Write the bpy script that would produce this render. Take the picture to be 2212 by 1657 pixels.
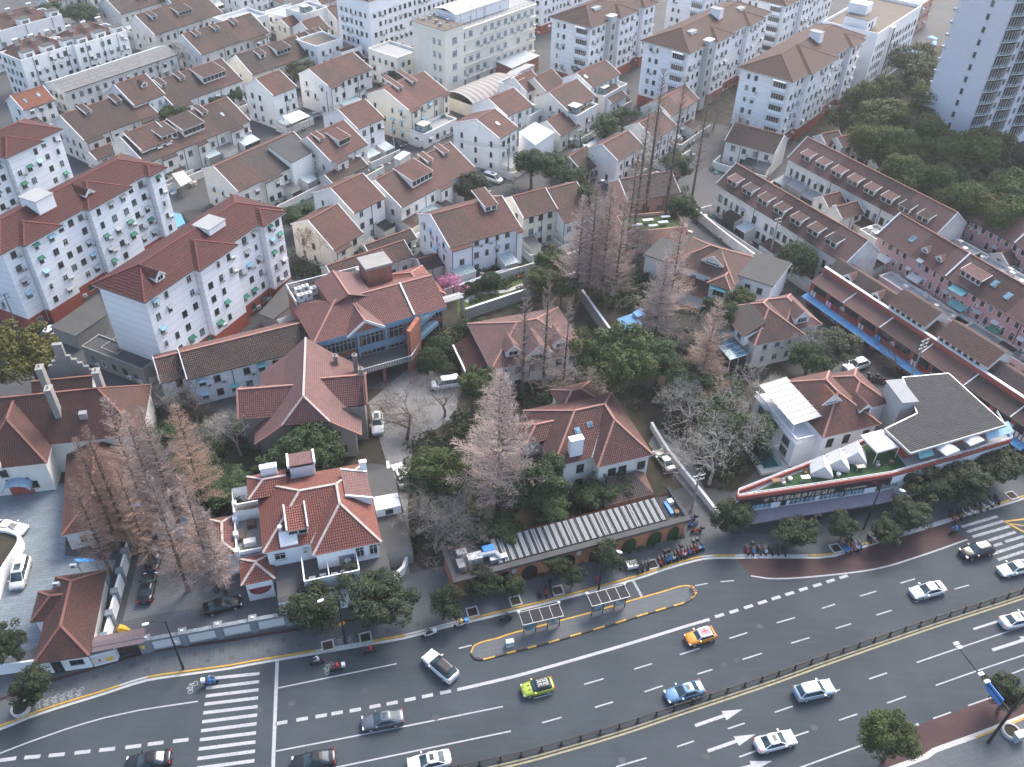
import bpy,math,random
from mathutils import Vector,Matrix,Euler
for o in list(bpy.data.objects):bpy.data.objects.remove(o)
SC=bpy.context.scene
COL=SC.collection
RAD=math.radians
PI=math.pi
CAM_H=98.0
FOC=1890.0;PW=2211.0;PH=1656.6
_n=Vector((1040-PW/2,3100-PH/2,FOC)).normalized()
_up=-_n
_f=Vector((0,0,1));_y=(_f-_f.dot(_up)*_up).normalized();_x=_y.cross(_up)
RM=Matrix((_x,_y,_up))
cd=bpy.data.cameras.new('camera');cam=bpy.data.objects.new('camera',cd);COL.objects.link(cam)
cd.sensor_fit='HORIZONTAL';cd.sensor_width=36;cd.lens=36*FOC/PW;cd.clip_start=1;cd.clip_end=3000
_m=Matrix((RM.col[0],-RM.col[1],-RM.col[2])).transposed().to_4x4();_m.translation=(0,0,CAM_H)
cam.matrix_world=_m
SC.camera=cam
SUN_AZ,SUN_EL=28.0,45.0
wd=bpy.data.worlds.new('World');SC.world=wd;wd.use_nodes=True
nt=wd.node_tree;bgn=nt.nodes['Background']
sky=nt.nodes.new('ShaderNodeTexSky');sky.sky_type='NISHITA';sky.sun_disc=False
sky.sun_elevation=RAD(SUN_EL);sky.sun_rotation=RAD(SUN_AZ)
sky.air_density=1.0;sky.dust_density=3.5;sky.ozone_density=1.0
nt.links.new(sky.outputs[0],bgn.inputs[0]);bgn.inputs[1].default_value=0.15
sd=bpy.data.lights.new('sun','SUN');sd.energy=1.3;sd.angle=RAD(22);sd.color=(1.0,0.95,0.89)
so=bpy.data.objects.new('sun',sd);COL.objects.link(so)
_d=Vector((math.sin(RAD(SUN_AZ))*math.cos(RAD(SUN_EL)),math.cos(RAD(SUN_AZ))*math.cos(RAD(SUN_EL)),math.sin(RAD(SUN_EL))))
so.rotation_euler=_d.to_track_quat('Z','Y').to_euler()
SC.view_settings.view_transform='Standard';SC.view_settings.look='None'
SC.view_settings.exposure=1.55;SC.view_settings.gamma=1.0;SC.view_settings.use_curve_mapping=False
TS=552.75/2209;TY=(0,414.6,829.2,1242)
def V2(p):return p if len(p)==2 else(p[2]*TS+552.75*p[0],p[3]*TS+TY[p[1]])
def ray(p):
 x,y=V2(p);return RM@Vector((x-PW/2,y-PH/2,FOC))
def at(p,z=0.0):
 """the place in the world at height z seen at a point of the photograph"""
 r=ray(p);t=(CAM_H-z)/-r.z
 return Vector((r.x*t,r.y*t,z))
class Frame:
 """local axes of a building: x along its front, y to the back, z up"""
 def __init__(s,p0,ang,h=0.0):
  w=at(p0,h)if not isinstance(p0,Vector)else p0
  s.o=Vector((w.x,w.y,0));s.a=RAD(ang)
  s.u=Vector((math.cos(s.a),math.sin(s.a),0));s.v=Vector((-s.u.y,s.u.x,0))
 def loc(s,w):
  d=w-s.o;return Vector((d.dot(s.u),d.dot(s.v),w.z))
 def h(s,p,z):return s.loc(at(p,z))
 def xpl(s,p,x=0.0):
  r=ray(p);t=(x+s.o.dot(s.u))/r.dot(s.u);q=r*t+Vector((0,0,CAM_H));return s.loc(q)
 def ypl(s,p,y=0.0):
  r=ray(p);t=(y+s.o.dot(s.v))/r.dot(s.v);q=r*t+Vector((0,0,CAM_H));return s.loc(q)
 def w(s,x,y,z=0.0):return s.o+s.u*x+s.v*y+Vector((0,0,z))
def seed(x):
 return random.Random(hash(x)&0xffffffff if not isinstance(x,str)else sum((i+1)*ord(c)for i,c in enumerate(x)))
class MB:
 def __init__(s):s.v=[];s.f=[];s.m=[];s.uv=None;s.mats=[]
 def mi(s,m):
  if m not in s.mats:s.mats.append(m)
  return s.mats.index(m)
 def poly(s,pts,m,uv=None):
  b=len(s.v);s.v.extend(tuple(p)for p in pts);s.f.append(tuple(range(b,b+len(pts))));s.m.append(s.mi(m))
  if uv is not None:
   if s.uv is None:s.uv={}
   s.uv[len(s.f)-1]=uv
 def box(s,x0,y0,z0,x1,y1,z1,m,bottom=False):
  b=len(s.v)
  s.v+=[(x0,y0,z0),(x1,y0,z0),(x1,y1,z0),(x0,y1,z0),(x0,y0,z1),(x1,y0,z1),(x1,y1,z1),(x0,y1,z1)]
  fs=[(4,5,6,7),(0,1,5,4),(1,2,6,5),(2,3,7,6),(3,0,4,7)]
  if bottom:fs.append((3,2,1,0))
  k=s.mi(m)
  for f in fs:s.f.append(tuple(b+i for i in f));s.m.append(k)
 def bar(s,p,q,w,h,m,up=None):
  """a beam of width w and depth h from p to q, its top edge on the line"""
  p=Vector(p);q=Vector(q);d=(q-p)
  if d.length<1e-6:return
  d.normalize();up=Vector(up or(0,0,1))
  if abs(d.dot(up))>.98:up=Vector((0,1,0))
  sd_=d.cross(up).normalized();n=sd_.cross(d)
  a=sd_*(w/2);c=n*h
  b=len(s.v)
  for e in(p,q):
   for g in(-a,a):s.v.append(tuple(e+g))
   for g in(a,-a):s.v.append(tuple(e+g-c))
  k=s.mi(m)
  for f in((0,1,5,4),(1,2,6,5),(2,3,7,6),(3,0,4,7),(3,2,1,0),(4,5,6,7)):
   s.f.append(tuple(b+i for i in f));s.m.append(k)
 def tube(s,pts,rs,m,n=6,cap=True):
  k=s.mi(m);prev=None
  pts=[Vector(p)for p in pts]
  if not hasattr(rs,'__len__'):rs=[rs]*len(pts)
  b0=len(s.v)
  for i,p in enumerate(pts):
   d=(pts[min(i+1,len(pts)-1)]-pts[max(i-1,0)])
   if d.length<1e-9:d=Vector((0,0,1))
   d.normalize()
   a=d.cross(Vector((0,0,1))if abs(d.z)<.9 else Vector((1,0,0))).normalized();c=d.cross(a)
   for j in range(n):
    t=2*PI*j/n;s.v.append(tuple(p+(a*math.cos(t)+c*math.sin(t))*rs[i]))
  for i in range(len(pts)-1):
   for j in range(n):
    j2=(j+1)%n
    s.f.append((b0+i*n+j,b0+i*n+j2,b0+(i+1)*n+j2,b0+(i+1)*n+j));s.m.append(k)
  if cap and n>2:
   s.f.append(tuple(b0+j for j in range(n))[::-1]);s.m.append(k)
   e=b0+(len(pts)-1)*n;s.f.append(tuple(e+j for j in range(n)));s.m.append(k)
 def cyl(s,x,y,z0,z1,r,m,n=12,r1=None):s.tube([(x,y,z0),(x,y,z1)],[r,r if r1 is None else r1],m,n)
 def prism(s,pts,z0,z1,m,mtop=None,bottom=False):
  """pts counter-clockwise in plan"""
  n=len(pts)
  for i in range(n):
   a=pts[i];b=pts[(i+1)%n]
   s.poly([(a[0],a[1],z0),(b[0],b[1],z0),(b[0],b[1],z1),(a[0],a[1],z1)],m)
  s.poly([(p[0],p[1],z1)for p in pts],mtop or m)
  if bottom:s.poly([(p[0],p[1],z0)for p in reversed(pts)],m)
 def tiles(s,pts,m,course=0.38,lift=0.055):
  """a convex roof plane laid with overlapping courses"""
  P=[Vector(p)for p in pts]
  n=(P[1]-P[0]).cross(P[2]-P[0])
  if n.length<1e-6:return
  n.normalize()
  if n.z<0:n=-n
  t=(Vector((0,0,1))-n*n.z)
  if t.length<1e-4:t=Vector((0,1,0))
  t.normalize();sx=t.cross(n)
  o=P[0]
  Q=[((p-o).dot(sx),(p-o).dot(t))for p in P]
  lo=min(q[1]for q in Q);hi=max(q[1]for q in Q)
  nb=max(1,round((hi-lo)/course));c=(hi-lo)/nb
  for i in range(nb):
   t0=lo+i*c;t1=t0+c
   R_=clip(clip(Q,t0,1),t1,-1)
   if len(R_)<3:continue
   pts3=[]
   for(a,b)in R_:
    l=lift*(1-(b-t0)/c)
    pts3.append(o+sx*a+t*b+n*l)
   s.poly(pts3,m,[(a,b)for a,b in R_])
   low=sorted([a for a,b in R_ if b-t0<1e-5])
   if len(low)>=2:
    a0,a1=low[0],low[-1]
    q0=o+sx*a0+t*t0;q1=o+sx*a1+t*t0
    s.poly([q0,q1,q1+n*lift,q0+n*lift],m,[(a0,t0),(a1,t0),(a1,t0+.02),(a0,t0+.02)])
 def mesh(s,name,smooth=False):
  me=bpy.data.meshes.new(name);me.from_pydata(s.v,[],s.f)
  for m in s.mats:me.materials.append(MAT(m))
  if s.mats:me.polygons.foreach_set('material_index',s.m)
  if s.uv:
   ul=me.uv_layers.new(name='UVMap');dat=[0.0]*(2*len(me.loops));k=0
   for i,f in enumerate(s.f):
    u=s.uv.get(i)
    if u:
     for j,(a,b)in enumerate(u):dat[2*(k+j)]=a;dat[2*(k+j)+1]=b
    k+=len(f)
   ul.data.foreach_set('uv',dat)
  if smooth:me.polygons.foreach_set('use_smooth',[True]*len(me.polygons))
  me.update();return me
 def build(s,name,parent=None,smooth=False):
  return link(name,s.mesh(name,smooth),parent)
def clip(Q,t,sgn):
 out=[]
 for i in range(len(Q)):
  a=Q[i];b=Q[(i+1)%len(Q)]
  da=(a[1]-t)*sgn;db=(b[1]-t)*sgn
  if da>=-1e-7:out.append(a if abs(da)>1e-7 else(a[0],t))
  if(da>1e-7 and db<-1e-7)or(da<-1e-7 and db>1e-7):
   k=da/(da-db);out.append((a[0]+(b[0]-a[0])*k,t))
 return out
def link(name,data,parent=None):
 o=bpy.data.objects.new(name,data);COL.objects.link(o)
 if parent is not None:o.parent=parent
 return o
LABELS={}
def tag(o,label=None,cat=None,group=None,kind=None):
 if label:
  o['label']=label
  if label in LABELS and LABELS[label]!=group:print('LABEL TWICE',label)
  LABELS[label]=group
 if cat:o['category']=cat
 if group:o['group']=group
 if kind:o['kind']=kind
 return o
def thing(name,label,cat,loc=(0,0,0),rz=0.0,group=None):
 o=link(name,None);o.empty_display_size=.5;o.location=loc;o.rotation_euler=(0,0,rz)
 return tag(o,label,cat,group)
def place(name,me,parent,loc=(0,0,0),rz=0.0,sc=None):
 o=link(name,me,parent);o.location=loc
 if rz:o.rotation_euler=(0,0,rz)
 if sc:o.scale=sc
 return o
_MATS={};_MK={}
def MAT(n):
 if n not in _MATS:_MATS[n]=_MK[n](n)
 return _MATS[n]
def base(n,rough=.8,spec=.3,metal=0.0):
 m=bpy.data.materials.new(n);m.use_nodes=True;t=m.node_tree;b=t.nodes['Principled BSDF']
 b.inputs['Roughness'].default_value=rough;b.inputs['Specular IOR Level'].default_value=spec;b.inputs['Metallic'].default_value=metal
 return m,t,b
def nd(t,k,**kw):
 n=t.nodes.new(k)
 for a,v in kw.items():
  if a in n.inputs:n.inputs[a].default_value=v
  else:setattr(n,a,v)
 return n
def c4(c):return(c[0],c[1],c[2],1)
def mixc(t,fac,a,b,mode='MIX'):
 n=t.nodes.new('ShaderNodeMix');n.data_type='RGBA';n.blend_type=mode
 for k,v in((0,fac),(6,a),(7,b)):
  if hasattr(v,'node'):t.links.new(v,n.inputs[k])
  else:n.inputs[k].default_value=v if k==0 else c4(v)
 return n.outputs[2]
def noise(t,scale,detail=3,rough=.55,vec=None,st=None):
 if vec is None:vec=t.nodes.new('ShaderNodeNewGeometry').outputs['Position']
 if st:
  mp=t.nodes.new('ShaderNodeMapping');mp.inputs['Scale'].default_value=st;t.links.new(vec,mp.inputs[0]);vec=mp.outputs[0]
 n=nd(t,'ShaderNodeTexNoise',Scale=scale,Detail=detail,Roughness=rough);t.links.new(vec,n.inputs['Vector']);return n.outputs['Fac']
def ramp(t,fac,a,b,lo=0.0,hi=1.0):
 n=t.nodes.new('ShaderNodeMapRange');n.inputs[1].default_value=a;n.inputs[2].default_value=b;n.inputs[3].default_value=lo;n.inputs[4].default_value=hi
 t.links.new(fac,n.inputs[0]);return n.outputs[0]
def bump(t,b,h,st=.3,dist=.03):
 n=nd(t,'ShaderNodeBump',Strength=st,Distance=dist);t.links.new(h,n.inputs['Height']);t.links.new(n.outputs[0],b.inputs['Normal'])
def plain(name,col,rough=.7,spec=.3,metal=0.0,var=.12,sc=3.0):
 def mk(n):
  m,t,b=base(n,rough,spec,metal)
  f=ramp(t,noise(t,sc),.3,.7,1-var,1+var)
  o=mixc(t,1.0,col,(1,1,1),'MULTIPLY');t.links.new(f,o.node.inputs[7]);t.links.new(o,b.inputs['Base Color'])
  return m
 _MK[name]=mk
def plaster(name,col,dirt=(.25,.24,.22),amt=.35,fine=.12):
 def mk(n):
  m,t,b=base(n,.9,.15)
  streak=ramp(t,noise(t,1.0,5,.6,st=(.9,.9,.3)),.5,.85,0,amt*.8)
  blot=ramp(t,noise(t,.35,4,.6),.5,.8,0,amt*.7)
  mx=nd(t,'ShaderNodeMath',operation='MAXIMUM');t.links.new(streak,mx.inputs[0]);t.links.new(blot,mx.inputs[1])
  c=mixc(t,mx.outputs[0],col,dirt)
  f=ramp(t,noise(t,9,2),.3,.7,1-fine,1+fine*.5)
  o=mixc(t,1.0,c,(1,1,1),'MULTIPLY');t.links.new(f,o.node.inputs[7]);t.links.new(o,b.inputs['Base Color'])
  bump(t,b,noise(t,25,2),.15,.02)
  return m
 _MK[name]=mk
def tilemat(name,a,bcol,dark,moss=.4,w=.30,row=.38,off=0.0,mort=.03,msc=.3):
 def sft(c,k=.14 if name in('tile_new','tile_orange','tile_dark')or 'maroon' in name else.2):
  l=.35*c[0]+.5*c[1]+.15*c[2];return[(x*(1-k)+l*k)*.52 for x in c]
 a,bcol,dark=sft(a),sft(bcol),sft(dark)
 def mk(n):
  m,t,b=base(n,.75,.25)
  uv=t.nodes.new('ShaderNodeUVMap').outputs[0]
  br=t.nodes.new('ShaderNodeTexBrick');br.offset=off;br.squash=1
  for k,v in(('Color1',c4(a)),('Color2',c4(bcol)),('Mortar',c4([x*.35 for x in dark])),('Scale',1.0),('Mortar Size',mort),('Mortar Smooth',.4),('Bias',0.0),('Brick Width',w),('Row Height',row)):  # tile joints, darkened to strengthen the shade line between courses
   br.inputs[k].default_value=v
  t.links.new(uv,br.inputs[0])
  st=ramp(t,noise(t,msc,6,.65),.42,.66,0,min(.85,moss*1.5))
  st2=ramp(t,noise(t,1.6,4,.7),.5,.7,0,moss*1.1)
  mx=nd(t,'ShaderNodeMath',operation='MAXIMUM');t.links.new(st,mx.inputs[0]);t.links.new(st2,mx.inputs[1])
  c=mixc(t,mx.outputs[0],br.outputs['Color'],dark)
  f=ramp(t,noise(t,5,3),.25,.75,.8,1.2)
  o=mixc(t,1.0,c,(1,1,1),'MULTIPLY');t.links.new(f,o.node.inputs[7]);t.links.new(o,b.inputs['Base Color'])
  sp=t.nodes.new('ShaderNodeSeparateXYZ');t.links.new(uv,sp.inputs[0])
  mu=nd(t,'ShaderNodeMath',operation='MULTIPLY');t.links.new(sp.outputs[0],mu.inputs[0]);mu.inputs[1].default_value=2*PI/w
  sn=nd(t,'ShaderNodeMath',operation='SINE');t.links.new(mu.outputs[0],sn.inputs[0])
  bump(t,b,sn.outputs[0],.6,.03)
  return m
 _MK[name]=mk
def corr(name,col,dirt,amt,period=.25,rough=.5,metal=.0,axis=0):
 """corrugated sheet, ridges by UV"""
 def mk(n):
  m,t,b=base(n,rough,.3,metal)
  c=mixc(t,ramp(t,noise(t,.8,5,.6),.42,.75,0,amt),col,dirt)
  t.links.new(c,b.inputs['Base Color'])
  uv=t.nodes.new('ShaderNodeUVMap').outputs[0];sp=t.nodes.new('ShaderNodeSeparateXYZ');t.links.new(uv,sp.inputs[0])
  mu=nd(t,'ShaderNodeMath',operation='MULTIPLY');t.links.new(sp.outputs[axis],mu.inputs[0]);mu.inputs[1].default_value=2*PI/period
  sn=nd(t,'ShaderNodeMath',operation='SINE');t.links.new(mu.outputs[0],sn.inputs[0]);bump(t,b,sn.outputs[0],1.0,.05)
  return m
 _MK[name]=mk
def paving(name,a,bcol,joint,w,row,rot=0.0,off=.5,dirt=(.08,.08,.08),amt=.3,mort=.02,rough=.8):
 def mk(n):
  m,t,b=base(n,rough,.3)
  pos=t.nodes.new('ShaderNodeNewGeometry').outputs['Position']
  mp=t.nodes.new('ShaderNodeMapping');mp.inputs['Rotation'].default_value=(0,0,-RAD(rot));t.links.new(pos,mp.inputs[0])
  br=t.nodes.new('ShaderNodeTexBrick');br.offset=off
  for k,v in(('Color1',c4(a)),('Color2',c4(bcol)),('Mortar',c4(joint)),('Scale',1.0),('Mortar Size',mort),('Mortar Smooth',.2),('Bias',-.2),('Brick Width',w),('Row Height',row)):
   br.inputs[k].default_value=v
  t.links.new(mp.outputs[0],br.inputs[0])
  c=mixc(t,ramp(t,noise(t,.3,6,.65),.42,.75,0,amt),br.outputs['Color'],dirt)
  t.links.new(c,b.inputs['Base Color']);bump(t,b,br.outputs['Fac'],-.3,.02)
  return m
 _MK[name]=mk
def leafmat(name,a,bcol,rough=.6,tr=.25):
 def mk(n):
  m,t,b=base(n,rough,.25)
  g=t.nodes.new('ShaderNodeNewGeometry')
  c=mixc(t,g.outputs['Random Per Island'],a,bcol)
  f=ramp(t,noise(t,.5,2),.3,.7,.75,1.25)
  o=mixc(t,1.0,c,(1,1,1),'MULTIPLY');t.links.new(f,o.node.inputs[7]);t.links.new(o,b.inputs['Base Color'])
  td=t.nodes.new('ShaderNodeBsdfTranslucent');t.links.new(o,td.inputs[0])
  mx=t.nodes.new('ShaderNodeMixShader');mx.inputs[0].default_value=tr
  t.links.new(b.outputs[0],mx.inputs[1]);t.links.new(td.outputs[0],mx.inputs[2]);t.links.new(mx.outputs[0],t.nodes['Material Output'].inputs[0])
  return m
 _MK[name]=mk
tilemat('tile_red',(.34,.13,.10),(.25,.095,.075),(.11,.07,.06),.45)
tilemat('tile_bright',(.41,.155,.135),(.33,.12,.105),(.16,.085,.075),.30)
tilemat('tile_new',(.44,.14,.10),(.38,.12,.085),(.22,.09,.07),.18)
tilemat('tile_brown',(.19,.105,.085),(.135,.08,.068),(.075,.062,.055),.55)
tilemat('tile_mixed',(.30,.125,.095),(.18,.09,.075),(.09,.075,.065),.55)
tilemat('tile_orange',(.50,.17,.08),(.42,.13,.06),(.25,.10,.06),.25)
tilemat('tile_grey',(.15,.135,.125),(.11,.10,.095),(.17,.09,.07),.45)
tilemat('tile_dark',(.045,.043,.042),(.035,.034,.033),(.06,.05,.045),.3)
tilemat('tile_pink',(.43,.205,.19),(.36,.165,.155),(.20,.11,.10),.35)
tilemat('tile_salmon',(.44,.215,.18),(.35,.165,.14),(.17,.105,.09),.35)
tilemat('tile_plain',(.30,.10,.075),(.20,.08,.06),(.08,.055,.045),.45,w=.24,row=.24,off=.5)
tilemat('shingle_maroon',(.165,.038,.034),(.13,.032,.03),(.085,.03,.03),.35,w=.35,row=.22,off=.5,mort=.012)
tilemat('shingle_rust',(.15,.062,.046),(.125,.052,.04),(.085,.045,.038),.35,w=.35,row=.22,off=.5,mort=.012)
plain('ridge_pink',(.315,.165,.135),.8,var=.2);plain('ridge_red',(.188,.086,.068),.8,var=.2);plain('ridge_pale',(.413,.338,.307),.8,var=.2);plain('ridge_rust',(.11,.05,.04),.8);plain('ridge_maroon',(.13,.04,.036),.8)
corr('sheet_grey',(.180,.180,.180),(.082,.082,.082),.6,.28);corr('sheet_dark',(.045,.046,.048),(.025,.025,.025),.6,.30,.8);corr('sheet_white',(.426,.426,.410),(.328,.328,.312),.5,.5)
corr('sheet_blue',(.10,.30,.55),(.2,.3,.4),.4,.35);corr('sheet_teal',(.344,.451,.459),(.369,.369,.344),.5,.5);corr('sheet_pale',(.451,.508,.533),(.328,.344,.344),.5,.6);corr('sheet_brown',(.20,.15,.125),(.42,.38,.33),.35,.4)
plaster('white',(.78,.77,.74));plaster('white_old',(.68,.665,.62),(.22,.2,.18),.55);plaster('white_clean',(.80,.81,.82),(.45,.45,.44),.18)
plaster('cream',(.74,.69,.57),(.35,.3,.24),.4);plaster('cream_pale',(.74,.71,.63),(.36,.33,.28),.3);plaster('lilac',(.66,.65,.70),(.4,.4,.44),.18)
plaster('pink',(.496,.320,.304),(.280,.200,.192),.3);plaster('redwall',(.320,.088,.072),(.160,.064,.056),.4);plaster('plinth',(.304,.080,.056),(.160,.064,.048),.35)
plaster('concrete',(.279,.271,.254),(.115,.111,.107),.6);plaster('grey_wall',(.42,.43,.43),(.25,.25,.25),.3);plaster('pebble',(.246,.226,.205),(.148,.139,.127),.4,.35)
plaster('flat_grey',(.295,.303,.303),(.164,.164,.164),.5);plaster('flat_dark',(.082,.082,.082),(.045,.045,.045),.6);plaster('flat_pale',(.328,.340,.344),(.279,.287,.287),.4);plaster('flat_brown',(.164,.139,.115),(.082,.074,.061),.6)
def brickmat(name,a,bcol,mort):
 def mk(n):
  m,t,b=base(n,.85,.2)
  tc=t.nodes.new('ShaderNodeTexCoord');sp=t.nodes.new('ShaderNodeSeparateXYZ');t.links.new(tc.outputs['Object'],sp.inputs[0])
  ad=nd(t,'ShaderNodeMath',operation='ADD');t.links.new(sp.outputs[0],ad.inputs[0]);t.links.new(sp.outputs[1],ad.inputs[1])
  cb=t.nodes.new('ShaderNodeCombineXYZ');t.links.new(ad.outputs[0],cb.inputs[0]);t.links.new(sp.outputs[2],cb.inputs[1])
  br=t.nodes.new('ShaderNodeTexBrick')
  for k,v in(('Color1',c4(a)),('Color2',c4(bcol)),('Mortar',c4(mort)),('Scale',1.0),('Mortar Size',.012),('Brick Width',.48),('Row Height',.16)):br.inputs[k].default_value=v
  t.links.new(cb.outputs[0],br.inputs[0])
  c=mixc(t,ramp(t,noise(t,1.2,4),.45,.8,0,.4),br.outputs['Color'],[x*.5 for x in bcol]);t.links.new(c,b.inputs['Base Color']);bump(t,b,br.outputs['Fac'],-.4,.02)
  return m
 _MK[name]=mk
brickmat('brick_red',(.36,.13,.08),(.24,.085,.06),(.25,.2,.17));brickmat('brick_orange',(.48,.19,.10),(.38,.14,.075),(.33,.22,.16));brickmat('brick_pale',(.52,.30,.23),(.44,.24,.18),(.4,.33,.28))
plain('frame_white',(.615,.623,.623),.5);plain('frame_dark',(.035,.045,.04),.5);plain('frame_grey',(.32,.34,.35),.5);plain('frame_brown',(.10,.06,.045),.6)
def glass(name,col,rough=.08):
 def mk(n):
  m,t,b=base(n,rough,.5);b.inputs['IOR'].default_value=1.5
  f=ramp(t,noise(t,.9,2),.35,.65,.5,1.6);o=mixc(t,1.0,col,(1,1,1),'MULTIPLY');t.links.new(f,o.node.inputs[7]);t.links.new(o,b.inputs['Base Color']);return m
 _MK[name]=mk
glass('glass',(.028,.034,.036));glass('glass_pale',(.176,.216,.232));glass('glass_blue',(.128,.224,.272));glass('glass_car',(.03,.05,.06),.05)
plain('black',(.018,.018,.02),.5);plain('dark_metal',(.035,.037,.04),.4,.5);plain('grey_metal',(.30,.31,.32),.45,.5,.3);plain('steel',(.55,.56,.57),.35,.5,.6);plain('chrome',(.7,.7,.7),.15,.5,1.0,0)
plain('ac_white',(.574,.582,.574),.5,var=.15);plain('ac_fan',(.16,.16,.16),.6)
plain('canvas_white',(.541,.541,.533),.9,var=.06);plain('canvas_green',(.05,.19,.13),.8);plain('canvas_blue',(.30,.48,.58),.8);plain('canvas_grey',(.36,.37,.37),.8);plain('canvas_teal',(.16,.38,.38),.8);plain('canvas_maroon',(.16,.03,.035),.7);plain('canvas_purple',(.17,.16,.20),.7)
plain('tarp_blue',(.06,.25,.55),.6,var=.3);plain('blue_paint',(.20,.32,.42),.6,var=.15);plain('bright_blue',(.05,.22,.55),.5);plain('wood',(.20,.12,.07),.8);plain('plank',(.62,.50,.42),.8,var=.25);plain('stone_grey',(.180,.205,.221),.8,var=.2);plain('stone_pale',(.394,.394,.377),.85,var=.15);plain('gate_brown',(.05,.035,.03),.6);plain('roof_bronze',(.16,.12,.12),.6)
plain('yellow',(.75,.42,.05),.7,var=.2);plain('yellow_dull',(.312,.271,.164),.8,var=.25);plain('red',(.55,.04,.04),.5);plain('orange',(.75,.22,.04),.5);plain('skin',(.55,.36,.27),.6);plain('pink_cloth',(.65,.35,.5),.8);plain('jacket_red',(.5,.03,.04),.8);plain('jacket_blue',(.04,.25,.55),.8);plain('jacket_yellow',(.75,.42,.06),.8);plain('jacket_black',(.02,.02,.025),.8);plain('cloth_grey',(.45,.45,.47),.8);plain('cloth_beige',(.55,.48,.4),.8);plain('trouser',(.03,.035,.06),.8);plain('helmet_white',(.7,.7,.7),.3)
def carpaint(name,col,metal=.2):
 def mk(n):
  m,t,b=base(n,.3,.35,metal);b.inputs['Base Color'].default_value=c4(col);b.inputs['Coat Weight'].default_value=.35;b.inputs['Coat Roughness'].default_value=.06;return m
 _MK[name]=mk
carpaint('car_white',(.623,.631,.640),0);carpaint('car_black',(.010,.011,.013),.1);carpaint('car_grey',(.10,.115,.135),.5);carpaint('car_blue',(.12,.22,.34),.5);carpaint('car_paleblue',(.369,.459,.525),.3);carpaint('car_lime',(.328,.394,.049),.2);carpaint('car_orange',(.590,.221,.021),.1);carpaint('car_silver',(.344,.336,.320),.5);carpaint('car_cream',(.541,.525,.492),.1)
carpaint('scooter_white',(.6,.6,.6),0);carpaint('scooter_black',(.02,.02,.022),0);carpaint('scooter_red',(.4,.03,.03),0);carpaint('scooter_blue',(.05,.2,.5),0)
plain('tyre',(.015,.015,.016),.9);plain('tail_red',(.45,.01,.015),.3);plain('lamp_glass',(.75,.77,.78),.2)
plain('bark',(.10,.075,.06),.95,var=.3);plain('bark_pale',(.288,.264,.232),.95,var=.3);plain('bark_grey',(.17,.155,.135),.95,var=.3);plain('twig_rust',(.320,.212,.160),.95,var=.35,sc=.6);plain('twig_pink',(.376,.296,.264),.95,var=.3,sc=.6);plain('twig_pale',(.288,.268,.240),.95,var=.3,sc=.6);plain('twig_grey',(.200,.184,.160),.95,var=.3,sc=.6)
leafmat('leaf_camphor',(.040,.064,.018),(.076,.094,.028));leafmat('leaf_yellow',(.076,.080,.014),(.120,.108,.022));leafmat('leaf_dark',(.022,.049,.019),(.049,.081,.027));leafmat('leaf_street',(.021,.035,.016),(.046,.061,.027));leafmat('leaf_grey',(.054,.065,.038),(.086,.092,.049));leafmat('leaf_blossom',(.496,.160,.304),(.560,.256,.384));leafmat('leaf_rust',(.224,.104,.040),(.272,.152,.072));leafmat('leaf_wood',(.040,.068,.014),(.092,.112,.024));leafmat('leaf_maroon',(.096,.016,.028),(.160,.032,.040))
plain('lawn',(.048,.076,.024),.95,var=.35,sc=.8);plain('turf',(.024,.060,.022),.95,var=.2,sc=2);plain('earth',(.036,.032,.022),.95,var=.35,sc=.5);plain('water_pool',(.02,.09,.095),.08,.5)
def asphalt(name,a,patch):
 def mk(n):
  m,t,b=base(n,.82,.25)
  f=noise(t,.12,5,.6);g=noise(t,18,2);st=noise(t,.5,4,.6,st=(.25,2.5,1))
  c=mixc(t,ramp(t,f,.35,.7),a,patch)
  c=mixc(t,ramp(t,noise(t,.035,3,.5),.52,.56,0,.5),c,[x*.8 for x in a])
  c=mixc(t,ramp(t,st,.5,.75,0,.4),c,[x*1.6 for x in a])
  k=ramp(t,g,.25,.75,.72,1.28);o=mixc(t,1.0,c,(1,1,1),'MULTIPLY');t.links.new(k,o.node.inputs[7]);t.links.new(o,b.inputs['Base Color']);bump(t,b,g,.3,.02)
  return m
 _MK[name]=mk
def wornpaint(name,col):
 def mk(n):
  m,t,b=base(n,.7,.3);w=ramp(t,noise(t,3.5,5,.75),.52,.66,0,.55);c=mixc(t,w,col,(.06,.07,.078));c=mixc(t,ramp(t,noise(t,.4,3),.4,.7,0,.35),c,[x*.6 for x in col]);t.links.new(c,b.inputs['Base Color']);return m
 _MK[name]=mk
asphalt('asphalt',(.034,.044,.051),(.048,.058,.066));asphalt('asphalt_red',(.060,.032,.032),(.050,.032,.033));asphalt('lane',(.068,.071,.074),(.050,.052,.054));asphalt('yard',(.160,.168,.172),(.120,.128,.132));asphalt('tar',(.06,.062,.065),(.045,.046,.048))
wornpaint('paint_white',(.353,.361,.369));plain('paint_old',(.26,.27,.28),.8,var=.3,sc=2);plain('paint_yellow',(.410,.246,.049),.7,var=.2,sc=2)
paving('sidewalk',(.092,.102,.110),(.080,.090,.098),(.060,.066,.070),.6,.6,15,0,amt=.3);paving('cobble',(.128,.136,.144),(.160,.168,.172),(.072,.072,.072),.5,.25,15,.5,amt=.2,mort=.03);paving('court',(.168,.204,.228),(.128,.160,.184),(.088,.096,.104),1.1,.5,12,.5,amt=.3);paving('flags',(.176,.176,.176),(.144,.144,.144),(.096,.096,.096),.8,.8,18,0,amt=.3);paving('terrace',(.128,.120,.112),(.080,.076,.072),(.400,.400,.384),.5,.25,20,.5,mort=.03,amt=.3)
def gp(pts,z=0.0):return[at(p,z)for p in pts]
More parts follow.
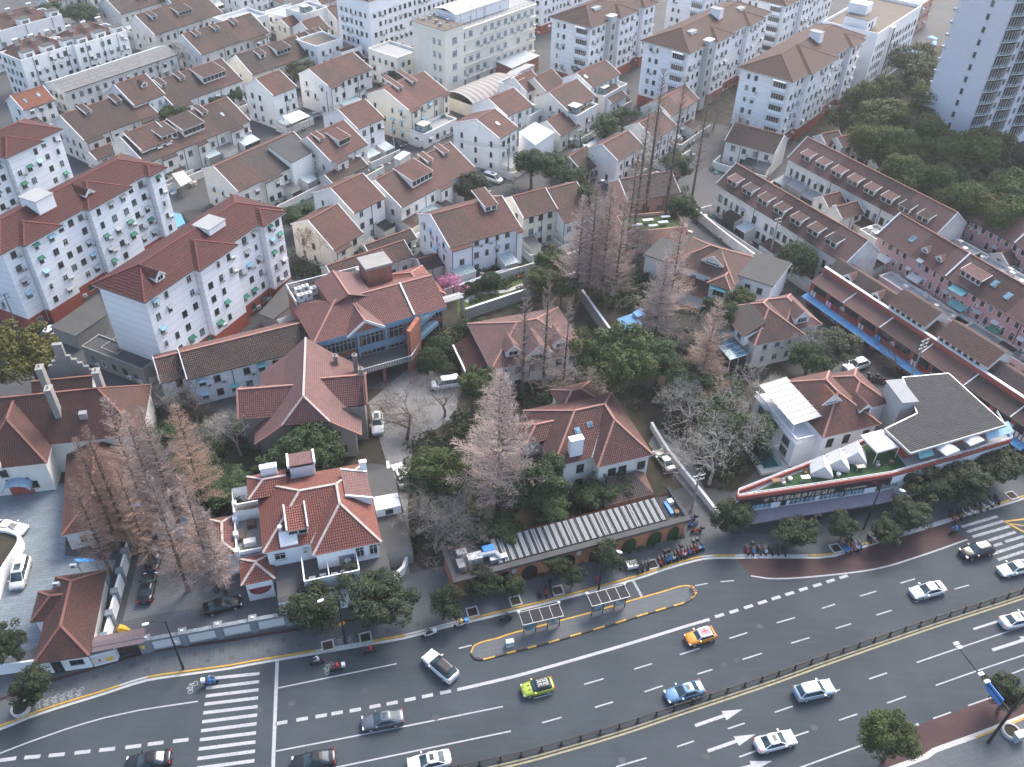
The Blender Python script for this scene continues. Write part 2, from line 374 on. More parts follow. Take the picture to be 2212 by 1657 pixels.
def dens(pts,step=2.0):
 """a smooth line through points (Catmull-Rom)"""
 out=[]
 n=len(pts)
 for i in range(n-1):
  p0=pts[max(i-1,0)];p1=pts[i];p2=pts[i+1];p3=pts[min(i+2,n-1)]
  k=max(1,int((p2-p1).length/step))
  for j in range(k):
   t=j/k
   out.append(.5*((2*p1)+(p2-p0)*t+(2*p0-5*p1+4*p2-p3)*t*t+(3*p1-p0-3*p2+p3)*t**3))
 out.append(pts[-1]);return out
def offs(pts,d):
 out=[]
 for i,p in enumerate(pts):
  t=pts[min(i+1,len(pts)-1)]-pts[max(i-1,0)];t.z=0;t.normalize()
  out.append(p+Vector((-t.y,t.x,0))*d)
 return out
def ribbon(mb,pts,d0,d1,z,m,zb=None):
 a=offs(pts,d0);b=offs(pts,d1)
 for i in range(len(pts)-1):
  mb.poly([(a[i].x,a[i].y,z),(a[i+1].x,a[i+1].y,z),(b[i+1].x,b[i+1].y,z),(b[i].x,b[i].y,z)],m)
  if zb is not None:
   mb.poly([(a[i].x,a[i].y,zb),(a[i+1].x,a[i+1].y,zb),(a[i+1].x,a[i+1].y,z),(a[i].x,a[i].y,z)],m)
   mb.poly([(b[i+1].x,b[i+1].y,zb),(b[i].x,b[i].y,zb),(b[i].x,b[i].y,z),(b[i+1].x,b[i+1].y,z)],m)
 if zb is not None:
  for i in(0,-1):
   mb.poly([(a[i].x,a[i].y,zb),(a[i].x,a[i].y,z),(b[i].x,b[i].y,z),(b[i].x,b[i].y,zb)],m)
def sheet(name,pts,z,m,parent=None,kind='structure'):
 mb=MB();mb.poly([(p.x,p.y,z)for p in pts],m);o=mb.build(name,parent)
 if parent is None and kind:o['kind']=kind
 return o
mb=MB();mb.poly([(-900,-200,0),(900,-200,0),(900,1500,0),(-900,1500,0)],'lane');tag(mb.build('ground'),kind='structure')
KERB_L=gp([(-60,1584),(0,1571),(0,3,250,1215),(0,3,500,1130),(0,3,830,1030),(0,3,1040,962),(0,3,1270,892),(0,3,1560,848),(0,3,2000,787),(1,3,0,748),(1,3,520,662),(1,3,990,582),(1,3,1290,527),(1,3,1650,432),(1,3,1850,388),(2,3,0,300),(2,3,230,247),(2,3,500,177),(2,3,760,107),(2,3,1130,2),(2,2,1300,1592),(2,2,1640,1500),(2,2,1920,1490),(3,2,0,1487),(3,2,430,1487),(3,2,560,1475),(3,2,700,1430),(3,2,900,1370),(3,2,1140,1300),(3,2,1450,1207),(3,2,1750,1110),(3,2,1890,1075),(3,2,2209,975),(2290,1050)])
KL=dens(KERB_L,1.5)
KERB_R=gp([(2000,1636),(3,3,1440,1522),(3,3,1780,1400),(3,3,2209,1232),(2300,1510)])
KR=dens([at((1900,1672))]+KERB_R,2)
road=MB()
for i in range(len(KL)-1):
 a,b=KL[i],KL[i+1]
 road.poly([(a.x,-60,.02),(b.x,-60,.02),(b.x,b.y,.02),(a.x,a.y,.02)],'asphalt')
e=KL[-1];road.poly([(e.x,-60,.02),(e.x+200,-60,.02),(e.x+200,e.y+75,.02),(e.x,e.y,.02)],'asphalt')
s_=KL[0];road.poly([(s_.x-200,-60,.02),(s_.x,-60,.02),(s_.x,s_.y,.02),(s_.x-200,s_.y-60,.02)],'asphalt')
ROAD=tag(road.build('road'),kind='structure')
mb=MB();ribbon(mb,KL,0.1,9.5,.15,'sidewalk');PAVE=tag(mb.build('pavement'),kind='structure')
mb=MB();ribbon(mb,KR,-.1,-14,.15,'sidewalk',None);PAVE2=tag(mb.build('pavement'),kind='structure')
mb=MB();ribbon(mb,KL,0.0,.22,.17,'stone_pale',.0);K1=tag(mb.build('kerb'),kind='structure')
mb=MB();ribbon(mb,KR,0.0,-.22,.17,'stone_pale',.0);K2=tag(mb.build('kerb'),kind='structure')
mb=MB();ribbon(mb,KL,-.42,0,.026,'stone_pale');mb.build('gutter',K1)
mb=MB();ribbon(mb,KR,.42,0,.026,'stone_pale');mb.build('gutter',K2)
def near(pts,p):return min(range(len(pts)),key=lambda i:(pts[i]-p).length)
def painted(line,p,q,sgn,parent,m='paint_yellow'):
 i,j=near(line,at(p)),near(line,at(q));mb=MB();ribbon(mb,line[i:j+1],-.01*sgn,.23*sgn,.176,m,.03);mb.build('yellow_edge',parent)
for p,q in(((-60,1584),(0,3,1040,962)),((0,3,1270,892),(0,3,1990,787)),((0,3,2090,770),(1,3,520,662)),((1,3,850,605),(1,3,930,590)),((1,3,990,582),(1,3,1290,527)),((1,3,1850,388),(2,2,1640,1500)),((2,2,1700,1496),(2,2,1900,1490)),((3,2,330,1487),(3,2,1140,1300)),((3,2,1640,1145),(2290,1050))):
 painted(KL,p,q,1,K1)
for p,q in(((3,3,1440,1522),(3,3,1500,1500)),((3,3,1780,1400),(2300,1510))):painted(KR,p,q,-1,K2)
mb=MB();i,j=near(KL,at((-60,1584))),near(KL,at((1,3,1500,470)));ribbon(mb,KL[i:j],3.55,4.0,.154,'asphalt_red');mb.build('red_paving_strip',PAVE)
rr=seed('setts');dark_set=MB();dark_set.poly([(-.3,-.3,0),(.3,-.3,0),(.3,.3,0),(-.3,.3,0)],'flat_dark');DS=dark_set.mesh('paving_slab')
for row,d in enumerate((1.2,2.4,4.9,6.1)):
 for i in range(3+row%2*1,j,1):
  if(i+row)%2:continue
  p=offs(KL[max(0,i-1):i+2],d)[1];t=KL[i+1]-KL[i-1]
  q=place('paving_slab',DS,PAVE,(p.x,p.y,.154),math.atan2(t.y,t.x))
def poly_px(name,pts,z,m,parent):
 w=gp(pts);mb=MB();mb.poly([(p.x,p.y,z)for p in w],m);return mb.build(name,parent)
LN=dens(gp([(2,2,2060,1657),(3,3,0,30),(3,3,300,22),(3,2,900,1603),(3,2,1300,1490),(3,2,1720,1343)]),1.5)
mb=MB()
for i in range(len(LN)-1):
 a,b=LN[i],LN[i+1]
 ka=min((k for k in KL if k.y>a.y-2),key=lambda k:abs((k-a).x*1.0+(k-a).y*.35));kb=min((k for k in KL if k.y>b.y-2),key=lambda k:abs((k-b).x*1.0+(k-b).y*.35))
 mb.poly([(a.x,a.y,.024),(b.x,b.y,.024),(kb.x,kb.y,.024),(ka.x,ka.y,.024)],'asphalt_red')
mb.build('cycle_lane',ROAD)
poly_px('cycle_lane',[(3,3,1010,1402),(3,3,1300,1292),(3,3,2209,962),(2300,1440),(2300,1507),(3,3,2209,1228),(3,3,1780,1396),(3,3,1440,1517),(2000,1640),(1900,1656)],.0245,'asphalt_red',ROAD)
def pline(name,pts,w,m='paint_white',z=.03,smooth=True):
 g=gp(pts);g=dens(g,2)if smooth and len(g)>2 else g
 mb=MB();ribbon(mb,g,-w/2,w/2,z,m);return mb.build(name,ROAD)
pline('edge_line',[(-60,1640),(0,1627),(0,3,250,1442),(0,3,560,1333),(0,3,900,1232),(0,3,1200,1167),(0,3,1710,1090)],.18)
pline('lane_line',[(1,3,190,975),(1,3,1215,765)],.18);pline('lane_line',[(1,3,172,1520),(1,3,1200,1322),(1,3,2130,1135)],.18);pline('lane_line',[(1,3,500,1700),(1,3,1500,1492),(1,3,2200,1347)],.18)
pline('stop_line',[(1,3,183,745),(1,3,146,1700)],.42)
pline('bus_lane_line',[(1,3,1737,990),(2,3,0,880),(2,3,400,770),(2,3,800,655),(2,3,1200,535),(2,3,1500,442),(2,3,1705,382)],.42)
mb=MB();ribbon(mb,LN,-.12,.12,.034,'paint_white');mb.build('edge_line',ROAD)
pline('lane_line',[(3,3,1282,755),(3,3,1700,612),(3,3,2300,410)],.16);pline('lane_line',[(3,3,1448,952),(3,3,1800,828),(3,3,2300,660)],.16)
pline('edge_line',[(3,3,200,1690),(3,3,640,1530),(3,3,1000,1402)],.18);pline('edge_line',[(3,3,1727,1127),(3,3,2300,925)],.18)
pline('edge_line',[(3,3,1260,1300),(3,3,1300,1285)],.3)
def dash(c,L,w,name='lane_dash',m='paint_white',dirn=None):
 p=at(c);mb=MB();d=dirn;n=Vector((-d.y,d.x,0));a=p-d*(L/2);b=p+d*(L/2)
 mb.poly([tuple(x+Vector((0,0,.03)))for x in(a-n*w/2,b-n*w/2,b+n*w/2,a+n*w/2)],m);mb.build(name,ROAD)
def dseq(cs,L,w):
 g=gp(cs)
 for i,c in enumerate(cs):
  d=g[min(i+1,len(g)-1)]-g[max(i-1,0)];d.z=0;dash(c,L,w,dirn=d.normalized())
dseq([(-40,1650),(0,3,70,1590),(0,3,280,1570),(0,3,490,1552),(0,3,712,1528),(0,3,925,1505),(0,3,1150,1480),(0,3,1343,1453),(0,3,1560,1428)],1.75,.45)
dseq([(1,3,220,1275),(1,3,398,1243),(1,3,563,1215),(1,3,700,1190),(1,3,857,1165),(1,3,1027,1132),(1,3,1175,1105),(1,3,1330,1073),(1,3,1480,1042),(1,3,1635,1010)],1.35,.45)
dseq([(2,3,1790,350),(2,3,1915,313),(2,3,2040,273),(2,3,2160,235),(3,3,70,197),(3,3,187,160),(3,3,305,122),(3,3,425,87),(3,3,540,50),(3,3,652,15)],1.35,.45)
for seqs in([(190,1065,350,1022),(622,943,790,895),(1055,812,1207,765),(1447,687,1620,632),(1875,547,2030,498),(2284,413,2441,367),(2674,288,2787,252),(3004,182,3142,140),(3352,70,3477,33)],[(260,1275,428,1228),(715,1142,872,1095),(1143,1008,1300,955),(1600,855,1730,815),(1990,728,2158,675),(2409,588,2567,540),(2791,462,2926,420),(3144,345,3275,305),(3479,232,3609,195),(3817,122,3942,87)],[(1862,1327,2007,1278),(1424,1482,1570,1432),(900,1655,1160,1578),(2266,1185,2422,1132),(2672,1043,2829,988),(3081,897,3235,845)],[(1960,1570,2140,1505),(2440,1390,2559,1350),(2821,1253,2979,1200),(3236,1105,3397,1048),(3634,1238,3786,1185),(4304,855,4418,810),(1580,-1,0,0)],[(1580,92,1688,72),(1800,58,1915,48)]):
 for x0,y0,x1,y1 in seqs:
  if y0<0:continue
  pline('lane_dash',[(2,3,x0,y0),(2,3,x1,y1)],.17)
pline('lane_dash',[(1,3,1750,633),(1,3,1860,606)],.2);pline('bay_line',[(2,3,1045,48),(2,3,1125,195)],.35,'paint_old');pline('bay_line',[(2,3,700,165),(2,3,955,92)],.35,'paint_old');pline('lane_dash',[(3,3,1772,467),(3,3,1980,400)],.3)
for i,(x,y,x1,y1)in enumerate(((1850,890,30,850),(1780,975,27,920),(1775,1045,22,990),(1765,1115,18,1060),(1755,1190,15,1135),(1745,1267,10,1208),(1735,1345,5,1283),(1725,1422,0,1362),(1715,1502,-4,1440),(1705,1585,-8,1520),(1697,1668,-14,1602),(1690,1750,-18,1685))):
 pline('zebra_stripe',[(0,3,x,y),(1,3,x1,y1)],.42)
for x,y,x1,y1 in((1668,1235,1980,1143),(1715,1278,2035,1183),(1765,1320,2085,1228),(1905,1352,2135,1278),(1945,1400,2020,1375),(2045,1362,2209,1315),(1928,1470,2209,1380),(1982,1518,2209,1445)):
 pline('zebra_stripe',[(3,2,x,y),(3,2,x1,y1)],.45,'paint_old')
pline('box_junction_line',[(3,2,2040,1188),(2260,1115)],.3,'paint_yellow');pline('box_junction_line',[(3,2,2040,1188),(2260,1175)],.3,'paint_yellow');pline('box_junction_line',[(3,2,2070,1205),(2260,1142)],.2,'paint_yellow')
def arrow(p,q,nm='lane_arrow'):
 a,b=at(p),at(q);d=(b-a);L=d.length;d.normalize();n=Vector((-d.y,d.x,0));mb=MB();z=Vector((0,0,.03));k=L-2.6
 mb.poly([tuple(a+n*s*.2+d*t+z)for s,t in((-1,0),(-1,k),(1,k),(1,0))],'paint_white')
 mb.poly([tuple(x+z)for x in(a+d*(k+.002)-n*.62,b,a+d*(k+.002)+n*.62)],'paint_white');mb.build(nm,ROAD)
arrow((2,3,1580,1300),(2,3,1990,1158));arrow((2,3,1688,1520),(2,3,2100,1375));arrow((2,3,1860,1700),(2,3,2245,1605));arrow((3,3,1935,648),(3,3,2330,520))
def bike_mark(p,ang,parent,z,sc=1.0,m='paint_white'):
 mb=MB();w=at(p)
 def ring(x,y,r):
  for i in range(12):
   t0,t1=2*PI*i/12,2*PI*(i+1)/12
   mb.poly([(x+(r-.06)*math.cos(t0),y+(r-.06)*math.sin(t0),0),(x+r*math.cos(t0),y+r*math.sin(t0),0),(x+r*math.cos(t1),y+r*math.sin(t1),0),(x+(r-.06)*math.cos(t1),y+(r-.06)*math.sin(t1),0)],m)
 ring(-.55,0,.33);ring(.55,0,.33)
 def ln(a,b,zz):
  a=Vector((*a,zz));b=Vector((*b,zz));d=(b-a).normalized();n=Vector((-d.y,d.x,0))*.035;mb.poly([a-n,b-n,b+n,a+n],m)
 for k,(a,b)in enumerate((((-.55,0),(-.25,.5)),((-.25,.5),(.35,.5)),((.35,.5),(.55,0)),((-.55,0),(0,0)),((0,0),(.35,.5)),((0,0),(-.3,.6)),((.35,.5),(.3,.7)),((-.42,.62),(-.18,.62)))):ln(a,b,.0006*(k+1))
 o=mb.build('bicycle_marking',parent);o.location=(w.x,w.y,z);o.rotation_euler=(0,0,RAD(ang));o.scale=(sc,)*3
bike_mark((0,3,1665,970),75,ROAD,.03);bike_mark((1,3,632,805),75,ROAD,.03)
for x,y in((350,1125),(420,1105),(490,1078),(560,1058),(628,1030),(697,1020)):bike_mark((0,3,x,y),95,PAVE,.155,.85)
for x,y in((675,590),(740,575),(822,560)):bike_mark((1,3,x,y),95,PAVE,.155,.8)
mh=MB();mh.cyl(0,0,-.02,.012,.42,'lane',20);MH=mh.mesh('manhole_cover')
for p in((1,3,310,1105),(1,3,937,1000),(1,3,1552,1228),(2,3,1828,775),(2,3,1937,738),(2,3,2137,442),(3,3,397,1317),(2,3,950,1600),(2,3,1675,1565),(1,3,30,1165),(2,2,1672,1333)):
 w=at(p);place('manhole_cover',MH,ROAD,(w.x,w.y,.022))
mh=MB();mh.cyl(0,0,-.02,.012,.42,'flat_pale',20);MHP=mh.mesh('manhole_cover')
for p in((2,3,1830,780),(3,3,398,1318)):
 pass
MEDL=dens(gp([(900,1697),(2,3,0,1645),(2,3,500,1510),(2,3,1000,1360),(2,3,1500,1190),(2,3,2209,955),(3,3,500,775),(3,3,1000,600),(3,3,1500,430),(3,3,2209,200),(2290,1262)]),1.5)
mb=MB();ribbon(mb,MEDL,-.12,.12,.03,'yellow_dull');mb.build('centre_line',ROAD)
mb=MB();ribbon(mb,MEDL,.3,.5,.03,'yellow_dull');mb.build('centre_line',ROAD)
FEN=thing('median_fence','low black metal picket fence down the middle of the road','fence')
line=offs(MEDL,.85);tot=[0]
for i in range(1,len(line)):tot.append(tot[-1]+(line[i]-line[i-1]).length)
def along(s):
 for i in range(1,len(line)):
  if tot[i]>=s:
   k=(s-tot[i-1])/(tot[i]-tot[i-1]);return line[i-1].lerp(line[i],k)
 return line[-1]
pm=MB();pm.box(-.07,-.07,0,.07,.07,1.12,'black');pm.box(-.1,-.1,1.12,.1,.1,1.18,'black');pm.box(-.28,-.16,0,.28,.16,.13,'black');PM=pm.mesh('fence_post')
SP=2.45;fm=MB();fm.box(.07,-.025,.98,SP-.07,.025,1.04,'black',True);fm.box(.07,-.025,.22,SP-.07,.025,.28,'black',True);fm.box(.07,-.02,.82,SP-.07,.02,.86,'black',True)
for i in range(1,15):x=SP*i/15;fm.box(x-.014,-.012,.28,x+.014,.012,.98,'black')
FM=fm.mesh('fence_panel');s=0
while s+SP<tot[-1]:
 a,b=along(s),along(s+SP);an=math.atan2(b.y-a.y,b.x-a.x)
 place('fence_post',PM,FEN,a,an);place('fence_panel',FM,FEN,a,an);s+=SP
ISL=gp([(2,3,1585,150),(2,3,1560,185),(2,3,1480,237),(2,3,1350,275),(2,3,1100,348),(2,3,830,432),(2,3,560,510),(2,3,280,590),(2,3,0,662),(1,3,2060,700),(1,3,1960,725),(1,3,1890,715),(1,3,1862,680),(1,3,1880,630),(1,3,1940,595),(1,3,2100,553),(2,3,0,515),(2,3,420,405),(2,3,680,335),(2,3,1000,240),(2,3,1300,155),(2,3,1440,112),(2,3,1520,103),(2,3,1572,120)])
isl=ISL[::-1]
IS=MB();IS.prism([(p.x,p.y)for p in isl]if sum(isl[i].x*isl[(i+1)%len(isl)].y-isl[(i+1)%len(isl)].x*isl[i].y for i in range(len(isl)))>0 else[(p.x,p.y)for p in ISL],0,.16,'sidewalk');ISLAND=tag(IS.build('bus_island'),'grey paved bus stop island with yellow and black kerb in the road','traffic island')
loop=dens(ISL+[ISL[0]],.5);acc=0;start=0;col=0
for i in range(1,len(loop)):
 acc+=(loop[i]-loop[i-1]).length
 front=loop[i].y<(at((1,3,1880,655)).y+(loop[i].x-at((1,3,1880,655)).x)*.36-.2)
 if acc>(1.15 if front else 2.2)or i==len(loop)-1:
  seg=[p.copy()for p in loop[start:i+1]]
  if len(seg)>=2:
   mb=MB();ribbon(mb,seg,.0,.22,.19,('paint_yellow','black')[col%2]if front else 'paint_yellow',.02);mb.build('kerb_stone',ISLAND)
  start=i;acc=0;col+=1
mb=MB();ribbon(mb,loop,-.38,0,.027,'stone_pale');mb.build('gutter',ISLAND)
_T={}
def tmpl(key,fn):
 if key not in _T:_T[key]=fn()
 return _T[key]
def win_mesh(w,h,st):
 """frame, panes behind the frame, sill; outward is -y, origin bottom centre"""
 def mk():
  fr={'d':'frame_dark','w':'frame_white','g':'frame_grey','b':'frame_brown','t':'frame_white'}[st[0]]
  gl='glass_pale' if st.endswith('p')else 'glass_blue' if st.endswith('b')and len(st)>1 else 'glass'
  m=MB();t=.055
  m.poly([(-w/2,-.012,0),(w/2,-.012,0),(w/2,-.012,h),(-w/2,-.012,h)],gl)
  for a in((-w/2-.04,0,-w/2+t,h),(w/2-t,0,w/2+.04,h),(-w/2+t,0,w/2-t,t),(-w/2+t,h-t,w/2-t,h)):
   m.box(a[0],-.07,a[1],a[2],0,a[3],fr,True)
  n=max(1,round(w/.65))
  for i in range(1,n):x=-w/2+w*i/n;m.box(x-.025,-.05,t,x+.025,0,h-t,fr)
  if h>1.2:m.box(-w/2+t,-.045,h*.68,w/2-t,0,h*.68+.04,fr,True)
  if st[0]!='t':m.box(-w/2-.1,-.16,-.09,w/2+.1,0,-.003,'stone_pale',True)
  return m.mesh('window')
 return tmpl(('win',w,h,st),mk)
def ac_mesh():
 def mk():
  m=MB();m.box(-.42,-.42,0,.42,-.08,.62,'ac_white',True)
  for i in range(14):
   a,b=2*PI*i/14,2*PI*(i+1)/14
   m.poly([(-.1,-.424,.31),(-.1+.25*math.cos(a),-.424,.31+.25*math.sin(a)),(-.1+.25*math.cos(b),-.424,.31+.25*math.sin(b))],'ac_fan')
  m.box(-.4,-.4,-.05,-.36,0,0,'grey_metal',True);m.box(.36,-.4,-.05,.4,0,0,'grey_metal',True)
  return m.mesh('air_conditioner')
 return tmpl('ac',mk)
def awn_mesh(w,col,d=.75,drop=.38):
 def mk():
  m=MB()
  m.poly([(-w/2,0,0),(-w/2,-d,-drop),(w/2,-d,-drop),(w/2,0,0)],col)
  m.poly([(w/2,0,-.03),(w/2,-d,-drop-.03),(-w/2,-d,-drop-.03),(-w/2,0,-.03)],col)
  for s in(-1,1):m.poly([(s*w/2,0,0),(s*w/2,-d,-drop),(s*w/2,-d,-drop-.03),(s*w/2,0,-drop)],col)
  m.box(-w/2,-d-.012,-drop-.1,w/2,-d,-drop,col,True)
  return m.mesh('awning')
 return tmpl(('awn',w,col,d,drop),mk)
def cage_mesh(w,h,d=.5):
 def mk():
  m=MB();c='grey_metal'
  for z in(0,h):m.box(-w/2,-d,z-.02,w/2,-d+.03,z+.02,c,True)
  for z in(0,h):
   for x in(-w/2,w/2):m.box(x-.015,-d,z-.02,x+.015,0,z+.02,c,True)
  n=int(w/.16)
  for i in range(n+1):x=-w/2+w*i/n;m.box(x-.01,-d,0,x+.01,-d+.02,h,c)
  m.box(-w/2,-d,-.04,w/2,0,-.02,c,True)
  return m.mesh('window_cage')
 return tmpl(('cage',w,h,d),mk)
def pipe_mesh(col):
 def mk():
  m=MB();m.cyl(0,0,0,1,.065,col,6);return m.mesh('downpipe')
 return tmpl(('pipe',col),mk)
FACE={'f':0.0,'l':-PI/2,'r':PI/2,'b':PI}
class Bld:
 def __init__(s,name,label,fr,cat='house',group=None):
  s.fr=fr;s.root=thing(name,label,cat,fr.o,fr.a,group);s.rnd=seed(label)
 def fpos(s,face,a,z,off=0.0):
  """point on a wall: a runs along the wall from the left as seen from outside"""
  x0,y0,x1,y1=s.box
  if face=='f':return(x0+a,y0-off,z)
  if face=='r':return(x1+off,y0+a,z)
  if face=='l':return(x0-off,y1-a,z)
  return(x1-a,y1+off,z)
 def flen(s,face):
  x0,y0,x1,y1=s.box
  return(x1-x0)if face in 'fb' else(y1-y0)
 def win(s,face,a,z,w=1.0,h=1.35,st='d',off=0.0):return place('window',win_mesh(w,h,st),s.root,s.fpos(face,a,z,off+.004),FACE[face])
 def ac(s,face,a,z,off=0.0):return place('air_conditioner',ac_mesh(),s.root,s.fpos(face,a,z,off+.004),FACE[face])
 def awn(s,face,a,z,w,col,d=.75,drop=.38,off=0.0):return place('awning',awn_mesh(w,col,d,drop),s.root,s.fpos(face,a,z,off+.006),FACE[face])
 def pipe(s,face,a,z0,z1,col='black',off=0.0):return place('downpipe',pipe_mesh(col),s.root,s.fpos(face,a,z0,off+.075),0,(1,1,z1-z0))
 def grid(s,face,floors,z0=1.0,fh=2.8,gap=2.6,w=1.0,h=1.35,st='d',pskip=.12,pac=.2,pawn=.12,awncols=('canvas_grey',),pcage=0.0,a0=None,a1=None,off=0.0,pipes=None,top=None):
  L=s.flen(face);a0=.9 if a0 is None else a0;a1=(L-.9)if a1 is None else a1
  if a1<=a0+w:return
  n=max(1,round((a1-a0)/gap));r=s.rnd
  for i in range(n):
   a=a0+(i+.5)*(a1-a0)/n;ww=w if r.random()<.7 else round(w*.75,2)
   for k in range(floors):
    z=z0+k*fh
    if top and z+h>top:continue
    if r.random()<pskip:continue
    s.win(face,a,z,ww,h,r.choice((st,st,st,st+'p','g','w'))if st in 'dw' else st,off)
    q=r.random()
    if q<pac:s.ac(face,min(a+ww/2+.55,L-.5),z-.35,off)
    if r.random()<pawn:s.awn(face,a,z+h+.28,round(ww+.4,2),r.choice(awncols),off=off)
    if pcage and r.random()<pcage:place('window_cage',cage_mesh(round(ww+.2,2),h+.1),s.root,s.fpos(face,a,z-.08,off+.01),FACE[face])
  if pipes:
   for a in pipes:s.pipe(face,a,.1,top or(z0+floors*fh),off=off)
def wallmesh(mb,x0,y0,x1,y1,h,m,gl=None,gr=None):
 """four walls; gl/gr: gable outlines [(y,z)..] for the left and right ends"""
 mb.poly([(x0,y0,0),(x1,y0,0),(x1,y0,h[0]),(x0,y0,h[0])],m);mb.poly([(x1,y1,0),(x0,y1,0),(x0,y1,h[1]),(x1,y1,h[1])],m)
 for x,g,fl in((x0,gl,1),(x1,gr,0)):
  pts=[(x,y0,0)]+[(x,y,z)for y,z in(g or[(y0,h[0]),(y1,h[1])])]+[(x,y1,0)]
  mb.poly(pts if fl else pts[::-1],m)
def ridge_caps(root,lines,m='ridge_red',w=.32,name='ridge_cap'):
 for p,q in lines:
  p=Vector(p);q=Vector(q);mb=MB();up=Vector((0,0,1));mb.bar(p+up*.11,q+up*.11,w,.14,m);mb.build(name,root)
def shed_dormer(B,roof,x,w,yf,hf,S,m,rm,st='d',m2=.22,ov=.25,wall='white',wins=True,nwin=None):
 """a dormer with its own lean-to roof; S = (eave height, rise per metre)"""
 he,sl=S;zb=he+sl*yf;zt=zb+hf;ys=yf+hf/(sl-m2)
 mb=MB();x0,x1=x-w/2,x+w/2
 mb.poly([(x0,yf,zb),(x1,yf,zb),(x1,yf,zt),(x0,yf,zt)],wall)
 mb.poly([(x0,yf,zb),(x0,yf,zt),(x0,ys,he+sl*ys)],wall);mb.poly([(x1,yf,zt),(x1,yf,zb),(x1,ys,he+sl*ys)],wall)
 d=mb.build('dormer',roof)
 rb=MB();e=ov;z0=zt-m2*e
 rb.tiles([(x0-.15,yf-e,z0+.08),(x1+.15,yf-e,z0+.08),(x1+.15,ys,zt+m2*(ys-yf)+.08),(x0-.15,ys,zt+m2*(ys-yf)+.08)],rm)
 rb.poly([(x0-.15,yf-e,z0),(x1+.15,yf-e,z0),(x1+.15,yf-e,z0+.09),(x0-.15,yf-e,z0+.09)],'frame_white')
 for xx in(x0-.15,x1+.15):rb.bar((xx,yf-e,z0+.12),(xx,ys,zt+m2*(ys-yf)+.12),.1,.22,'frame_white')
 rb.build('dormer_roof',d)
 if wins and hf>.55:
  n=nwin or max(1,int(w/1.1));ww=round(min(1.0,w/n-.2),2);hh=round(min(hf-.3,1.0),2)
  for i in range(n):place('window',win_mesh(ww,hh,st),d,(x0+(i+.5)*w/n,yf-.004,zb+(hf-hh)*.6))
 return d
def gable_dormer(B,roof,x,w,yf,hf,S,rm,wall='white',st='w',pk=None,rc='ridge_red'):
 he,sl=S;zb=he+sl*yf;zt=zb+hf;pk=pk or w*.45;zr=zt+pk
 ye=yf+hf/sl;yr=yf+(hf+pk)/sl;x0,x1=x-w/2,x+w/2;mb=MB()
 mb.poly([(x0,yf,zb),(x1,yf,zb),(x1,yf,zt),(x,yf,zr),(x0,yf,zt)],wall)
 mb.poly([(x0,yf,zb),(x0,yf,zt),(x0,ye,zt)],wall);mb.poly([(x1,yf,zt),(x1,yf,zb),(x1,ye,zt)],wall)
 d=mb.build('dormer',roof);rb=MB();e=.2;k=pk/(w/2);o=.15
 rb.tiles([(x0-o,yf-e,zt-o*k+.07),(x,yf-e,zr+.07),(x,yr,zr+.07),(x0-o,ye-o*k/sl,zt-o*k+.07)],rm);rb.tiles([(x1+o,yf-e,zt-o*k+.07),(x,yf-e,zr+.07),(x,yr,zr+.07),(x1+o,ye-o*k/sl,zt-o*k+.07)],rm)
 for xx,zz in((x0-o,zt-o*k),(x1+o,zt-o*k)):rb.bar((xx,yf-e-.03,zz+.12),(x,yf-e-.03,zr+.12),.08,.22,'frame_white')
 rb.build('dormer_roof',d)
 place('window',win_mesh(round(w*.62,2),round(hf*.8+.1,2),st),d,(x,yf-.004,zb+hf*.15))
 return d
YARD=('terraces of the lane quarter','long dormered rows on the right','pink row houses');JUNK=[]
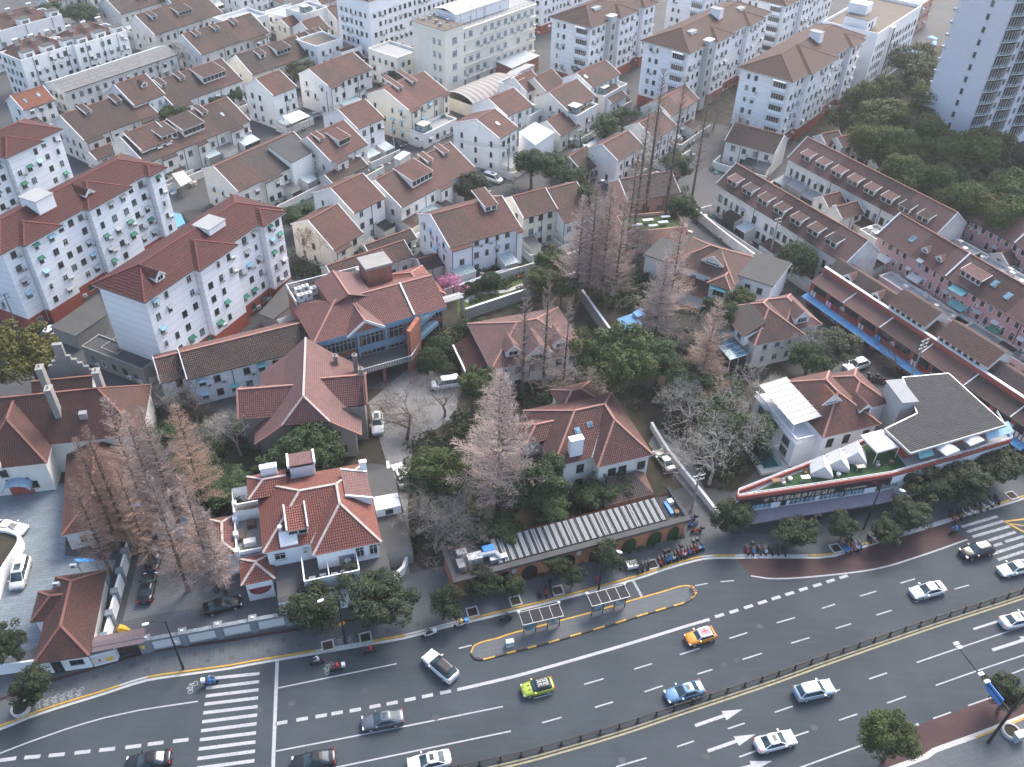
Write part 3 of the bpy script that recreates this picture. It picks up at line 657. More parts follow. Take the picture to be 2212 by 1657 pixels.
def gable(label,E0,he,ang,L,dr,hr,db,hb,rm='tile_red',wall='white',fl=2,bays=(),dorm=(),group='lane houses with tiled gable roofs',anchor='L',name='lane_house',st='d',verge='frame_white',fh=2.8,ridge='ridge_red',course=.38,winopts=None,gablewins=True,rear=True,cat='house',rm2=None,left=True):
 fr=Frame(E0,ang,he)
 if anchor=='R':fr.o=fr.o-fr.u*L
 B=Bld(name,label,fr,cat,group);r=B.rnd;root=B.root
 ov=.35;sl=(hr-he)/dr;B.box=(.15,ov,L-.15,db-.25);B.S=(he,sl);sb=(hr-hb)/max(db-dr,.1)
 wm=MB();he2=he+sl*ov
 g=[(ov,he2-.05),(dr,hr-.05),(db-.25,hb+sb*.25-.05)]
 wallmesh(wm,.15,ov,L-.15,db-.25,(he2-.05,hb+sb*.25-.05),wall,g,g)
 for x0,x1,pj in bays:
  z=he-sl*pj;p=pj-ov*1.0
  wm.poly([(x0,-p,0),(x1,-p,0),(x1,-p,z+sl*ov-.05),(x0,-p,z+sl*ov-.05)],wall)
  wm.poly([(x0,ov,0),(x0,-p,0),(x0,-p,z+sl*ov-.05),(x0,ov,he2-.05)],wall);wm.poly([(x1,-p,0),(x1,ov,0),(x1,ov,he2-.05),(x1,-p,z+sl*ov-.05)],wall)
 B.wall=wm.build('wall',root)
 rb=MB();cut=[0.0]
 if L>14 and rm.startswith('tile_')and group in YARD:
  while cut[-1]<L-7:cut.append(min(L,cut[-1]+r.uniform(4,9)))
 if L-cut[-1]>.01:cut.append(L)
 alt={'tile_brown':('tile_mixed','tile_grey'),'tile_grey':('tile_brown','tile_mixed'),'tile_mixed':('tile_grey','tile_salmon'),'tile_red':('tile_mixed','tile_bright'),'tile_salmon':('tile_mixed','tile_red')}.get(rm,(rm,rm))
 for c0,c1 in zip(cut,cut[1:]):
  m_=r.choice((rm,rm,rm,alt[0],alt[1]))if len(cut)>2 else rm
  rb.tiles([(c0,0,he),(c1,0,he),(c1,dr,hr),(c0,dr,hr)],m_,course);rb.tiles([(c1,db,hb),(c0,db,hb),(c0,dr,hr),(c1,dr,hr)],rm2 or m_,course)  # rm2: paler tile on the back slope, light put into its colour
 rb.poly([(0,0,he-.1),(L,0,he-.1),(L,0,he),(0,0,he)],'frame_dark')
 for x0,x1,pj in bays:
  z=he-sl*pj;rb.tiles([(x0-.15,-pj,z),(x1+.15,-pj,z),(x1+.15,0.0,he),(x0-.15,0.0,he)],rm,course)
  rb.poly([(x0-.15,-pj,z-.1),(x1+.15,-pj,z-.1),(x1+.15,-pj,z),(x0-.15,-pj,z)],'frame_dark')
 roof=rb.build('roof',root);B.roof=roof
 gb=MB();gb.bar((0,-.07,he+.02),(L,-.07,he+.02),.13,.12,'black');gb.build('gutter',roof)
 for x0,x1,pj in bays:
  gb=MB();z=he-sl*pj;gb.bar((x0-.15,-pj-.07,z+.02),(x1+.15,-pj-.07,z+.02),.13,.12,'black');gb.build('gutter',roof)
 for x in(0,L):
  vb=MB();vb.bar((x,-.02,he+.13),(x,dr,hr+.13),.16,.3,verge);vb.bar((x,dr,hr+.13),(x,db,hb+.13),.16,.3,verge);vb.build('verge',roof)
 ridge_caps(roof,[((0.1,dr,hr),(L-.1,dr,hr))],ridge)
 for d in dorm:
  k=d[0]
  if k=='s':shed_dormer(B,roof,d[1],d[2],d[3],d[4],(he,sl),'white',d[5]if len(d)>5 else rm,st,wall=wall if 'cream' not in wall else 'white')
  elif k=='g':gable_dormer(B,roof,d[1],d[2],d[3],d[4],(he,sl),d[5]if len(d)>5 else rm)
  elif k=='v':
   shed_dormer(B,roof,d[1],1.5,dr-2.2,.75,(he,sl),'white',rm,st,m2=.3,wall=wall)
  elif k=='k':
   y=d[2];z=he+sl*y;n=Vector((0,-sl,1)).normalized();mb=MB();w,hh=.7,1.0
   p=[Vector((d[1]+a*w/2,y+b*hh/2,z+sl*b*hh/2))+n*.14 for a,b in((-1,-1),(1,-1),(1,1),(-1,1))]
   mb.poly(p,'glass_blue');f=[q-n*.12 for q in p]
   for i in range(4):mb.poly([f[i],f[(i+1)%4],p[(i+1)%4],p[i]],'frame_grey')
   mb.build('skylight',roof)
 o=dict(fh=fh,st=st,pac=.22,pawn=.12,awncols=('canvas_grey','canvas_white'),top=he2-.15)
 o.update(winopts or{})
 seg=sorted([(x0,x1)for x0,x1,_ in bays]);a=.8
 for x0,x1 in seg+[(L+1,L+1)]:
  if min(x0,L)-a>1.6:B.grid('f',fl,a0=a,a1=min(x0,L-.15)-.5,**o)
  a=x1+.3
 for x0,x1,pj in bays:
  t=he-sl*pj+sl*ov
  oo=dict(o);oo['top']=t-.1;B.grid('f',fl,a0=x0+.1,a1=x1-.4,off=pj,**oo)
  B.pipe('f',x0+.1-.15,.1,t,off=pj)
 for a in[x for x in(L*.33,L*.66)]if L>10 else[L*.5]:B.pipe('f',a+r.uniform(-.5,.5),.1,he)
 if gablewins:
  oo=dict(o);oo.update(pskip=.25,top=None)
  if left:B.grid('l',fl,a0=1.2,a1=db-1.6,gap=3.0,w=.8,**{k:v for k,v in oo.items()if k not in('gap','w')})
 if group in YARD and he>5:
  for _ in range(int(L*1.1)):JUNK.append((fr.w(r.uniform(-1,L+1),r.uniform(-6,-.5)),r.random()))
  fm=MB();x=0.0;fm.bar((-.5,-4.2,1.9),(L+.5,-4.2,1.9),.2,1.9,'white_old');fm.bar((-.5,-4.2,1.9),(-.5,.3,1.9),.2,1.9,'white_old');fm.build('yard_wall',root)
  while x<L-3:
   w=r.uniform(2.4,5);d=r.uniform(1.8,3.4);z=r.uniform(2.1,3.0)
   if r.random()<.72:
    m=MB();y1=-.02+ov;mt=r.choice(['tile_brown','sheet_grey','tile_mixed','sheet_pale','sheet_teal','flat_grey','sheet_dark']);x1=min(x+w,L-.2)
    m.tiles([(x,-d,z),(x1,-d,z),(x1,y1,z+.7),(x,y1,z+.7)],mt,.5,.04);m.poly([(x+.1,.1-d,0),(x1-.1,.1-d,0),(x1-.1,.1-d,z),(x+.1,.1-d,z)],r.choice(['white_old','concrete','cream','glass']));m.poly([(x+.1,y1,0),(x+.1,.1-d,0),(x+.1,.1-d,z),(x+.1,y1,z+.65)],'white_old');m.poly([(x1-.1,.1-d,0),(x1-.1,y1,0),(x1-.1,y1,z+.65),(x1-.1,.1-d,z)],'white_old');m.build('lean_to',root)
   x+=w+r.uniform(.3,2.0)
 return B
def hip_roof(mb,x0,y0,x1,y1,he,sl,m,course=.38,ends='hh',ov=0):
 """hip or gable roof over a rectangle, ridge along the longer side; returns the ridge and hip lines"""
 L,D=x1-x0,y1-y0
 if L>=D:
  hr=he+sl*D/2;ym=(y0+y1)/2;a=x0+(D/2 if ends[0]=='h' else 0);b=x1-(D/2 if ends[1]=='h' else 0)
  if b<a:a=b=(x0+x1)/2
  mb.tiles([(x0,y0,he),(x1,y0,he),(b,ym,hr),(a,ym,hr)],m,course);mb.tiles([(x1,y1,he),(x0,y1,he),(a,ym,hr),(b,ym,hr)],m,course)
  if ends[0]=='h':mb.tiles([(x0,y1,he),(x0,y0,he),(a,ym,hr)],m,course)
  if ends[1]=='h':mb.tiles([(x1,y0,he),(x1,y1,he),(b,ym,hr)],m,course)
  ln=[((a,ym,hr),(b,ym,hr))]if b-a>.2 else[]
  if ends[0]=='h':ln+=[((x0,y0,he),(a,ym,hr)),((x0,y1,he),(a,ym,hr))]
  if ends[1]=='h':ln+=[((x1,y0,he),(b,ym,hr)),((x1,y1,he),(b,ym,hr))]
  return ln
 hr=he+sl*L/2;xm=(x0+x1)/2;a=y0+(L/2 if ends[0]=='h' else 0);b=y1-(L/2 if ends[1]=='h' else 0)
 if b<a:a=b=(y0+y1)/2
 mb.tiles([(x0,y1,he),(x0,y0,he),(xm,a,hr),(xm,b,hr)],m,course);mb.tiles([(x1,y0,he),(x1,y1,he),(xm,b,hr),(xm,a,hr)],m,course)
 if ends[0]=='h':mb.tiles([(x0,y0,he),(x1,y0,he),(xm,a,hr)],m,course)
 if ends[1]=='h':mb.tiles([(x1,y1,he),(x0,y1,he),(xm,b,hr)],m,course)
 ln=[((xm,a,hr),(xm,b,hr))]if b-a>.2 else[]
 if ends[0]=='h':ln+=[((x0,y0,he),(xm,a,hr)),((x1,y0,he),(xm,a,hr))]
 if ends[1]=='h':ln+=[((x0,y1,he),(xm,b,hr)),((x1,y1,he),(xm,b,hr))]
 return ln
def hipped(B,x0,y0,x1,y1,he,sl,rm,wall,ends='hh',ov=.5,ridge='ridge_red',name='roof',course=.38,eave='frame_white',z0=0.0):
 """one wing: walls, roof, eaves board, ridge tiles"""
 wm=MB();g=None
 L,D=x1-x0,y1-y0;top=he+sl*ov
 if L>=D:
  wallmesh(wm,x0,y0,x1,y1,(top-.06,top-.06),wall,[(y0,top-.06),((y0+y1)/2,he+sl*(D/2+ov)-.06),(y1,top-.06)]if ends[0]=='g' else None,[(y0,top-.06),((y0+y1)/2,he+sl*(D/2+ov)-.06),(y1,top-.06)]if ends[1]=='g' else None)
 else:
  wallmesh(wm,x0,y0,x1,y1,(top-.06,top-.06),wall)
  for y,e in((y0,ends[0]),(y1,ends[1])):
   if e=='g':
    pts=[(x0,y,top-.06),(x1,y,top-.06),((x0+x1)/2,y,he+sl*(L/2+ov)-.06)];wm.poly(pts if y==y0 else pts[::-1],wall)
 w=wm.build('wall',B.root)
 rb=MB();ln=hip_roof(rb,x0-ov,y0-ov,x1+ov,y1+ov,he,sl,rm,course,ends)
 X0,Y0,X1,Y1=x0-ov,y0-ov,x1+ov,y1+ov
 for a,b in(((X0,Y0),(X1,Y0)),((X1,Y0),(X1,Y1)),((X1,Y1),(X0,Y1)),((X0,Y1),(X0,Y0))):
  rb.poly([(a[0],a[1],he-.16),(b[0],b[1],he-.16),(b[0],b[1],he),(a[0],a[1],he)],eave)
 rb.poly([(X0,Y1,he-.16),(X1,Y1,he-.16),(X1,Y0,he-.16),(X0,Y0,he-.16)],eave)
 roof=rb.build(name,B.root);ridge_caps(roof,ln,ridge)
 return roof,w
def chimney(B,parent,x,y,z0,z1,w=.8,d=.6,m='concrete',pots=2):
 mb=MB();mb.box(x-w/2,y-d/2,z0,x+w/2,y+d/2,z1,m);mb.box(x-w/2-.08,y-d/2-.08,z1,x+w/2+.08,y+d/2+.08,z1+.15,m,True);c=mb.build('chimney',parent)
 for i in range(pots):
  p=MB();p.cyl(x-w/4+i*w/2 if pots>1 else x,y,z1+.15,z1+.6,.13,m,8);p.build('chimney_pot',c)
 return c
def flatbox(label,E0,he,ang,L,D,wall='white',top='flat_grey',par=.5,name='flat_roofed_building',group=None,fl=2,anchor='L',win=True,st='d',cat='building',fh=2.8,opts=None,z0=0.0):
 fr=Frame(E0,ang,he+par)
 if anchor=='R':fr.o=fr.o-fr.u*L
 B=Bld(name,label,fr,cat,group);B.box=(0,0,L,D)
 mb=MB();t=.22;z1=he+par
 mb.poly([(t,t,he),(L-t,t,he),(L-t,D-t,he),(t,D-t,he)],top);mb.build('roof',B.root)
 mb=MB();wallmesh(mb,0,0,L,D,(z1,z1),wall)
 for a in((0,0,L,t),(0,D-t,L,D),(0,t,t,D-t),(L-t,t,L,D-t)):
  x0,y0,x1,y1=a
  mb.poly([(x0,y0,z1),(x1,y0,z1),(x1,y1,z1),(x0,y1,z1)],wall)
 mb.poly([(t,t,z1),(L-t,t,z1),(L-t,t,he),(t,t,he)],wall);mb.poly([(L-t,D-t,z1),(t,D-t,z1),(t,D-t,he),(L-t,D-t,he)],wall)
 mb.poly([(t,D-t,z1),(t,t,z1),(t,t,he),(t,D-t,he)],wall);mb.poly([(L-t,t,z1),(L-t,D-t,z1),(L-t,D-t,he),(L-t,t,he)],wall)
 mb.build('wall',B.root)
 if win:
  o=dict(fh=fh,st=st,top=he);o.update(opts or{})
  B.grid('f',fl,**o);B.grid('l',fl,**o)
  if fr.o.x<-20 or ang<0:pass
 return B
LT='terraces of the lane quarter'
gable('long brown roofed terrace behind bare trees by the white parapet house',(0,0,1335,305),6.5,57,27,7.6,10.9,11.7,8.0,'tile_brown','white_old',dorm=[('s',4.5,1.6,4.6,1.0),('s',15,5,3.2,1.3)],group=LT)
gable('brown tiled house with three small ridge dormers and grey gable',(0,0,1735,475),6.5,55,26,7.3,10.8,12.3,7.5,'tile_brown','white_old',dorm=[('v',4),('v',11),('v',18)],bays=[(19,24,1.2)],group=LT)
gable('brown tiled house with cream front wall under two large dormers',(545,163),6.3,53,22,6.3,10.4,11.5,7.0,'tile_brown','cream',dorm=[('s',7,2,3.4,1.1),('s',14,5,2.6,1.5)],group=LT)
gable('small house with a bright orange tiled roof and two skylights',(0,0,200,955),5.6,55,9,4.2,8.4,8.0,6.0,'tile_orange','white',dorm=[('k',2.2,2.0),('k',6.2,2.4)],group=LT,ridge='ridge_red')
gable('tall white gabled house with a tiny dormer and quoined corner',(0,0,1160,915),9.0,57,9.5,6.4,12.9,11.5,9.5,'tile_mixed','white',3,dorm=[('g',6.4,1.7,3.4,.7)],group=LT,st='w')
gable('terrace with brown roof beside the tall quoined house',(0,0,725,1215),6.5,55,21,7.8,10.7,13.3,7.5,'tile_brown','white_old',dorm=[('v',6),('v',14.5)],bays=[(.2,4.5,1.0),(15.5,20.5,1.0)],group=LT)
gable('terrace with wide raised dormer and thin bare tree in front',(0,0,1495,915),6.5,55,23,7.6,10.8,12.6,7.6,'tile_brown','white',dorm=[('v',2),('v',8),('s',16,7.5,2.6,1.7,'tile_mixed')],bays=[(.2,5,1.2)],group=LT)
gable('long terrace with dark patched roof and clothes on the tiles',(314,354),6.5,55,31,7.6,10.7,12.5,7.6,'tile_brown','white_old',dorm=[('s',9.5,4.2,2.8,1.6,'tile_grey'),('s',16,6,2.2,1.9,'tile_brown'),('v',22),('k',26,4)],bays=[(4,8,.9),(14,17,.9),(24,28,.9)],group=LT)
gable('white gabled wing with awnings at the low end of the dark patched terrace',(0,0,1225,1305),8.6,55,8.8,5.8,11.2,10.8,8.6,'tile_mixed','white',3,group=LT,winopts=dict(pawn=.6))
gable('tall white house with canopy balcony at the high end of the dark patched terrace',(1,0,150,830),9.3,55,8.2,6.0,12.3,11.5,9.3,'tile_red','white',3,group=LT)
gable('cream house with grey and black sections in its roof',(514,415),6.6,55,23.5,7.0,10.5,11.7,8.4,'tile_grey','cream_pale',bays=[(7,12,.8)],group=LT,winopts=dict(pac=.5,pawn=.3))
gable('red tiled terrace house with wide dormer below the glazed balcony wing',(1,0,650,1402),6.6,56,12.5,7.2,10.8,12,7.6,'tile_red','white_old',dorm=[('s',7.0,3.6,2.2,1.5),('v',2.5)],bays=[(1,5,.9)],group=LT)
gable('white gabled wing with a glazed balcony above the cars',(1,0,880,1118),9.0,52,9,6.6,12.1,13,9.0,'tile_red','white',3,group=LT)
gable('white house with red and grey roof and a flat carport in front',(1,0,625,750),8.5,55,17,7.1,11.6,11.5,9.2,'tile_red','white',3,bays=[(.2,4,.9)],group=LT)
gable('cream house with blue window hoods and a planted balcony',(1,0,1320,955),8.8,56,16,8.1,12.3,14.6,9.4,'tile_red','cream',3,dorm=[('v',4),('v',9.5)],bays=[(.2,3.6,.9),(13,15.8,.9)],group=LT,winopts=dict(pawn=.45,awncols=('canvas_blue',)))
AH=gable('white house with rows of arched windows in its gable',(1,0,2105,1200),9.3,57,8.0,7.0,12.4,14.3,9.4,'tile_red','white',3,dorm=[('k',4,3.5)],group=LT,gablewins=False)
def arch_win(B,face,a,z,w=.85,h=1.5):
 def mk():
  m=MB();n=8;pts=[(-w/2,0),(w/2,0),(w/2,h-w/2)]+[(w/2*math.cos(PI*i/n),h-w/2+w/2*math.sin(PI*i/n))for i in range(1,n)]+[(-w/2,h-w/2)]
  m.poly([(x,-.015,z_)for x,z_ in pts],'glass')
  for i in range(len(pts)):
   p,q=pts[i],pts[(i+1)%len(pts)];m.bar((p[0],-.05,p[1]),(q[0],-.05,q[1]),.08,.08,'frame_white',(0,-1,0))
  m.box(-.02,-.05,0,.02,0,h,'frame_dark')
  for k in(.35,.7):m.box(-w/2,-.045,h*k,w/2,0,h*k+.03,'frame_dark',True)
  m.box(-w/2-.1,-.15,-.1,w/2+.1,0,0,'stone_pale',True)
  return m.mesh('arched_window')
 return place('arched_window',tmpl(('archw',w,h),mk),B.root,B.fpos(face,a,z,.004),FACE[face])
for k in range(3):
 for a in(2.6,6.8,11.4):arch_win(AH,'l',a,1.0+2.75*k)
gable('long red tiled terrace with ridge dormers ending at the parked white van',(1,0,1890,1447),6.5,54,25,7.5,10.6,12,7.6,'tile_red','white',dorm=[('s',9.5,6.5,2.4,1.8),('v',15.5),('v',21)],bays=[(12,16,.9),(20.5,24.8,.9)],group=LT,anchor='R')
gable('tall white gabled house behind the creeper covered house',(1,1,845,187),8.4,52,9.2,6.6,11.9,13,8.6,'tile_red','white',3,group=LT)
IVY=gable('house with dry creeper spreading over its cream gable',(1,1,670,505),5.7,56,8.6,6.4,10.3,11.8,7.6,'tile_red','cream',2,bays=[(.2,4.2,.8)],group=LT)
gable('large white three storey house with blue glazed bay windows',(1,1,1670,485),8.1,32,16.6,8.0,11.6,14.2,8.7,'tile_red','white_clean',3,dorm=[('s',12.5,2.8,5.4,1.2)],bays=[(.2,4.6,.9),(15,16.5,.9)],group=LT,winopts=dict(pawn=.35,awncols=('canvas_blue','canvas_grey'),pac=.25),st='g')
gable('cream house with half grey half red roof and roof balcony',(2,1,100,230),8.3,31,8.4,5.2,10.9,9.6,8.3,'tile_mixed','cream',3,group=LT)
gable('white house with red roof next to the roof balcony',(2,1,378,160),8.0,31,8.4,5.0,10.4,9.6,8.0,'tile_mixed','white',3,bays=[(.3,8,3.2)],group=LT)
gable('pale blue walled house with roof terrace and skylight',(2,0,690,760),8.6,52,14,5.4,11.2,10.2,8.6,'tile_mixed','white_clean',3,dorm=[('k',1.8,3.5)],group=LT,st='w')
gable('house with broad red roof and blue glass awning along the front',(2,0,485,965),8.0,53,13,6.4,11.3,11.5,8.4,'tile_mixed','cream_pale',3,group=LT,st='w',winopts=dict(pawn=.2,awncols=('canvas_blue',)))
gable('house with solar panel on its roof beside the arched window house',(1,0,2170,1008),8.6,50,10,6.6,11.4,12.4,8.2,'tile_red','white',3,group=LT,st='w')
gable('small white house with red roof by the tall palm',(2,0,915,1392),6.8,50,11,5.0,9.4,9.0,7.3,'tile_mixed','white',2,group=LT)
gable('cream house behind bare trunks with worn red roof',(2,0,1235,1202),7.1,51,10.5,5.2,9.7,9.4,7.3,'tile_mixed','white_old',2,group=LT)
gable('house with white verge boards and tarpaulins behind the bare trunks',(2,0,1370,1012),8.0,54,15.5,4.6,10.8,9.2,8.0,'tile_mixed','white_old',2,group=LT)
gable('white gabled house behind the spreading bare tree',(2,0,1835,1215),6.0,-32,13,5.0,9.0,10,6.0,'tile_brown','white_old',2,group=LT)
gable('brick house with grey roof behind the tall bare trunks',(2,1,1000,85),7.5,22,13,5.0,10.4,10,7.5,'tile_grey','brick_pale',2,group=LT)
gable('low shed house with dark roof under the wide dormer terrace',(0,0,835,1385),3.0,55,6.5,2.6,4.4,5.0,3.0,'tile_brown','white_old',1,group=LT,gablewins=False)
gable('brick kitchen range with brown roof between the cream houses',(1,0,660,1585),3.0,55,12,2.4,4.4,4.6,3.0,'tile_brown','white_old',1,group=LT,gablewins=False)
gable('low brick range with brown roof beneath the creeper house',(1,1,985,548),3.0,40,11.5,2.2,4.3,4.2,3.0,'tile_brown','white_old',1,group=LT,gablewins=False)
gable('long low house with pale ridge behind the brick restaurant',(1,1,680,780),4.2,37,17.5,3.3,6.2,6.4,4.2,'tile_mixed','white_old',1,group=LT,gablewins=False)
gable('small shed with brown roof beside the large white house',(1,1,1440,680),3.0,32,4.8,2.6,4.2,5.0,3.0,'tile_brown','white_old',1,group=LT,gablewins=False)
gable('brown roofed house at the top edge beside the white terrace',(0,0,1040,125),6.5,57,24,6.5,10.4,12,7,'tile_brown','white_old',dorm=[('s',12,4,2.4,1.4)],group=LT)
gable('red tiled house in front of the orange brick block',(1,0,700,180),6.0,50,13,5,9,10,6,'tile_mixed','white',group=LT)
gable('grey roofed white house below the flat grey hall',(1,0,900,345),7.4,50,8,4.2,10,8.5,7.4,'tile_grey','white',3,group=LT)
gable('brown tiled house beside the white roof terrace',(1,0,380,470),6.0,53,13,5.5,9.6,10.5,6.4,'tile_brown','cream',dorm=[('s',9,3,2.0,1.6,'tile_brown')],group=LT)
gable('small dark roofed house by the balustraded terrace',(1,0,650,450),5.0,50,6,3.2,7.2,6.4,5,'tile_grey','white',group=LT)
gable('house with red felt roof at the top of the quarter',(1,0,290,245),5.6,52,8,4,7.6,8,5.6,'tile_red','cream',group=LT)
gable('brown roofed house at the top edge behind the ridge dormers',(0,0,1480,30),6.5,55,20,6,10,11,7,'tile_brown','white_old',group=LT)
flatbox('white flat roofed house with stair tower at the top edge',(1,0,80,100),6.2,-32,17,9,'white','flat_pale',.4,group=LT,cat='house',name='lane_house')
flatbox('white roof terrace house with glazed pavilion',(1,0,520,400),9.2,52,10,9,'white','flat_brown',.7,group=LT,cat='house',name='lane_house',fl=3)
flatbox('house with balustraded roof terrace beside the pale office block',(1,0,1220,500),9.0,52,9,12,'cream_pale','flat_pale',.7,group=LT,cat='house',name='lane_house',fl=3)
flatbox('white house with balustraded roof below the grey roofed house',(1,0,740,455),6.6,52,8,8,'white','flat_brown',.7,group=LT,cat='house',name='lane_house',fl=2)
flatbox('wide hall with a pale flat roof at the top of the quarter',(1,0,1200,322),6.0,52,22,24,'white','flat_pale',.3,group=LT,cat='hall',name='flat_hall')
flatbox('low white house with dark roof at the left of the pale terrace',(0,0,2005,210),6.5,52,14,10,'white','flat_pale',.8,group=LT,cat='house',name='lane_house')
for lab,p,L,h in(('white stepped terrace with roof tiles behind its parapets',(0,0,175,520),17,10.5),('white stepped terrace carrying solar water heaters',(0,0,640,395),17,10.5),('white terrace with glazed roof rooms at the corner of the view',(0,0,-120,300),24,10)):
 B=flatbox(lab,p,h,56,L,10,'white','flat_grey',1.0,'stepped_terrace','stepped white terraces',4,cat='house',opts=dict(gap=2.3,pawn=.15),fh=2.7)
 rb=MB();ln=hip_roof(rb,1.0,2.5,L-1,12.5,h+.4,.55,'tile_mixed',.5);ro=rb.build('roof',B.root);ridge_caps(ro,ln)
 for k in range(3):
  x=1.5+k*(L-5)/2;mb=MB();mb.box(x,.5,h,x+3.2,3.0,h+2.3,'white');mb.box(x-.1,.4,h+2.3,x+3.3,3.1,h+2.42,'flat_dark',True);q=mb.build('roof_room',B.root)
  place('window',win_mesh(1.8,1.3,'w'),q,(x+1.6,.49,h+.5))
 for x in(3.4,L*.5,L-3.5):B.pipe('f',x,.2,h+.8)
 for k in range(3):
  x=L*(.2+.28*k);mb=MB();mb.tube([(x-.8,6.5,h+4.2),(x+.8,6.5,h+4.2)],.28,'frame_white',8);mb.poly([(x-.75,6.3,h+4.0),(x+.75,6.3,h+4.0),(x+.75,4.9,h+2.9),(x-.75,4.9,h+2.9)],'glass');mb.bar((x-.7,6.5,h+4),(x-.7,6.5,h+2.4),.05,.05,'steel');mb.bar((x+.7,6.5,h+4),(x+.7,6.5,h+2.4),.05,.05,'steel');mb.build('solar_heater',B.root)
B=Bld('long_terrace','long two storey building with a grey sheet roof and balconies',Frame((0,0,555,802),56,6.3),'building');L=37;B.box=(.3,.5,L-.3,9.4)
wm=MB();wallmesh(wm,.3,.5,L-.3,9.4,(6.5,6.5),'white_old',[(.5,6.5),(5,8.0),(9.4,6.5)],[(.5,6.5),(5,8.0),(9.4,6.5)]);wm.build('wall',B.root)
rb=MB();rb.tiles([(0,0,6.4),(L,0,6.4),(L,5,8.1),(0,5,8.1)],'sheet_grey',1.2,.03);rb.tiles([(L,10,6.4),(0,10,6.4),(0,5,8.1),(L,5,8.1)],'sheet_pale',1.2,.03);rb.poly([(0,0,6.2),(L,0,6.2),(L,0,6.4),(0,0,6.4)],'frame_dark');rb.build('roof',B.root)
B.grid('f',2,gap=2.4,pawn=.15,top=6.4);B.grid('l',2,top=6.4,a1=8)
for x in(10,20,30):
 mb=MB();mb.box(x,-.6,3.0,x+3,.5,3.15,'white_old',True);mb.box(x,-.6,3.15,x+3,-.52,4.0,'white_old');mb.build('balcony',B.root)
def block6(label,E0,ang,L,D,he=17.0,rm='shingle_maroon',bays=(),anchor='L',floors=6,sl=.42,blank_left=False,dorm=(),boxes=(),awn=('canvas_green','canvas_grey','canvas_blue','canvas_green'),group='six storey apartment blocks',leftbay=False,st='d',shafts=(),pcage=.15):
 fr=Frame(E0,ang,he)
 if anchor=='R':fr.o=fr.o-fr.u*L
 B=Bld('apartment_block',label,fr,'apartment block',group);ov=.7;B.box=(ov,ov,L-ov,D-ov);B.S=(he,sl)
 fh=(he-.3)/floors;pz=fh
 wm=MB();wallmesh(wm,ov,ov,L-ov,D-ov,(he-.3,he-.3),'white_clean')
 for x0,x1,pj in bays:
  wm.poly([(x0,ov-pj,0),(x1,ov-pj,0),(x1,ov-pj,he-.3),(x0,ov-pj,he-.3)],'white_clean')
  wm.poly([(x0,ov,0),(x0,ov-pj,0),(x0,ov-pj,he-.3),(x0,ov,he-.3)],'white_clean');wm.poly([(x1,ov-pj,0),(x1,ov,0),(x1,ov,he-.3),(x1,ov-pj,he-.3)],'white_clean')
 B.wall=wm.build('wall',B.root)
 def ring(mb,z0,z1,e,m):
  xs=[(ov,L-ov)]
  segs=[];a=ov
  for x0,x1,pj in sorted(bays):segs+=[(a,x0,0),(x0,x1,pj)];a=x1
  segs.append((a,L-ov,0))
  for a,b,pj in segs:
   if b-a>.05:mb.box(a-(e if pj else 0),ov-pj-e,z0,b+(e if pj else 0),ov-(0 if not pj else 0),z1,m)
  mb.box(ov-e,ov-e,z0,ov,D-ov+e,z1,m);mb.box(L-ov,ov-e,z0,L-ov+e,D-ov+e,z1,m)
 mb=MB();ring(mb,0,pz,.05,'plinth');mb.build('plinth',B.root)
 for k in range(1,floors*2-1):
  z=pz+k*fh/2
  if z<he-.8:mb=MB();ring(mb,z,z+.035,.006,'flat_grey');mb.build('storey_joint',B.root)
 mb=MB();ring(mb,he-.75,he-.3,.12,'frame_white');mb.build('cornice',B.root)
 rb=MB();ln=hip_roof(rb,0,0,L,D,he,sl,rm,.55)
 rb.poly([(0,D,he-.3),(L,D,he-.3),(L,0,he-.3),(0,0,he-.3)],'frame_white')
 for a,b in(((0,0),(L,0)),((L,0),(L,D)),((L,D),(0,D)),((0,D),(0,0))):rb.poly([(a[0],a[1],he-.3),(b[0],b[1],he-.3),(b[0],b[1],he),(a[0],a[1],he)],'frame_white');rb.bar((a[0],a[1],he+.03),(b[0],b[1],he+.03),.16,.1,'frame_dark')
 for x0,x1,pj in bays:
  X0,X1,Y0=x0-ov,x1+ov,-pj;w=X1-X0;xm=(X0+X1)/2;hr=he+sl*w/2;yb=min(w/2,D/2)
  rb.tiles([(X0,Y0,he),(X1,Y0,he),(xm,Y0+w/2,hr)],rm,.55)
  rb.tiles([(X0,0,he),(X0,Y0,he),(xm,Y0+w/2,hr),(xm,w/2,hr)],rm,.55);rb.tiles([(X1,Y0,he),(X1,0,he),(xm,w/2,hr),(xm,Y0+w/2,hr)],rm,.55)
  ln+=[((X0,Y0,he),(xm,Y0+w/2,hr)),((X1,Y0,he),(xm,Y0+w/2,hr))]
  rb.poly([(X0,0,he-.3),(X1,0,he-.3),(X1,Y0,he-.3),(X0,Y0,he-.3)],'frame_white')
  for a,b in(((X0,Y0),(X1,Y0)),((X0,0),(X0,Y0)),((X1,Y0),(X1,0))):rb.poly([(a[0],a[1],he-.3),(b[0],b[1],he-.3),(b[0],b[1],he),(a[0],a[1],he)],'frame_white');rb.bar((a[0],a[1],he+.03),(b[0],b[1],he+.03),.16,.1,'frame_dark')
 roof=rb.build('roof',B.root);ridge_caps(roof,ln,'ridge_maroon' if 'maroon' in rm else 'ridge_rust',.25)
 for d in dorm:gable_dormer(B,roof,d[0],2.0,d[1],.9,(he,sl),rm,rc='ridge_maroon')
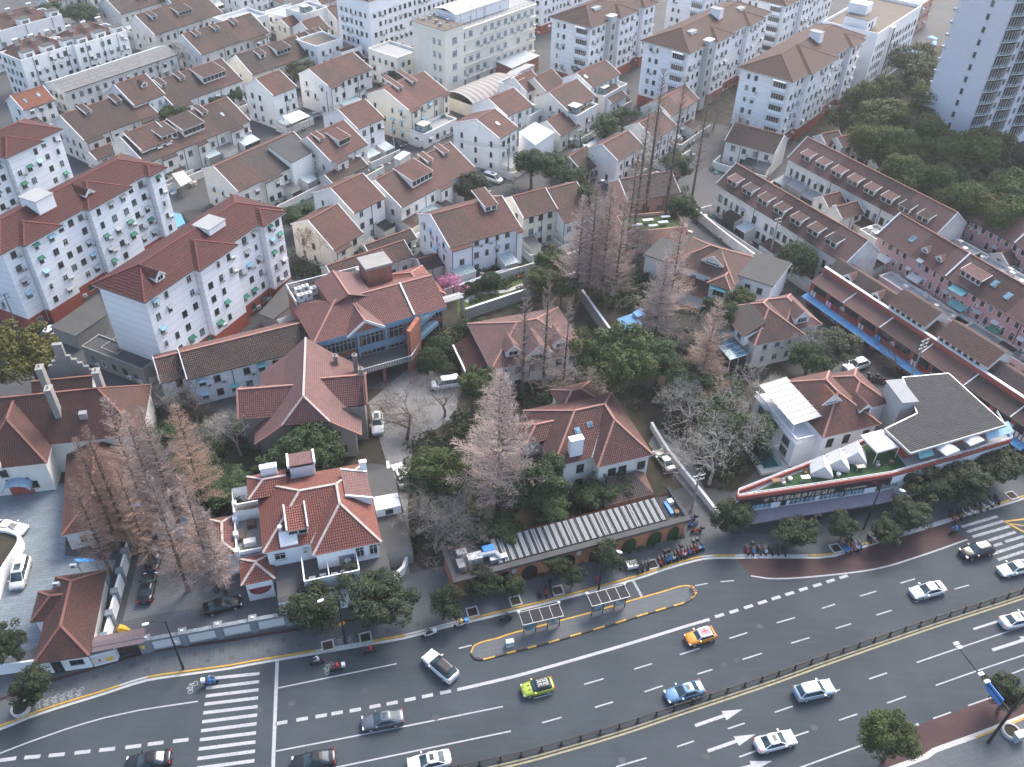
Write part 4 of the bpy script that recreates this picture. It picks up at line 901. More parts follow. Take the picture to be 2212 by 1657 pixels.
 for x,y,w,dd,hh in boxes:
  zb=he+sl*min(y,D-y-dd);mb=MB();mb.box(x,y,he,x+w,y+dd,zb+hh,'white_clean');c=mb.build('roof_stairwell',roof);t=MB();t.box(x-.15,y-.15,zb+hh,x+w+.15,y+dd+.15,zb+hh+.12,'flat_grey',True);t.build('stairwell_roof',c)
 o=dict(z0=pz+.9,fh=fh,w=1.0,h=1.25,st=st,pskip=.08,pac=.3,pawn=.34,awncols=awn,pcage=pcage,top=he-.7)
 a=ov
 for x0,x1,pj in sorted(bays)+[(L+9,L+9,0)]:
  if min(x0,L-ov)-a>1.8:B.grid('f',floors-1,a0=a-ov+.3,a1=min(x0,L-ov)-ov-.3,gap=2.5,**o)
  a=x1
 for x0,x1,pj in bays:B.grid('f',floors-1,a0=x0-ov+.2,a1=x1-ov-.2,gap=2.7,off=pj,**o)
 for x0,x1,pj in bays:
  B.pipe('f',x0-ov-.12,.2,he-.4,'frame_white');B.pipe('f',x1-ov+.12,.2,he-.4,'frame_white')
 oo=dict(o);oo.update(z0=.9);oo['pawn']=.3
 B.grid('f',1,a0=.5,a1=L-2*ov-.5,gap=3.0,**{**oo,'top':pz,'off':.05,'h':1.2,'pcage':.2})
 if not blank_left:B.grid('l',floors-1,a0=1.4,a1=5.6,gap=2.0,**{**o,'w':.8})
 if leftbay:
  for k in range(1,floors):
   z=k*fh;y=B.box[1]+1.0
   mb=MB();mb.box(ov-.8,y,z+.1,ov,y+3.4,z+1.0,'white_clean',True);mb.box(ov-.95,y-.1,z+2.45,ov,y+3.5,z+2.55,'white_clean',True);mb.box(ov-.74,y+.06,z+1.0,ov,y+3.34,z+2.45,'glass',False)
   for j in range(6):yy=y+.06+j*3.28/5;mb.box(ov-.78,yy-.03,z+1.0,ov-.74,yy+.03,z+2.45,'frame_white')
   mb.build('bay_window',B.root);B.awn('l',B.flen('l')-(y-B.box[1])-1.7,z+2.95,3.5,'canvas_white',.6,.15,.96)
 for x0,x1,hh in shafts:
  mb=MB();mb.box(x0,ov-1.6,0,x1,ov,he+hh,'grey_wall');s=mb.build('stair_shaft',B.root);mb=MB();mb.box(x0-.12,ov-1.72,he+hh,x1+.12,ov+.4,he+hh+.15,'frame_white',True);mb.build('shaft_cap',s)
  for k in range(1,floors):place('window',win_mesh(.9,1.5,'d'),s,((x0+x1)/2,ov-1.604,k*fh+.8))
 return B
BG='maroon roofed six storey blocks'
block6('maroon roofed block with blank white end wall and green window basket',(0,1,1250,960),65,35.5,11.6,17,bays=[(12,20.5,1.3),(29,34,1.3)],blank_left=True,dorm=[(5.5,1.6)],boxes=[(19.5,3.2,4.2,3.6,1.2)],group=BG)
block6('maroon roofed block with green window hoods behind the basket block',(0,1,5,545),65,39,11.6,17,bays=[(4.5,11.5,1.3),(19,28.5,1.3),(34.5,38,1.3)],dorm=[(21.5,1.4)],boxes=[(11.5,3,3.8,4.2,2.6)],group=BG)
block6('maroon roofed block cut by the edge of the view',(0,0,545,1115),65,40,11.6,17,bays=[(9,17,1.3),(25,33,1.3)],boxes=[(20,3,4,3.6,1.5)],anchor='R',group=BG)
RG='rust roofed six storey blocks'
LO=('canvas_white','canvas_grey','canvas_white')
block6('rust roofed apartment block nearest the pale office block',(2,0,685,245),52,36,15,18,'shingle_rust',bays=[(14,22,1.2),(27,33,1.2)],boxes=[(8,4.5,3,3,.6)],shafts=[(8.6,11.4,1.2)],leftbay=True,awn=LO,group=RG)
block6('rust roofed apartment block in the middle of the three rust roofs',(2,0,1535,465),52,48,15.4,18,'shingle_rust',bays=[(14,22,1.2),(33,41,1.2)],boxes=[(8,4.5,3,3,.6),(24,5,2.2,3.2,2.6),(36,4.5,3,3,.6)],shafts=[(8.6,11.4,1.2)],leftbay=True,awn=LO,group=RG)
block6('rust roofed apartment block beside the wood of green trees',(3,0,220,712),52,47,15.4,18,'shingle_rust',bays=[(9,24,1.2),(36,43,1.2)],boxes=[(25,5,2.2,3.2,2.6)],leftbay=True,awn=LO,group=RG)
block6('rust roofed apartment block beyond the middle one at the top edge',(3,0,160,55),52,40,15.4,18,'shingle_rust',bays=[(12,20,1.2)],leftbay=True,awn=LO,group=RG)
block6('apartment block cut by the top edge between two rust roofs',(2,0,1690,-60),52,36,15,18,'shingle_rust',bays=[(12,20,1.2)],leftbay=True,awn=LO,group=RG)
WG='white blocks along the top edge of the view'
def fromw(v,z=0):return Vector((v[0],v[1],z))
_w=Frame((2,0,685,245),52,18)
for lab,x,y,L,h in(('white block standing behind the pale office block',-30,58,44,20),('white block behind the first rust roof at the top edge',30,40,40,18)):
 w=_w.w(x,y);fr0=Frame(Vector((w.x,w.y,0)),52)
 B=Bld('apartment_block',lab,fr0,'apartment block',WG);B.box=(0,0,L,14);B.S=(h,.42);mb=MB();wallmesh(mb,0,0,L,14,(h,h),'white_clean');mb.build('wall',B.root)
 mb=MB();mb.box(-.06,-.06,0,L+.06,14.06,3,'plinth');mb.build('plinth',B.root)
 rb=MB();ln=hip_roof(rb,-.6,-.6,L+.6,14.6,h,.42,'shingle_rust',.6);ridge_caps(rb.build('roof',B.root),ln,'ridge_rust',.25)
 B.grid('f',6,z0=.9,gap=2.1,st='d',pac=.25,pawn=.3,awncols=LO,top=h-.5);B.grid('l',6,z0=.9,gap=2.2,pac=.25,pawn=.3,awncols=LO,top=h-.5)
B=flatbox('orange brick block behind the red tiled houses',(1,0,1110,40),12,52,10,10,'brick_orange','flat_grey',.5,fl=4,cat='building',opts=dict(pawn=.5,awncols=LO))
PB=Bld('office_block','pale cream office block with ledges and rooftop aerials',Frame((1,0,1628,270),51,19),'office block');PB.box=(0,0,7.6,12.6)
mb=MB();wallmesh(mb,0,0,7.6,12.6,(19,19),'cream_pale');mb.poly([(0,0,18.7),(7.6,0,18.7),(7.6,12.6,18.7),(0,12.6,18.7)],'flat_brown');PB.wall=mb.build('wall',PB.root)
mb=MB();mb.box(-.15,-.15,19,7.75,12.75,19.12,'flat_brown',True);mb.build('roof',PB.root)
for z in(3,6.6,10.2,13.8):PB.win('f',3.8,z+.9,1.9,1.8,'wp');PB.win('l',10.6,z+.9,1.1,1.7,'wp');PB.win('l',8.5,z+.9,1.1,1.7,'wp')
mb=MB()
for a,b in(((0,0),(7.6,0)),((0,0),(0,12.6)),((0,12.6),(7.6,12.6)),((7.6,0),(7.6,12.6))):
 for z in(19.6,20.1):mb.bar((*a,z),(*b,z),.05,.05,'dark_metal')
for x in(0,2.5,5,7.6):
 for y in(0,12.6):mb.bar((x,y,20.1),(x,y,19.1),.05,.05,'dark_metal')
mb.build('railing',PB.root)
W0,WL=1.6,34
mb=MB();wallmesh(mb,7.6,W0,7.6+WL,13.2,(17.6,17.6),'cream_pale');mb.poly([(7.6,W0,17.4),(7.6+WL,W0,17.4),(7.6+WL,13.2,17.4),(7.6,13.2,17.4)],'flat_grey');mb.build('wing_wall',PB.root)
for k in range(5):mb=MB();mb.box(7.6,W0-.55,3.0+3.5*k,7.6+WL,W0,3.2+3.5*k,'cream_pale',True);mb.build('ledge',PB.root)
PB.box=(7.6,W0,7.6+WL,13.2)
for k in range(5):
 for i in range(11):
  if PB.rnd.random()<.9:PB.win('f',1.6+i*3.05,3.9+3.5*(k-1)if k else.9,1.6,1.6,'wp')
  if PB.rnd.random()<.45:PB.ac('f',3.1+i*3.05,3.5+3.5*(k-1)if k else.6)
mb=MB();wallmesh(mb,9,4.2,32,12,(20.6,20.6),'white_clean');mb.build('penthouse_wall',PB.root)
mb=MB();mb.tiles([(8.4,3.6,20.6),(32.6,3.6,20.6),(32.6,8.1,21.5),(8.4,8.1,21.5)],'sheet_white',1.5,.03);mb.tiles([(32.6,12.6,20.6),(8.4,12.6,20.6),(8.4,8.1,21.5),(32.6,8.1,21.5)],'sheet_white',1.5,.03);mb.poly([(8.4,3.6,20.45),(32.6,3.6,20.45),(32.6,3.6,20.6),(8.4,3.6,20.6)],'frame_white');mb.build('penthouse_roof',PB.root)
rr=seed('aerial')
for i in range(9):
 x,y,h=9+rr.random()*26,2.2+rr.random()*1.2,2+rr.random()*4;mb=MB();mb.bar((x,y,17.5+h),(x,y,17.5),.06,.06,'dark_metal');mb.bar((x-.5,y,17.3+h),(x+.5,y,17.3+h),.04,.04,'dark_metal');mb.bar((x-.35,y,16.9+h),(x+.35,y,16.9+h),.04,.04,'dark_metal');mb.build('aerial',PB.root)
for x,y in((1.5,3),(3,6),(5.5,4),(4,9.5),(2,10)):mb=MB();mb.box(x,y,18.72,x+.8,y+.7,19.5+rr.random()*.6,'flat_grey');mb.build('rooftop_box',PB.root)
mb=MB();mb.bar((7.6,W0-.1,18.4),(7.6+WL,W0-.1,18.4),.05,.05,'dark_metal')
for i in range(18):x=7.6+WL*i/17;mb.bar((x,W0-.1,18.4),(x,W0-.1,17.4),.04,.04,'dark_metal')
mb.build('railing',PB.root)
B=flatbox('white flat roofed office block with roof cabin by the wood',(3,0,950,290),17.2,52,36,16.4,'white_clean','flat_brown',.9,'office_block',None,6,cat='office block',opts=dict(z0=1,gap=3.4,w=1.3,h=1.6,pskip=.05,pac=0,pawn=0),win=False)
B.grid('f',6,z0=1,gap=2.6,w=1.3,h=1.6,pskip=.0,pac=0,pawn=0,top=17,a0=12,fh=2.9);B.grid('f',6,z0=1,gap=1.7,w=.7,h=1.6,pskip=.0,pac=0,pawn=0,top=17,a0=1,a1=9,fh=2.9)
mb=MB();mb.box(10,-.9,0,12.2,.0,17.6,'white_clean');mb.box(10.5,-.94,2,11.7,-.9,17.2,'glass');mb.build('stair_bay',B.root)
mb=MB();mb.box(1.5,4,17.2,8.5,11,20.4,'white_clean');mb.box(1.3,3.8,20.4,8.7,11.2,20.55,'flat_brown',True);mb.box(5,6.5,20.55,9.5,12,23.2,'white_clean');c=mb.build('roof_cabin',B.root)
place('window',win_mesh(.9,2.0,'d'),c,(5.4,3.99,17.3));place('window',win_mesh(.9,.9,'d'),c,(3.2,3.99,18.4))
TW=Bld('apartment_tower','tall lilac apartment tower with white floor bands',Frame((3,0,1705,1165),30,7),'tower');TL,TD,TH=40,14.2,62;TW.box=(0,0,TL,TD)
mb=MB();wallmesh(mb,0,0,TL,TD,(TH,TH),'lilac');mb.poly([(0,0,TH),(TL,0,TH),(TL,TD,TH),(0,TD,TH)],'flat_grey');mb.build('wall',TW.root)
for k in range(1,21):
 z=3.0*k;mb=MB();mb.box(-.05,0,z,0,TD+.05,z+.14,'frame_white',True);mb.build('floor_band',TW.root)
 TW.win('l',TD*.63,z+.75,.85,1.45,'g');TW.ac('l',.05,z+.4)
 for j,x in enumerate((.6,9.0,18.5,27.5)):
  m=MB();n=8;w=5.4;pts=[(x,0)]+[(x+w*i/n,-.55-.75*math.sin(PI*i/n))for i in range(n+1)]+[(x+w,0)]
  m.prism(pts,z+.0,z+.16,'frame_white',bottom=True)
  pin=[(a+(.08 if a<x+w/2 else-.08),b*.96)for a,b in pts];m.prism(pin,z+.17,z+2.6,'glass',None)
  for a,b in pts[1:-1]:m.box(a-.03,b*.98-.03,z+.16,a+.03,b*.98+.03,z+2.6,'frame_white')
  m.prism(pts,z+.17,z+.8,'glass_pale');m.build('balcony',TW.root)
 TW.win('f',7.5,z+.7,.8,1.4,'g');TW.win('f',16.8,z+.7,.8,1.4,'g')
mb=MB();mb.box(-.06,-.06,0,.0,.18,TH,'frame_white');mb.build('corner_strip',TW.root)
VS=Bld('vaulted_shed','shed with striped brown barrel roof below the pale office block',Frame((1,0,1900,900),51,4.5),'shed');n=12;R0=6.5;Lv=20
mb=MB()
for i in range(n):
 a,b=PI*(.14+.72*i/n),PI*(.14+.72*(i+1)/n)
 y0,z0,y1,z1=R0-R0*math.cos(a),2.2+R0*.55*math.sin(a),R0-R0*math.cos(b),2.2+R0*.55*math.sin(b)
 for k in range(20):
  x=k*Lv/20;mb.poly([(x,y0,z0),(x+Lv/20,y0,z0),(x+Lv/20,y1,z1),(x,y1,z1)],'sheet_brown' if k%2 else 'flat_pale',[(0,0),(0,1),(1,1),(1,0)])
mb.build('roof',VS.root);mb=MB();wallmesh(mb,.2,.9,Lv-.2,12.1,(3.6,3.6),'cream');mb.build('wall',VS.root)
def canopy(label,pts,z,m,th=.15,name='sheet_roof_shed',wall=None,cat='shed',group=None):
 """a flat or sloping sheet roof on posts or walls; pts are roof corners (pixel, height)"""
 w=[at(p,zz)for p,zz in zip(pts,z if hasattr(z,'__len__')else[z]*len(pts))]
 c=sum(w,Vector())/len(w);c.z=0;root=thing(name,label,cat,c,0,group);q=[p-c for p in w]
 if(q[1]-q[0]).cross(q[2]-q[0]).z<0:q=q[::-1]
 u=(q[1]-q[0]).normalized();mb=MB();uv=[((p-q[0]).dot(u),((p-q[0])-u*(p-q[0]).dot(u)).length)for p in q]
 mb.poly(q,m,uv)
 for i in range(len(q)):a,b=q[i],q[(i+1)%len(q)];mb.poly([a-Vector((0,0,th)),b-Vector((0,0,th)),b,a],m,[(0,0)]*4)
 mb.poly([p-Vector((0,0,th))for p in reversed(q)],m,[(0,0)]*len(q));mb.build('roof',root)
 if wall:
  mb=MB();s=[Vector((p.x*.96,p.y*.96,p.z-th-.02))for p in q]
  for i in range(len(s)):a,b=s[i],s[(i+1)%len(s)];mb.poly([(a.x,a.y,0),(b.x,b.y,0),b,a],wall)
  mb.build('wall',root)
 else:
  for p in q:mb=MB();mb.bar((p.x*.93,p.y*.93,p.z-th),(p.x*.93,p.y*.93,0),.1,.1,'grey_metal');mb.build('post',root)
 return root
canopy('pale blue metal roof beside the pale office block',[(2,0,0,590),(2,0,240,480),(2,0,100,430),(2,0,-160,520)],4.5,'sheet_pale',wall='brick_red')
canopy('white sheet roof behind the vaulted shed',[(1,0,2090,690),(2,0,60,625),(2,0,200,560),(2,0,80,540)],4,'sheet_white',wall='white')
canopy('pale sheet roof over the yard of washing',[(2,0,20,660),(2,0,140,600),(2,0,200,560),(2,0,60,620)],3.5,'sheet_pale',wall='white')
canopy('teal metal roofed annex in front of the arched window house',[(2,0,55,1142),(2,0,200,1256),(2,0,372,1140),(2,0,200,1052)],[7.2,6.2,6.2,7.2],'sheet_teal',wall='white_clean')
canopy('bright blue sheet roof beside the palm',[(2,0,470,1370),(2,0,560,1405),(2,0,630,1330),(2,0,540,1285)],3.2,'sheet_blue',wall='white')
canopy('white flat roof annex beside the small white house',[(2,0,612,1262),(2,0,690,1285),(2,0,880,1165),(2,0,810,1150)],5.2,'sheet_white',wall='cream')
canopy('blue canopy beside the white office block',[(3,0,1180,500),(3,0,1400,500),(3,0,1405,490),(3,0,1215,405)],3.6,'sheet_blue')
canopy('small blue canopy near the tower',[(3,0,1370,320),(3,0,1455,345),(3,0,1465,330),(3,0,1420,305)],3.6,'sheet_blue')
canopy('second small blue canopy near the tower',[(3,0,1395,375),(3,0,1450,390),(3,0,1460,355),(3,0,1430,352)],3.6,'sheet_blue')
canopy('white canvas canopy on the balcony of the tall terrace house',[(1,0,228,1003),(1,0,305,1068),(1,0,462,1000),(1,0,375,950)],4.6,'canvas_white')
canopy('flat grey carport roof in front of the red and grey roof',[(1,0,795,760),(1,0,875,795),(1,0,955,755),(1,0,870,718)],4.2,'sheet_grey')
canopy('grey sheet lean-to between the creeper house and the low range',[(1,1,870,460),(1,1,960,525),(1,1,1085,470),(1,1,990,375)],3.0,'sheet_grey',wall='concrete')
canopy('black bitumen roof on the cream house above its glazed verandah',[(1,0,95,1253),(1,0,305,1408),(1,0,487,1312),(1,0,300,1160)],[10.9,8.0,8.0,10.9],'flat_dark',wall='white')
canopy('grey sheet roof near the parked minivan',[(1,0,1185,1360),(1,0,1240,1385),(1,0,1335,1320),(1,0,1270,1300)],3,'sheet_pale',wall='white_old')
canopy('green and white striped canopy in the lane by the maroon roofs',[(0,0,1480,1500),(0,0,1560,1610),(0,0,1660,1560),(0,0,1580,1470)],3,'canvas_grey')
canopy('blue tarpaulin shed behind the window hood block',[(0,1,1480,170),(0,1,1520,310),(0,1,1600,270),(0,1,1560,190)],3,'sheet_blue',wall='concrete')
canopy('dark sheet shed beside the blue tarpaulin shed',[(0,1,1560,170),(0,1,1640,250),(0,1,1760,190),(0,1,1690,150)],3,'sheet_dark',wall='concrete')
canopy('mossy flat concrete roof between the two maroon blocks',[(0,1,430,1165),(0,1,650,1245),(0,1,920,1060),(0,1,850,880)],3.2,'flat_dark',wall='concrete')
canopy('bare concrete roof beside the brick restaurant',[(1,1,180,1100),(1,1,330,1330),(1,1,470,1240),(1,1,340,1040)],4.5,'flat_grey',wall='concrete')
canopy('dark felt roof between the maroon block and the restaurant',[(1,1,20,1050),(1,1,150,1100),(1,1,480,830),(1,1,290,750)],3.0,'flat_dark',wall='concrete')
flatbox('white and brick low block beyond the white office block',(3,0,1300,60),9,52,16,14,'brick_pale','flat_grey',.6,fl=3,cat='building')
for i,(lab,p,L,h,m,w)in enumerate((('white house with brown roof at the upper left corner',(0,0,420,25),18,6.5,'tile_brown','white_old'),('brown roofed house at the top edge left of the bare trees',(0,0,770,-20),16,6.5,'tile_brown','white_old'),('brown roofed house at the top edge above the dormers',(1,0,-140,-10),18,6.5,'tile_mixed','white'),('white house with mixed tiles at the top edge by the flat hall',(1,0,560,40),14,6.5,'tile_mixed','white'),('brown house at the top edge beside the orange brick block',(1,0,860,10),16,7,'tile_brown','white'),('small tiled house between the cream dormer house and roof terraces',(1,0,480,300),8,5.5,'tile_mixed','white'),('tiled annex beside the small dark roofed house',(1,0,800,560),7,4.5,'tile_brown','white'),('tiled annex behind the red and grey roofed house',(1,0,330,590),8,4.5,'tile_brown','white_old'),('tiled house behind the broad red roof by the palm',(2,0,300,800),9,6.5,'tile_mixed','cream'),('tiled wing in front of the pale blue walled house',(2,0,860,900),8,4,'tile_mixed','white_clean'),('low tiled wing beside the teal roofed annex',(2,0,420,1180),9,4.5,'tile_mixed','cream_pale'),('low tiled house before the small white house by the palm',(2,0,620,1500),8,3.5,'tile_brown','white_old'),('tiled house between the vaulted shed and solar panel house',(2,0,130,800),8,6.5,'tile_red','white'))):gable(lab,p,h,54,L,4.6,h+2.9,9.0,h,m,w,2,group='terraces of the lane quarter',name='lane_house',dorm=[('v',L*.5)]if L>12 else())
for lab,p,h,L,D,m in(('white flat roofed annex with railings below the pale office block',(1,0,1180,620),4.5,7,6,'flat_pale'),('flat roofed house with washing terrace by the barrel roof',(2,0,60,760),6.5,9,7,'flat_grey'),('flat roofed house with sun room beside the broad red roof',(2,0,560,1000),6.6,10,5,'flat_brown'),('flat roofed annex beside the arched window house',(2,0,150,1000),6.0,7,6,'flat_pale'),('flat terrace wing below the pale blue walled house',(2,0,800,830),5.5,12,5,'flat_pale'),('white flat roofed house with tank at the top of the quarter',(1,0,420,120),8.5,10,9,'flat_grey'),('low flat annex below the cream house with hoods',(1,0,1450,1160),3.2,13,5,'flat_grey')):
 B=flatbox(lab,p,h,54,L,D,'white',m,.7,'lane_house','terraces of the lane quarter',2,cat='house');r=B.rnd
 mb=MB();mb.box(1,1,h,3.6,3.4,h+2.2,'glass_pale');mb.box(.8,.8,h+2.2,3.8,3.6,h+2.3,'sheet_white',True);mb.build('sun_room',B.root)
 for k in range(3):x,y=1+r.random()*(L-2),1+r.random()*(D-2);mb=MB();mb.box(x,y,h,x+.9,y+.6,h+.9,r.choice(['ac_white','wood','tarp_blue','canvas_green']));mb.build('roof_junk',B.root)
RG2='long dormered rows on the right'
def row(label,E0,he,ang,L,dr,hr,rm,wall,first,pitch,nd_,special={},st='d',fl=2,group=RG2,party=(),pink=False,**kw):
 dm=[]
 for i in range(nd_):
  m=special.get(i,rm)
  if m:dm.append(('s',first+i*pitch,2.7,1.15,1.25,m))
 B=gable(label,E0,he,ang,L,dr,hr,dr*2,he,rm,wall,fl,dorm=dm,group=group,st=st,name='row_house',gablewins=False,ridge='ridge_red',winopts=dict(gap=1.9,w=.95,h=1.7,pac=.2,pawn=.08,pskip=.05),**kw)
 for x in party:
  mb=MB();mb.bar((x,-.1,he+.32),(x,dr,hr+.32),.28,.4,'frame_white');mb.bar((x,dr,hr+.32),(x,2*dr,he+.32),.28,.4,'frame_white');mb.build('party_wall',B.roof)
 return B
row('dormered row house with salmon tiles along the wood',(3,0,165,1365),7.5,-57.5,42,5.3,11.7,'tile_salmon','white_old',4.2,4.75,8,{6:'tile_dark',7:'tile_brown'})
row('dormered row house with greyer tiles behind the round tree',(1546,397),7.5,-58.5,38.5,5.0,11.4,'tile_mixed','white_old',3.6,4.9,7,{0:'tile_pink',1:'tile_grey',6:'tile_dark'})
P1=row('pink walled row house with the air conditioners above the shops',(3,1,940,372),8.2,-61,52,5.0,12.0,'tile_salmon','pink',0,0,0,st='w',fl=3,party=(0,17.5,36),group='pink row houses')
P2=row('pink walled row house with two white skylights',(3,1,1545,132),8.2,-61,40,5.0,12.0,'tile_salmon','pink',0,0,0,st='w',fl=3,party=(0,17.0),group='pink row houses')
for B in(P1,P2):
 for x in(.6,18.1,36.5):B.pipe('f',x,.2,8.2,'frame_white')
for B,x,y in((P2,4.5,3.4),(P2,9.0,2.6),(P1,6.5,2.4),(P1,25.5,3.0),(P1,29,2.4)):
 he,sl=B.S;z=he+sl*y;n=Vector((0,-sl,1)).normalized();mb=MB();p=[Vector((x+a*.55,y+b*.55,z+sl*b*.55))+n*.2 for a,b in((-1,-1),(1,-1),(1,1),(-1,1))]
 mb.poly(p,'glass_blue');f=[q-n*.2 for q in p]
 for i in range(4):mb.poly([f[i],f[(i+1)%4],p[(i+1)%4],p[i]],'frame_white')
 mb.build('skylight',B.roof)
shed_dormer(P1,P1.roof,21.5,4.6,1.4,1.3,P1.S,'white','tile_salmon','w',wall='tile_brown')
for x in(10.5,14):gable_dormer(P1,P1.roof,x,1.5,1.6,.5,P1.S,'tile_salmon',rc='ridge_red')
for i,(a,z,w,c)in enumerate(((3.3,5.1,3.0,'canvas_white'),(11.5,5.1,2.8,'canvas_white'),(21,7.9,3.2,'canvas_teal'),(22,5.0,3.4,'canvas_teal'),(30.5,5.0,2.2,'canvas_green'))):P1.awn('f',a,z,w,c,1.5,.7)
for x in(6,13.5,19.5,25,31,38,41):P1.ac('f',x,4.9);P1.ac('f',x+1.3,2.4)
for lab,p,ang,L,he in(('tiled rear wing behind the first dormers of the greyer row',(3,0,500,1250),33,6,5.5),('grey tiled rear wing with a white cheek beside the wood',(3,0,640,1280),33,7,5.5),('tiled rear wing with white gable along the wood',(3,0,960,1470),33,8,5.5),('second tiled rear wing with white gable along the wood',(3,0,1290,1640),33,8,5.5),('tiled rear wing between the two dormered rows',(3,1,520,140),33,5.5,5.2),('low tiled rear wing behind the shuttered dormer',(3,1,640,235),33,6.5,5.2),('tiled rear wing behind the pink row',(3,1,1560,340),33,4.5,5.0),('tiled rear wing with roof junk behind the pink row',(3,1,2075,640),33,5,5.0)):
 gable(lab,p,he,ang-5,L,2.6,he+1.7,5.0,he,'tile_mixed','white_old',2,group='rear wings of the rows',name='rear_wing',gablewins=True)
for i,(lab,p,he,L,D,m)in enumerate((('white roof terrace with railings between the rows',(3,1,790,320),4.6,6,5,'flat_pale'),('flat roofed lean-to with water tanks behind the pink row',(3,1,1330,330),4.4,14,4.5,'flat_pale'),('flat roofed lean-to with washing behind the pink row',(3,1,1700,560),4.4,14,5,'flat_grey'),('flat grey lean-to roof below the pink wall',(3,1,960,720),3.0,20,3.5,'flat_pale'),('flat grey lean-to roof at the lower end of the pink wall',(3,1,1560,1080),3.0,24,3.5,'flat_grey'))):
 B=flatbox(lab,p,he,-60,L,D,'white_old',m,.5,'lean_to','lean-tos of the rows',1,cat='outbuilding',opts=dict(pskip=.4));r=B.rnd
 for k in range(4):
  x,y=1+r.random()*(L-2),1+r.random()*(D-2);mb=MB()
  if k%2:mb.cyl(x,y,he,he+1.1,.5,'steel',10);mb.build('water_tank',B.root)
  else:mb.box(x,y,he,x+1.1,y+.7,he+.8,r.choice(['ac_white','wood','tarp_blue','canvas_grey']));mb.build('roof_junk',B.root)
F=Frame((3,1,365,772),-59.6,5.2);S=Bld('shop_row','red two storey shop row with a long blue awning',F,'shop row');L=62;S.box=(0,.4,L,10.5);r=S.rnd
mb=MB();wallmesh(mb,0,.4,L,10.5,(5.2,6.4),'redwall',[(.4,5.2),(3.2,6.2),(6.6,8.6),(10.5,6.4)],[(.4,5.2),(3.2,6.2),(6.6,8.6),(10.5,6.4)]);mb.build('wall',S.root)
cuts=[0,8.5,17.5,26.5,36,45,54,L]
for i in range(7):
 a,b=cuts[i],cuts[i+1];mb=MB();m=('tile_salmon','tile_salmon','tile_mixed','tile_salmon','tile_grey','tile_grey','tile_brown')[i]
 mb.tiles([(a,0,5.2),(b,0,5.2),(b,3.1,6.5),(a,3.1,6.5)],m);mb.tiles([(a,3.5,6.5),(b,3.5,6.5),(b,6.6,8.6),(a,6.6,8.6)],('tile_grey','tile_brown','tile_mixed','tile_brown','tile_grey','tile_mixed','tile_grey')[i]);mb.tiles([(b,10.6,6.3),(a,10.6,6.3),(a,6.6,8.6),(b,6.6,8.6)],'tile_mixed');mb.poly([(a,0,5.08),(b,0,5.08),(b,0,5.2),(a,0,5.2)],'frame_dark');ro=mb.build('roof',S.root)
 v=MB();v.bar((b,0,5.4),(b,3.1,6.7),.18,.25,'frame_white');v.build('verge',ro)
mb=MB();mb.box(0,3.1,5.5,L,3.5,7.5,'redwall');mb.build('parapet',S.root);mb=MB();mb.box(-.1,3.0,7.5,L+.1,3.6,7.62,'frame_white',True);mb.build('coping',S.root)
for x0,w in((15.5,8),(26.5,10),(44,7)):
 mb=MB();x1=x0+w;mb.poly([(x0,3.7,6.5),(x1,3.7,6.5),(x1,3.7,8.6),(x0,3.7,8.6)],'white_old')
 for xx in(x0,x1):mb.poly([(xx,3.7,6.5),(xx,10,6.5),(xx,10,8.6),(xx,6.9,10.4),(xx,3.7,8.6)],'white_old')
 mb.poly([(x0,10,6),(x1,10,6),(x1,10,8.6),(x0,10,8.6)],'white_old');q=mb.build('raised_storey',S.root)
 mb=MB();mb.tiles([(x0-.3,3.3,8.35),(x1+.3,3.3,8.35),(x1+.3,6.9,10.4),(x0-.3,6.9,10.4)],'tile_mixed');mb.tiles([(x1+.3,10.4,8.4),(x0-.3,10.4,8.4),(x0-.3,6.9,10.4),(x1+.3,6.9,10.4)],'tile_mixed');mb.build('raised_roof',q)
 for k in range(int(w/1.3)):place('window',win_mesh(.9,1.0,'w'),q,(x0+.8+k*1.25,3.695,7.3))
gable_dormer(S,S.root,5,1.8,4.2,.7,(6.5-3.5*.645,.645),'tile_salmon');gable_dormer(S,S.root,12,1.8,4.2,.7,(6.5-3.5*.645,.645),'tile_salmon')
for i in range(15):
 x=1+i*4.1;m=MB();m.box(x,.3,3.2,x+3.2,.41,5.0,'glass');m.build('balcony_opening',S.root)
 m=MB();m.box(x-.2,-.5,3.0,x+3.6,.4,3.12,'redwall',True)
 for k in range(18):xx=x-.15+k*.21;m.box(xx,-.5,3.12,xx+.05,-.45,4.0,'redwall')
 m.box(x-.2,-.53,4.0,x+3.6,-.42,4.06,'redwall',True);m.build('balcony',S.root)
 m=MB();m.box(x+.2,.28,.1,x+3.2,.41,2.5,r.choice(['black','glass','frame_brown','glass_pale']));m.build('shopfront',S.root)
 if r.random()<.7:
  m=MB();c=r.choice(['jacket_blue','jacket_red','canvas_white','pink_cloth','cloth_grey','jacket_black'])
  for k in range(r.randint(1,4)):xx=x+.3+k*.7;m.poly([(xx,-.62,3.1),(xx+.5,-.62,3.1),(xx+.5,-.62,4.2),(xx,-.62,4.2)],c)
  m.build('hanging_washing',S.root)
 if i%3==1:S.ac('f',x+3.6,3.6)
for i in range(24):
 x=.4+i*2.05;m=MB();w=2.0
 m.poly([(x,-1.9,2.55),(x+w,-1.9,2.55),(x+w,.38,3.1),(x,.38,3.1)],'sheet_blue',[(0,0),(w,0),(w,2),(0,2)]);m.poly([(x,-1.9,2.45),(x+w,-1.9,2.45),(x+w,-1.9,2.55),(x,-1.9,2.55)],'sheet_blue');m.poly([(x,.38,3.06),(x+w,.38,3.06),(x+w,-1.9,2.5),(x,-1.9,2.5)],'sheet_blue');m.build('blue_awning',S.root)
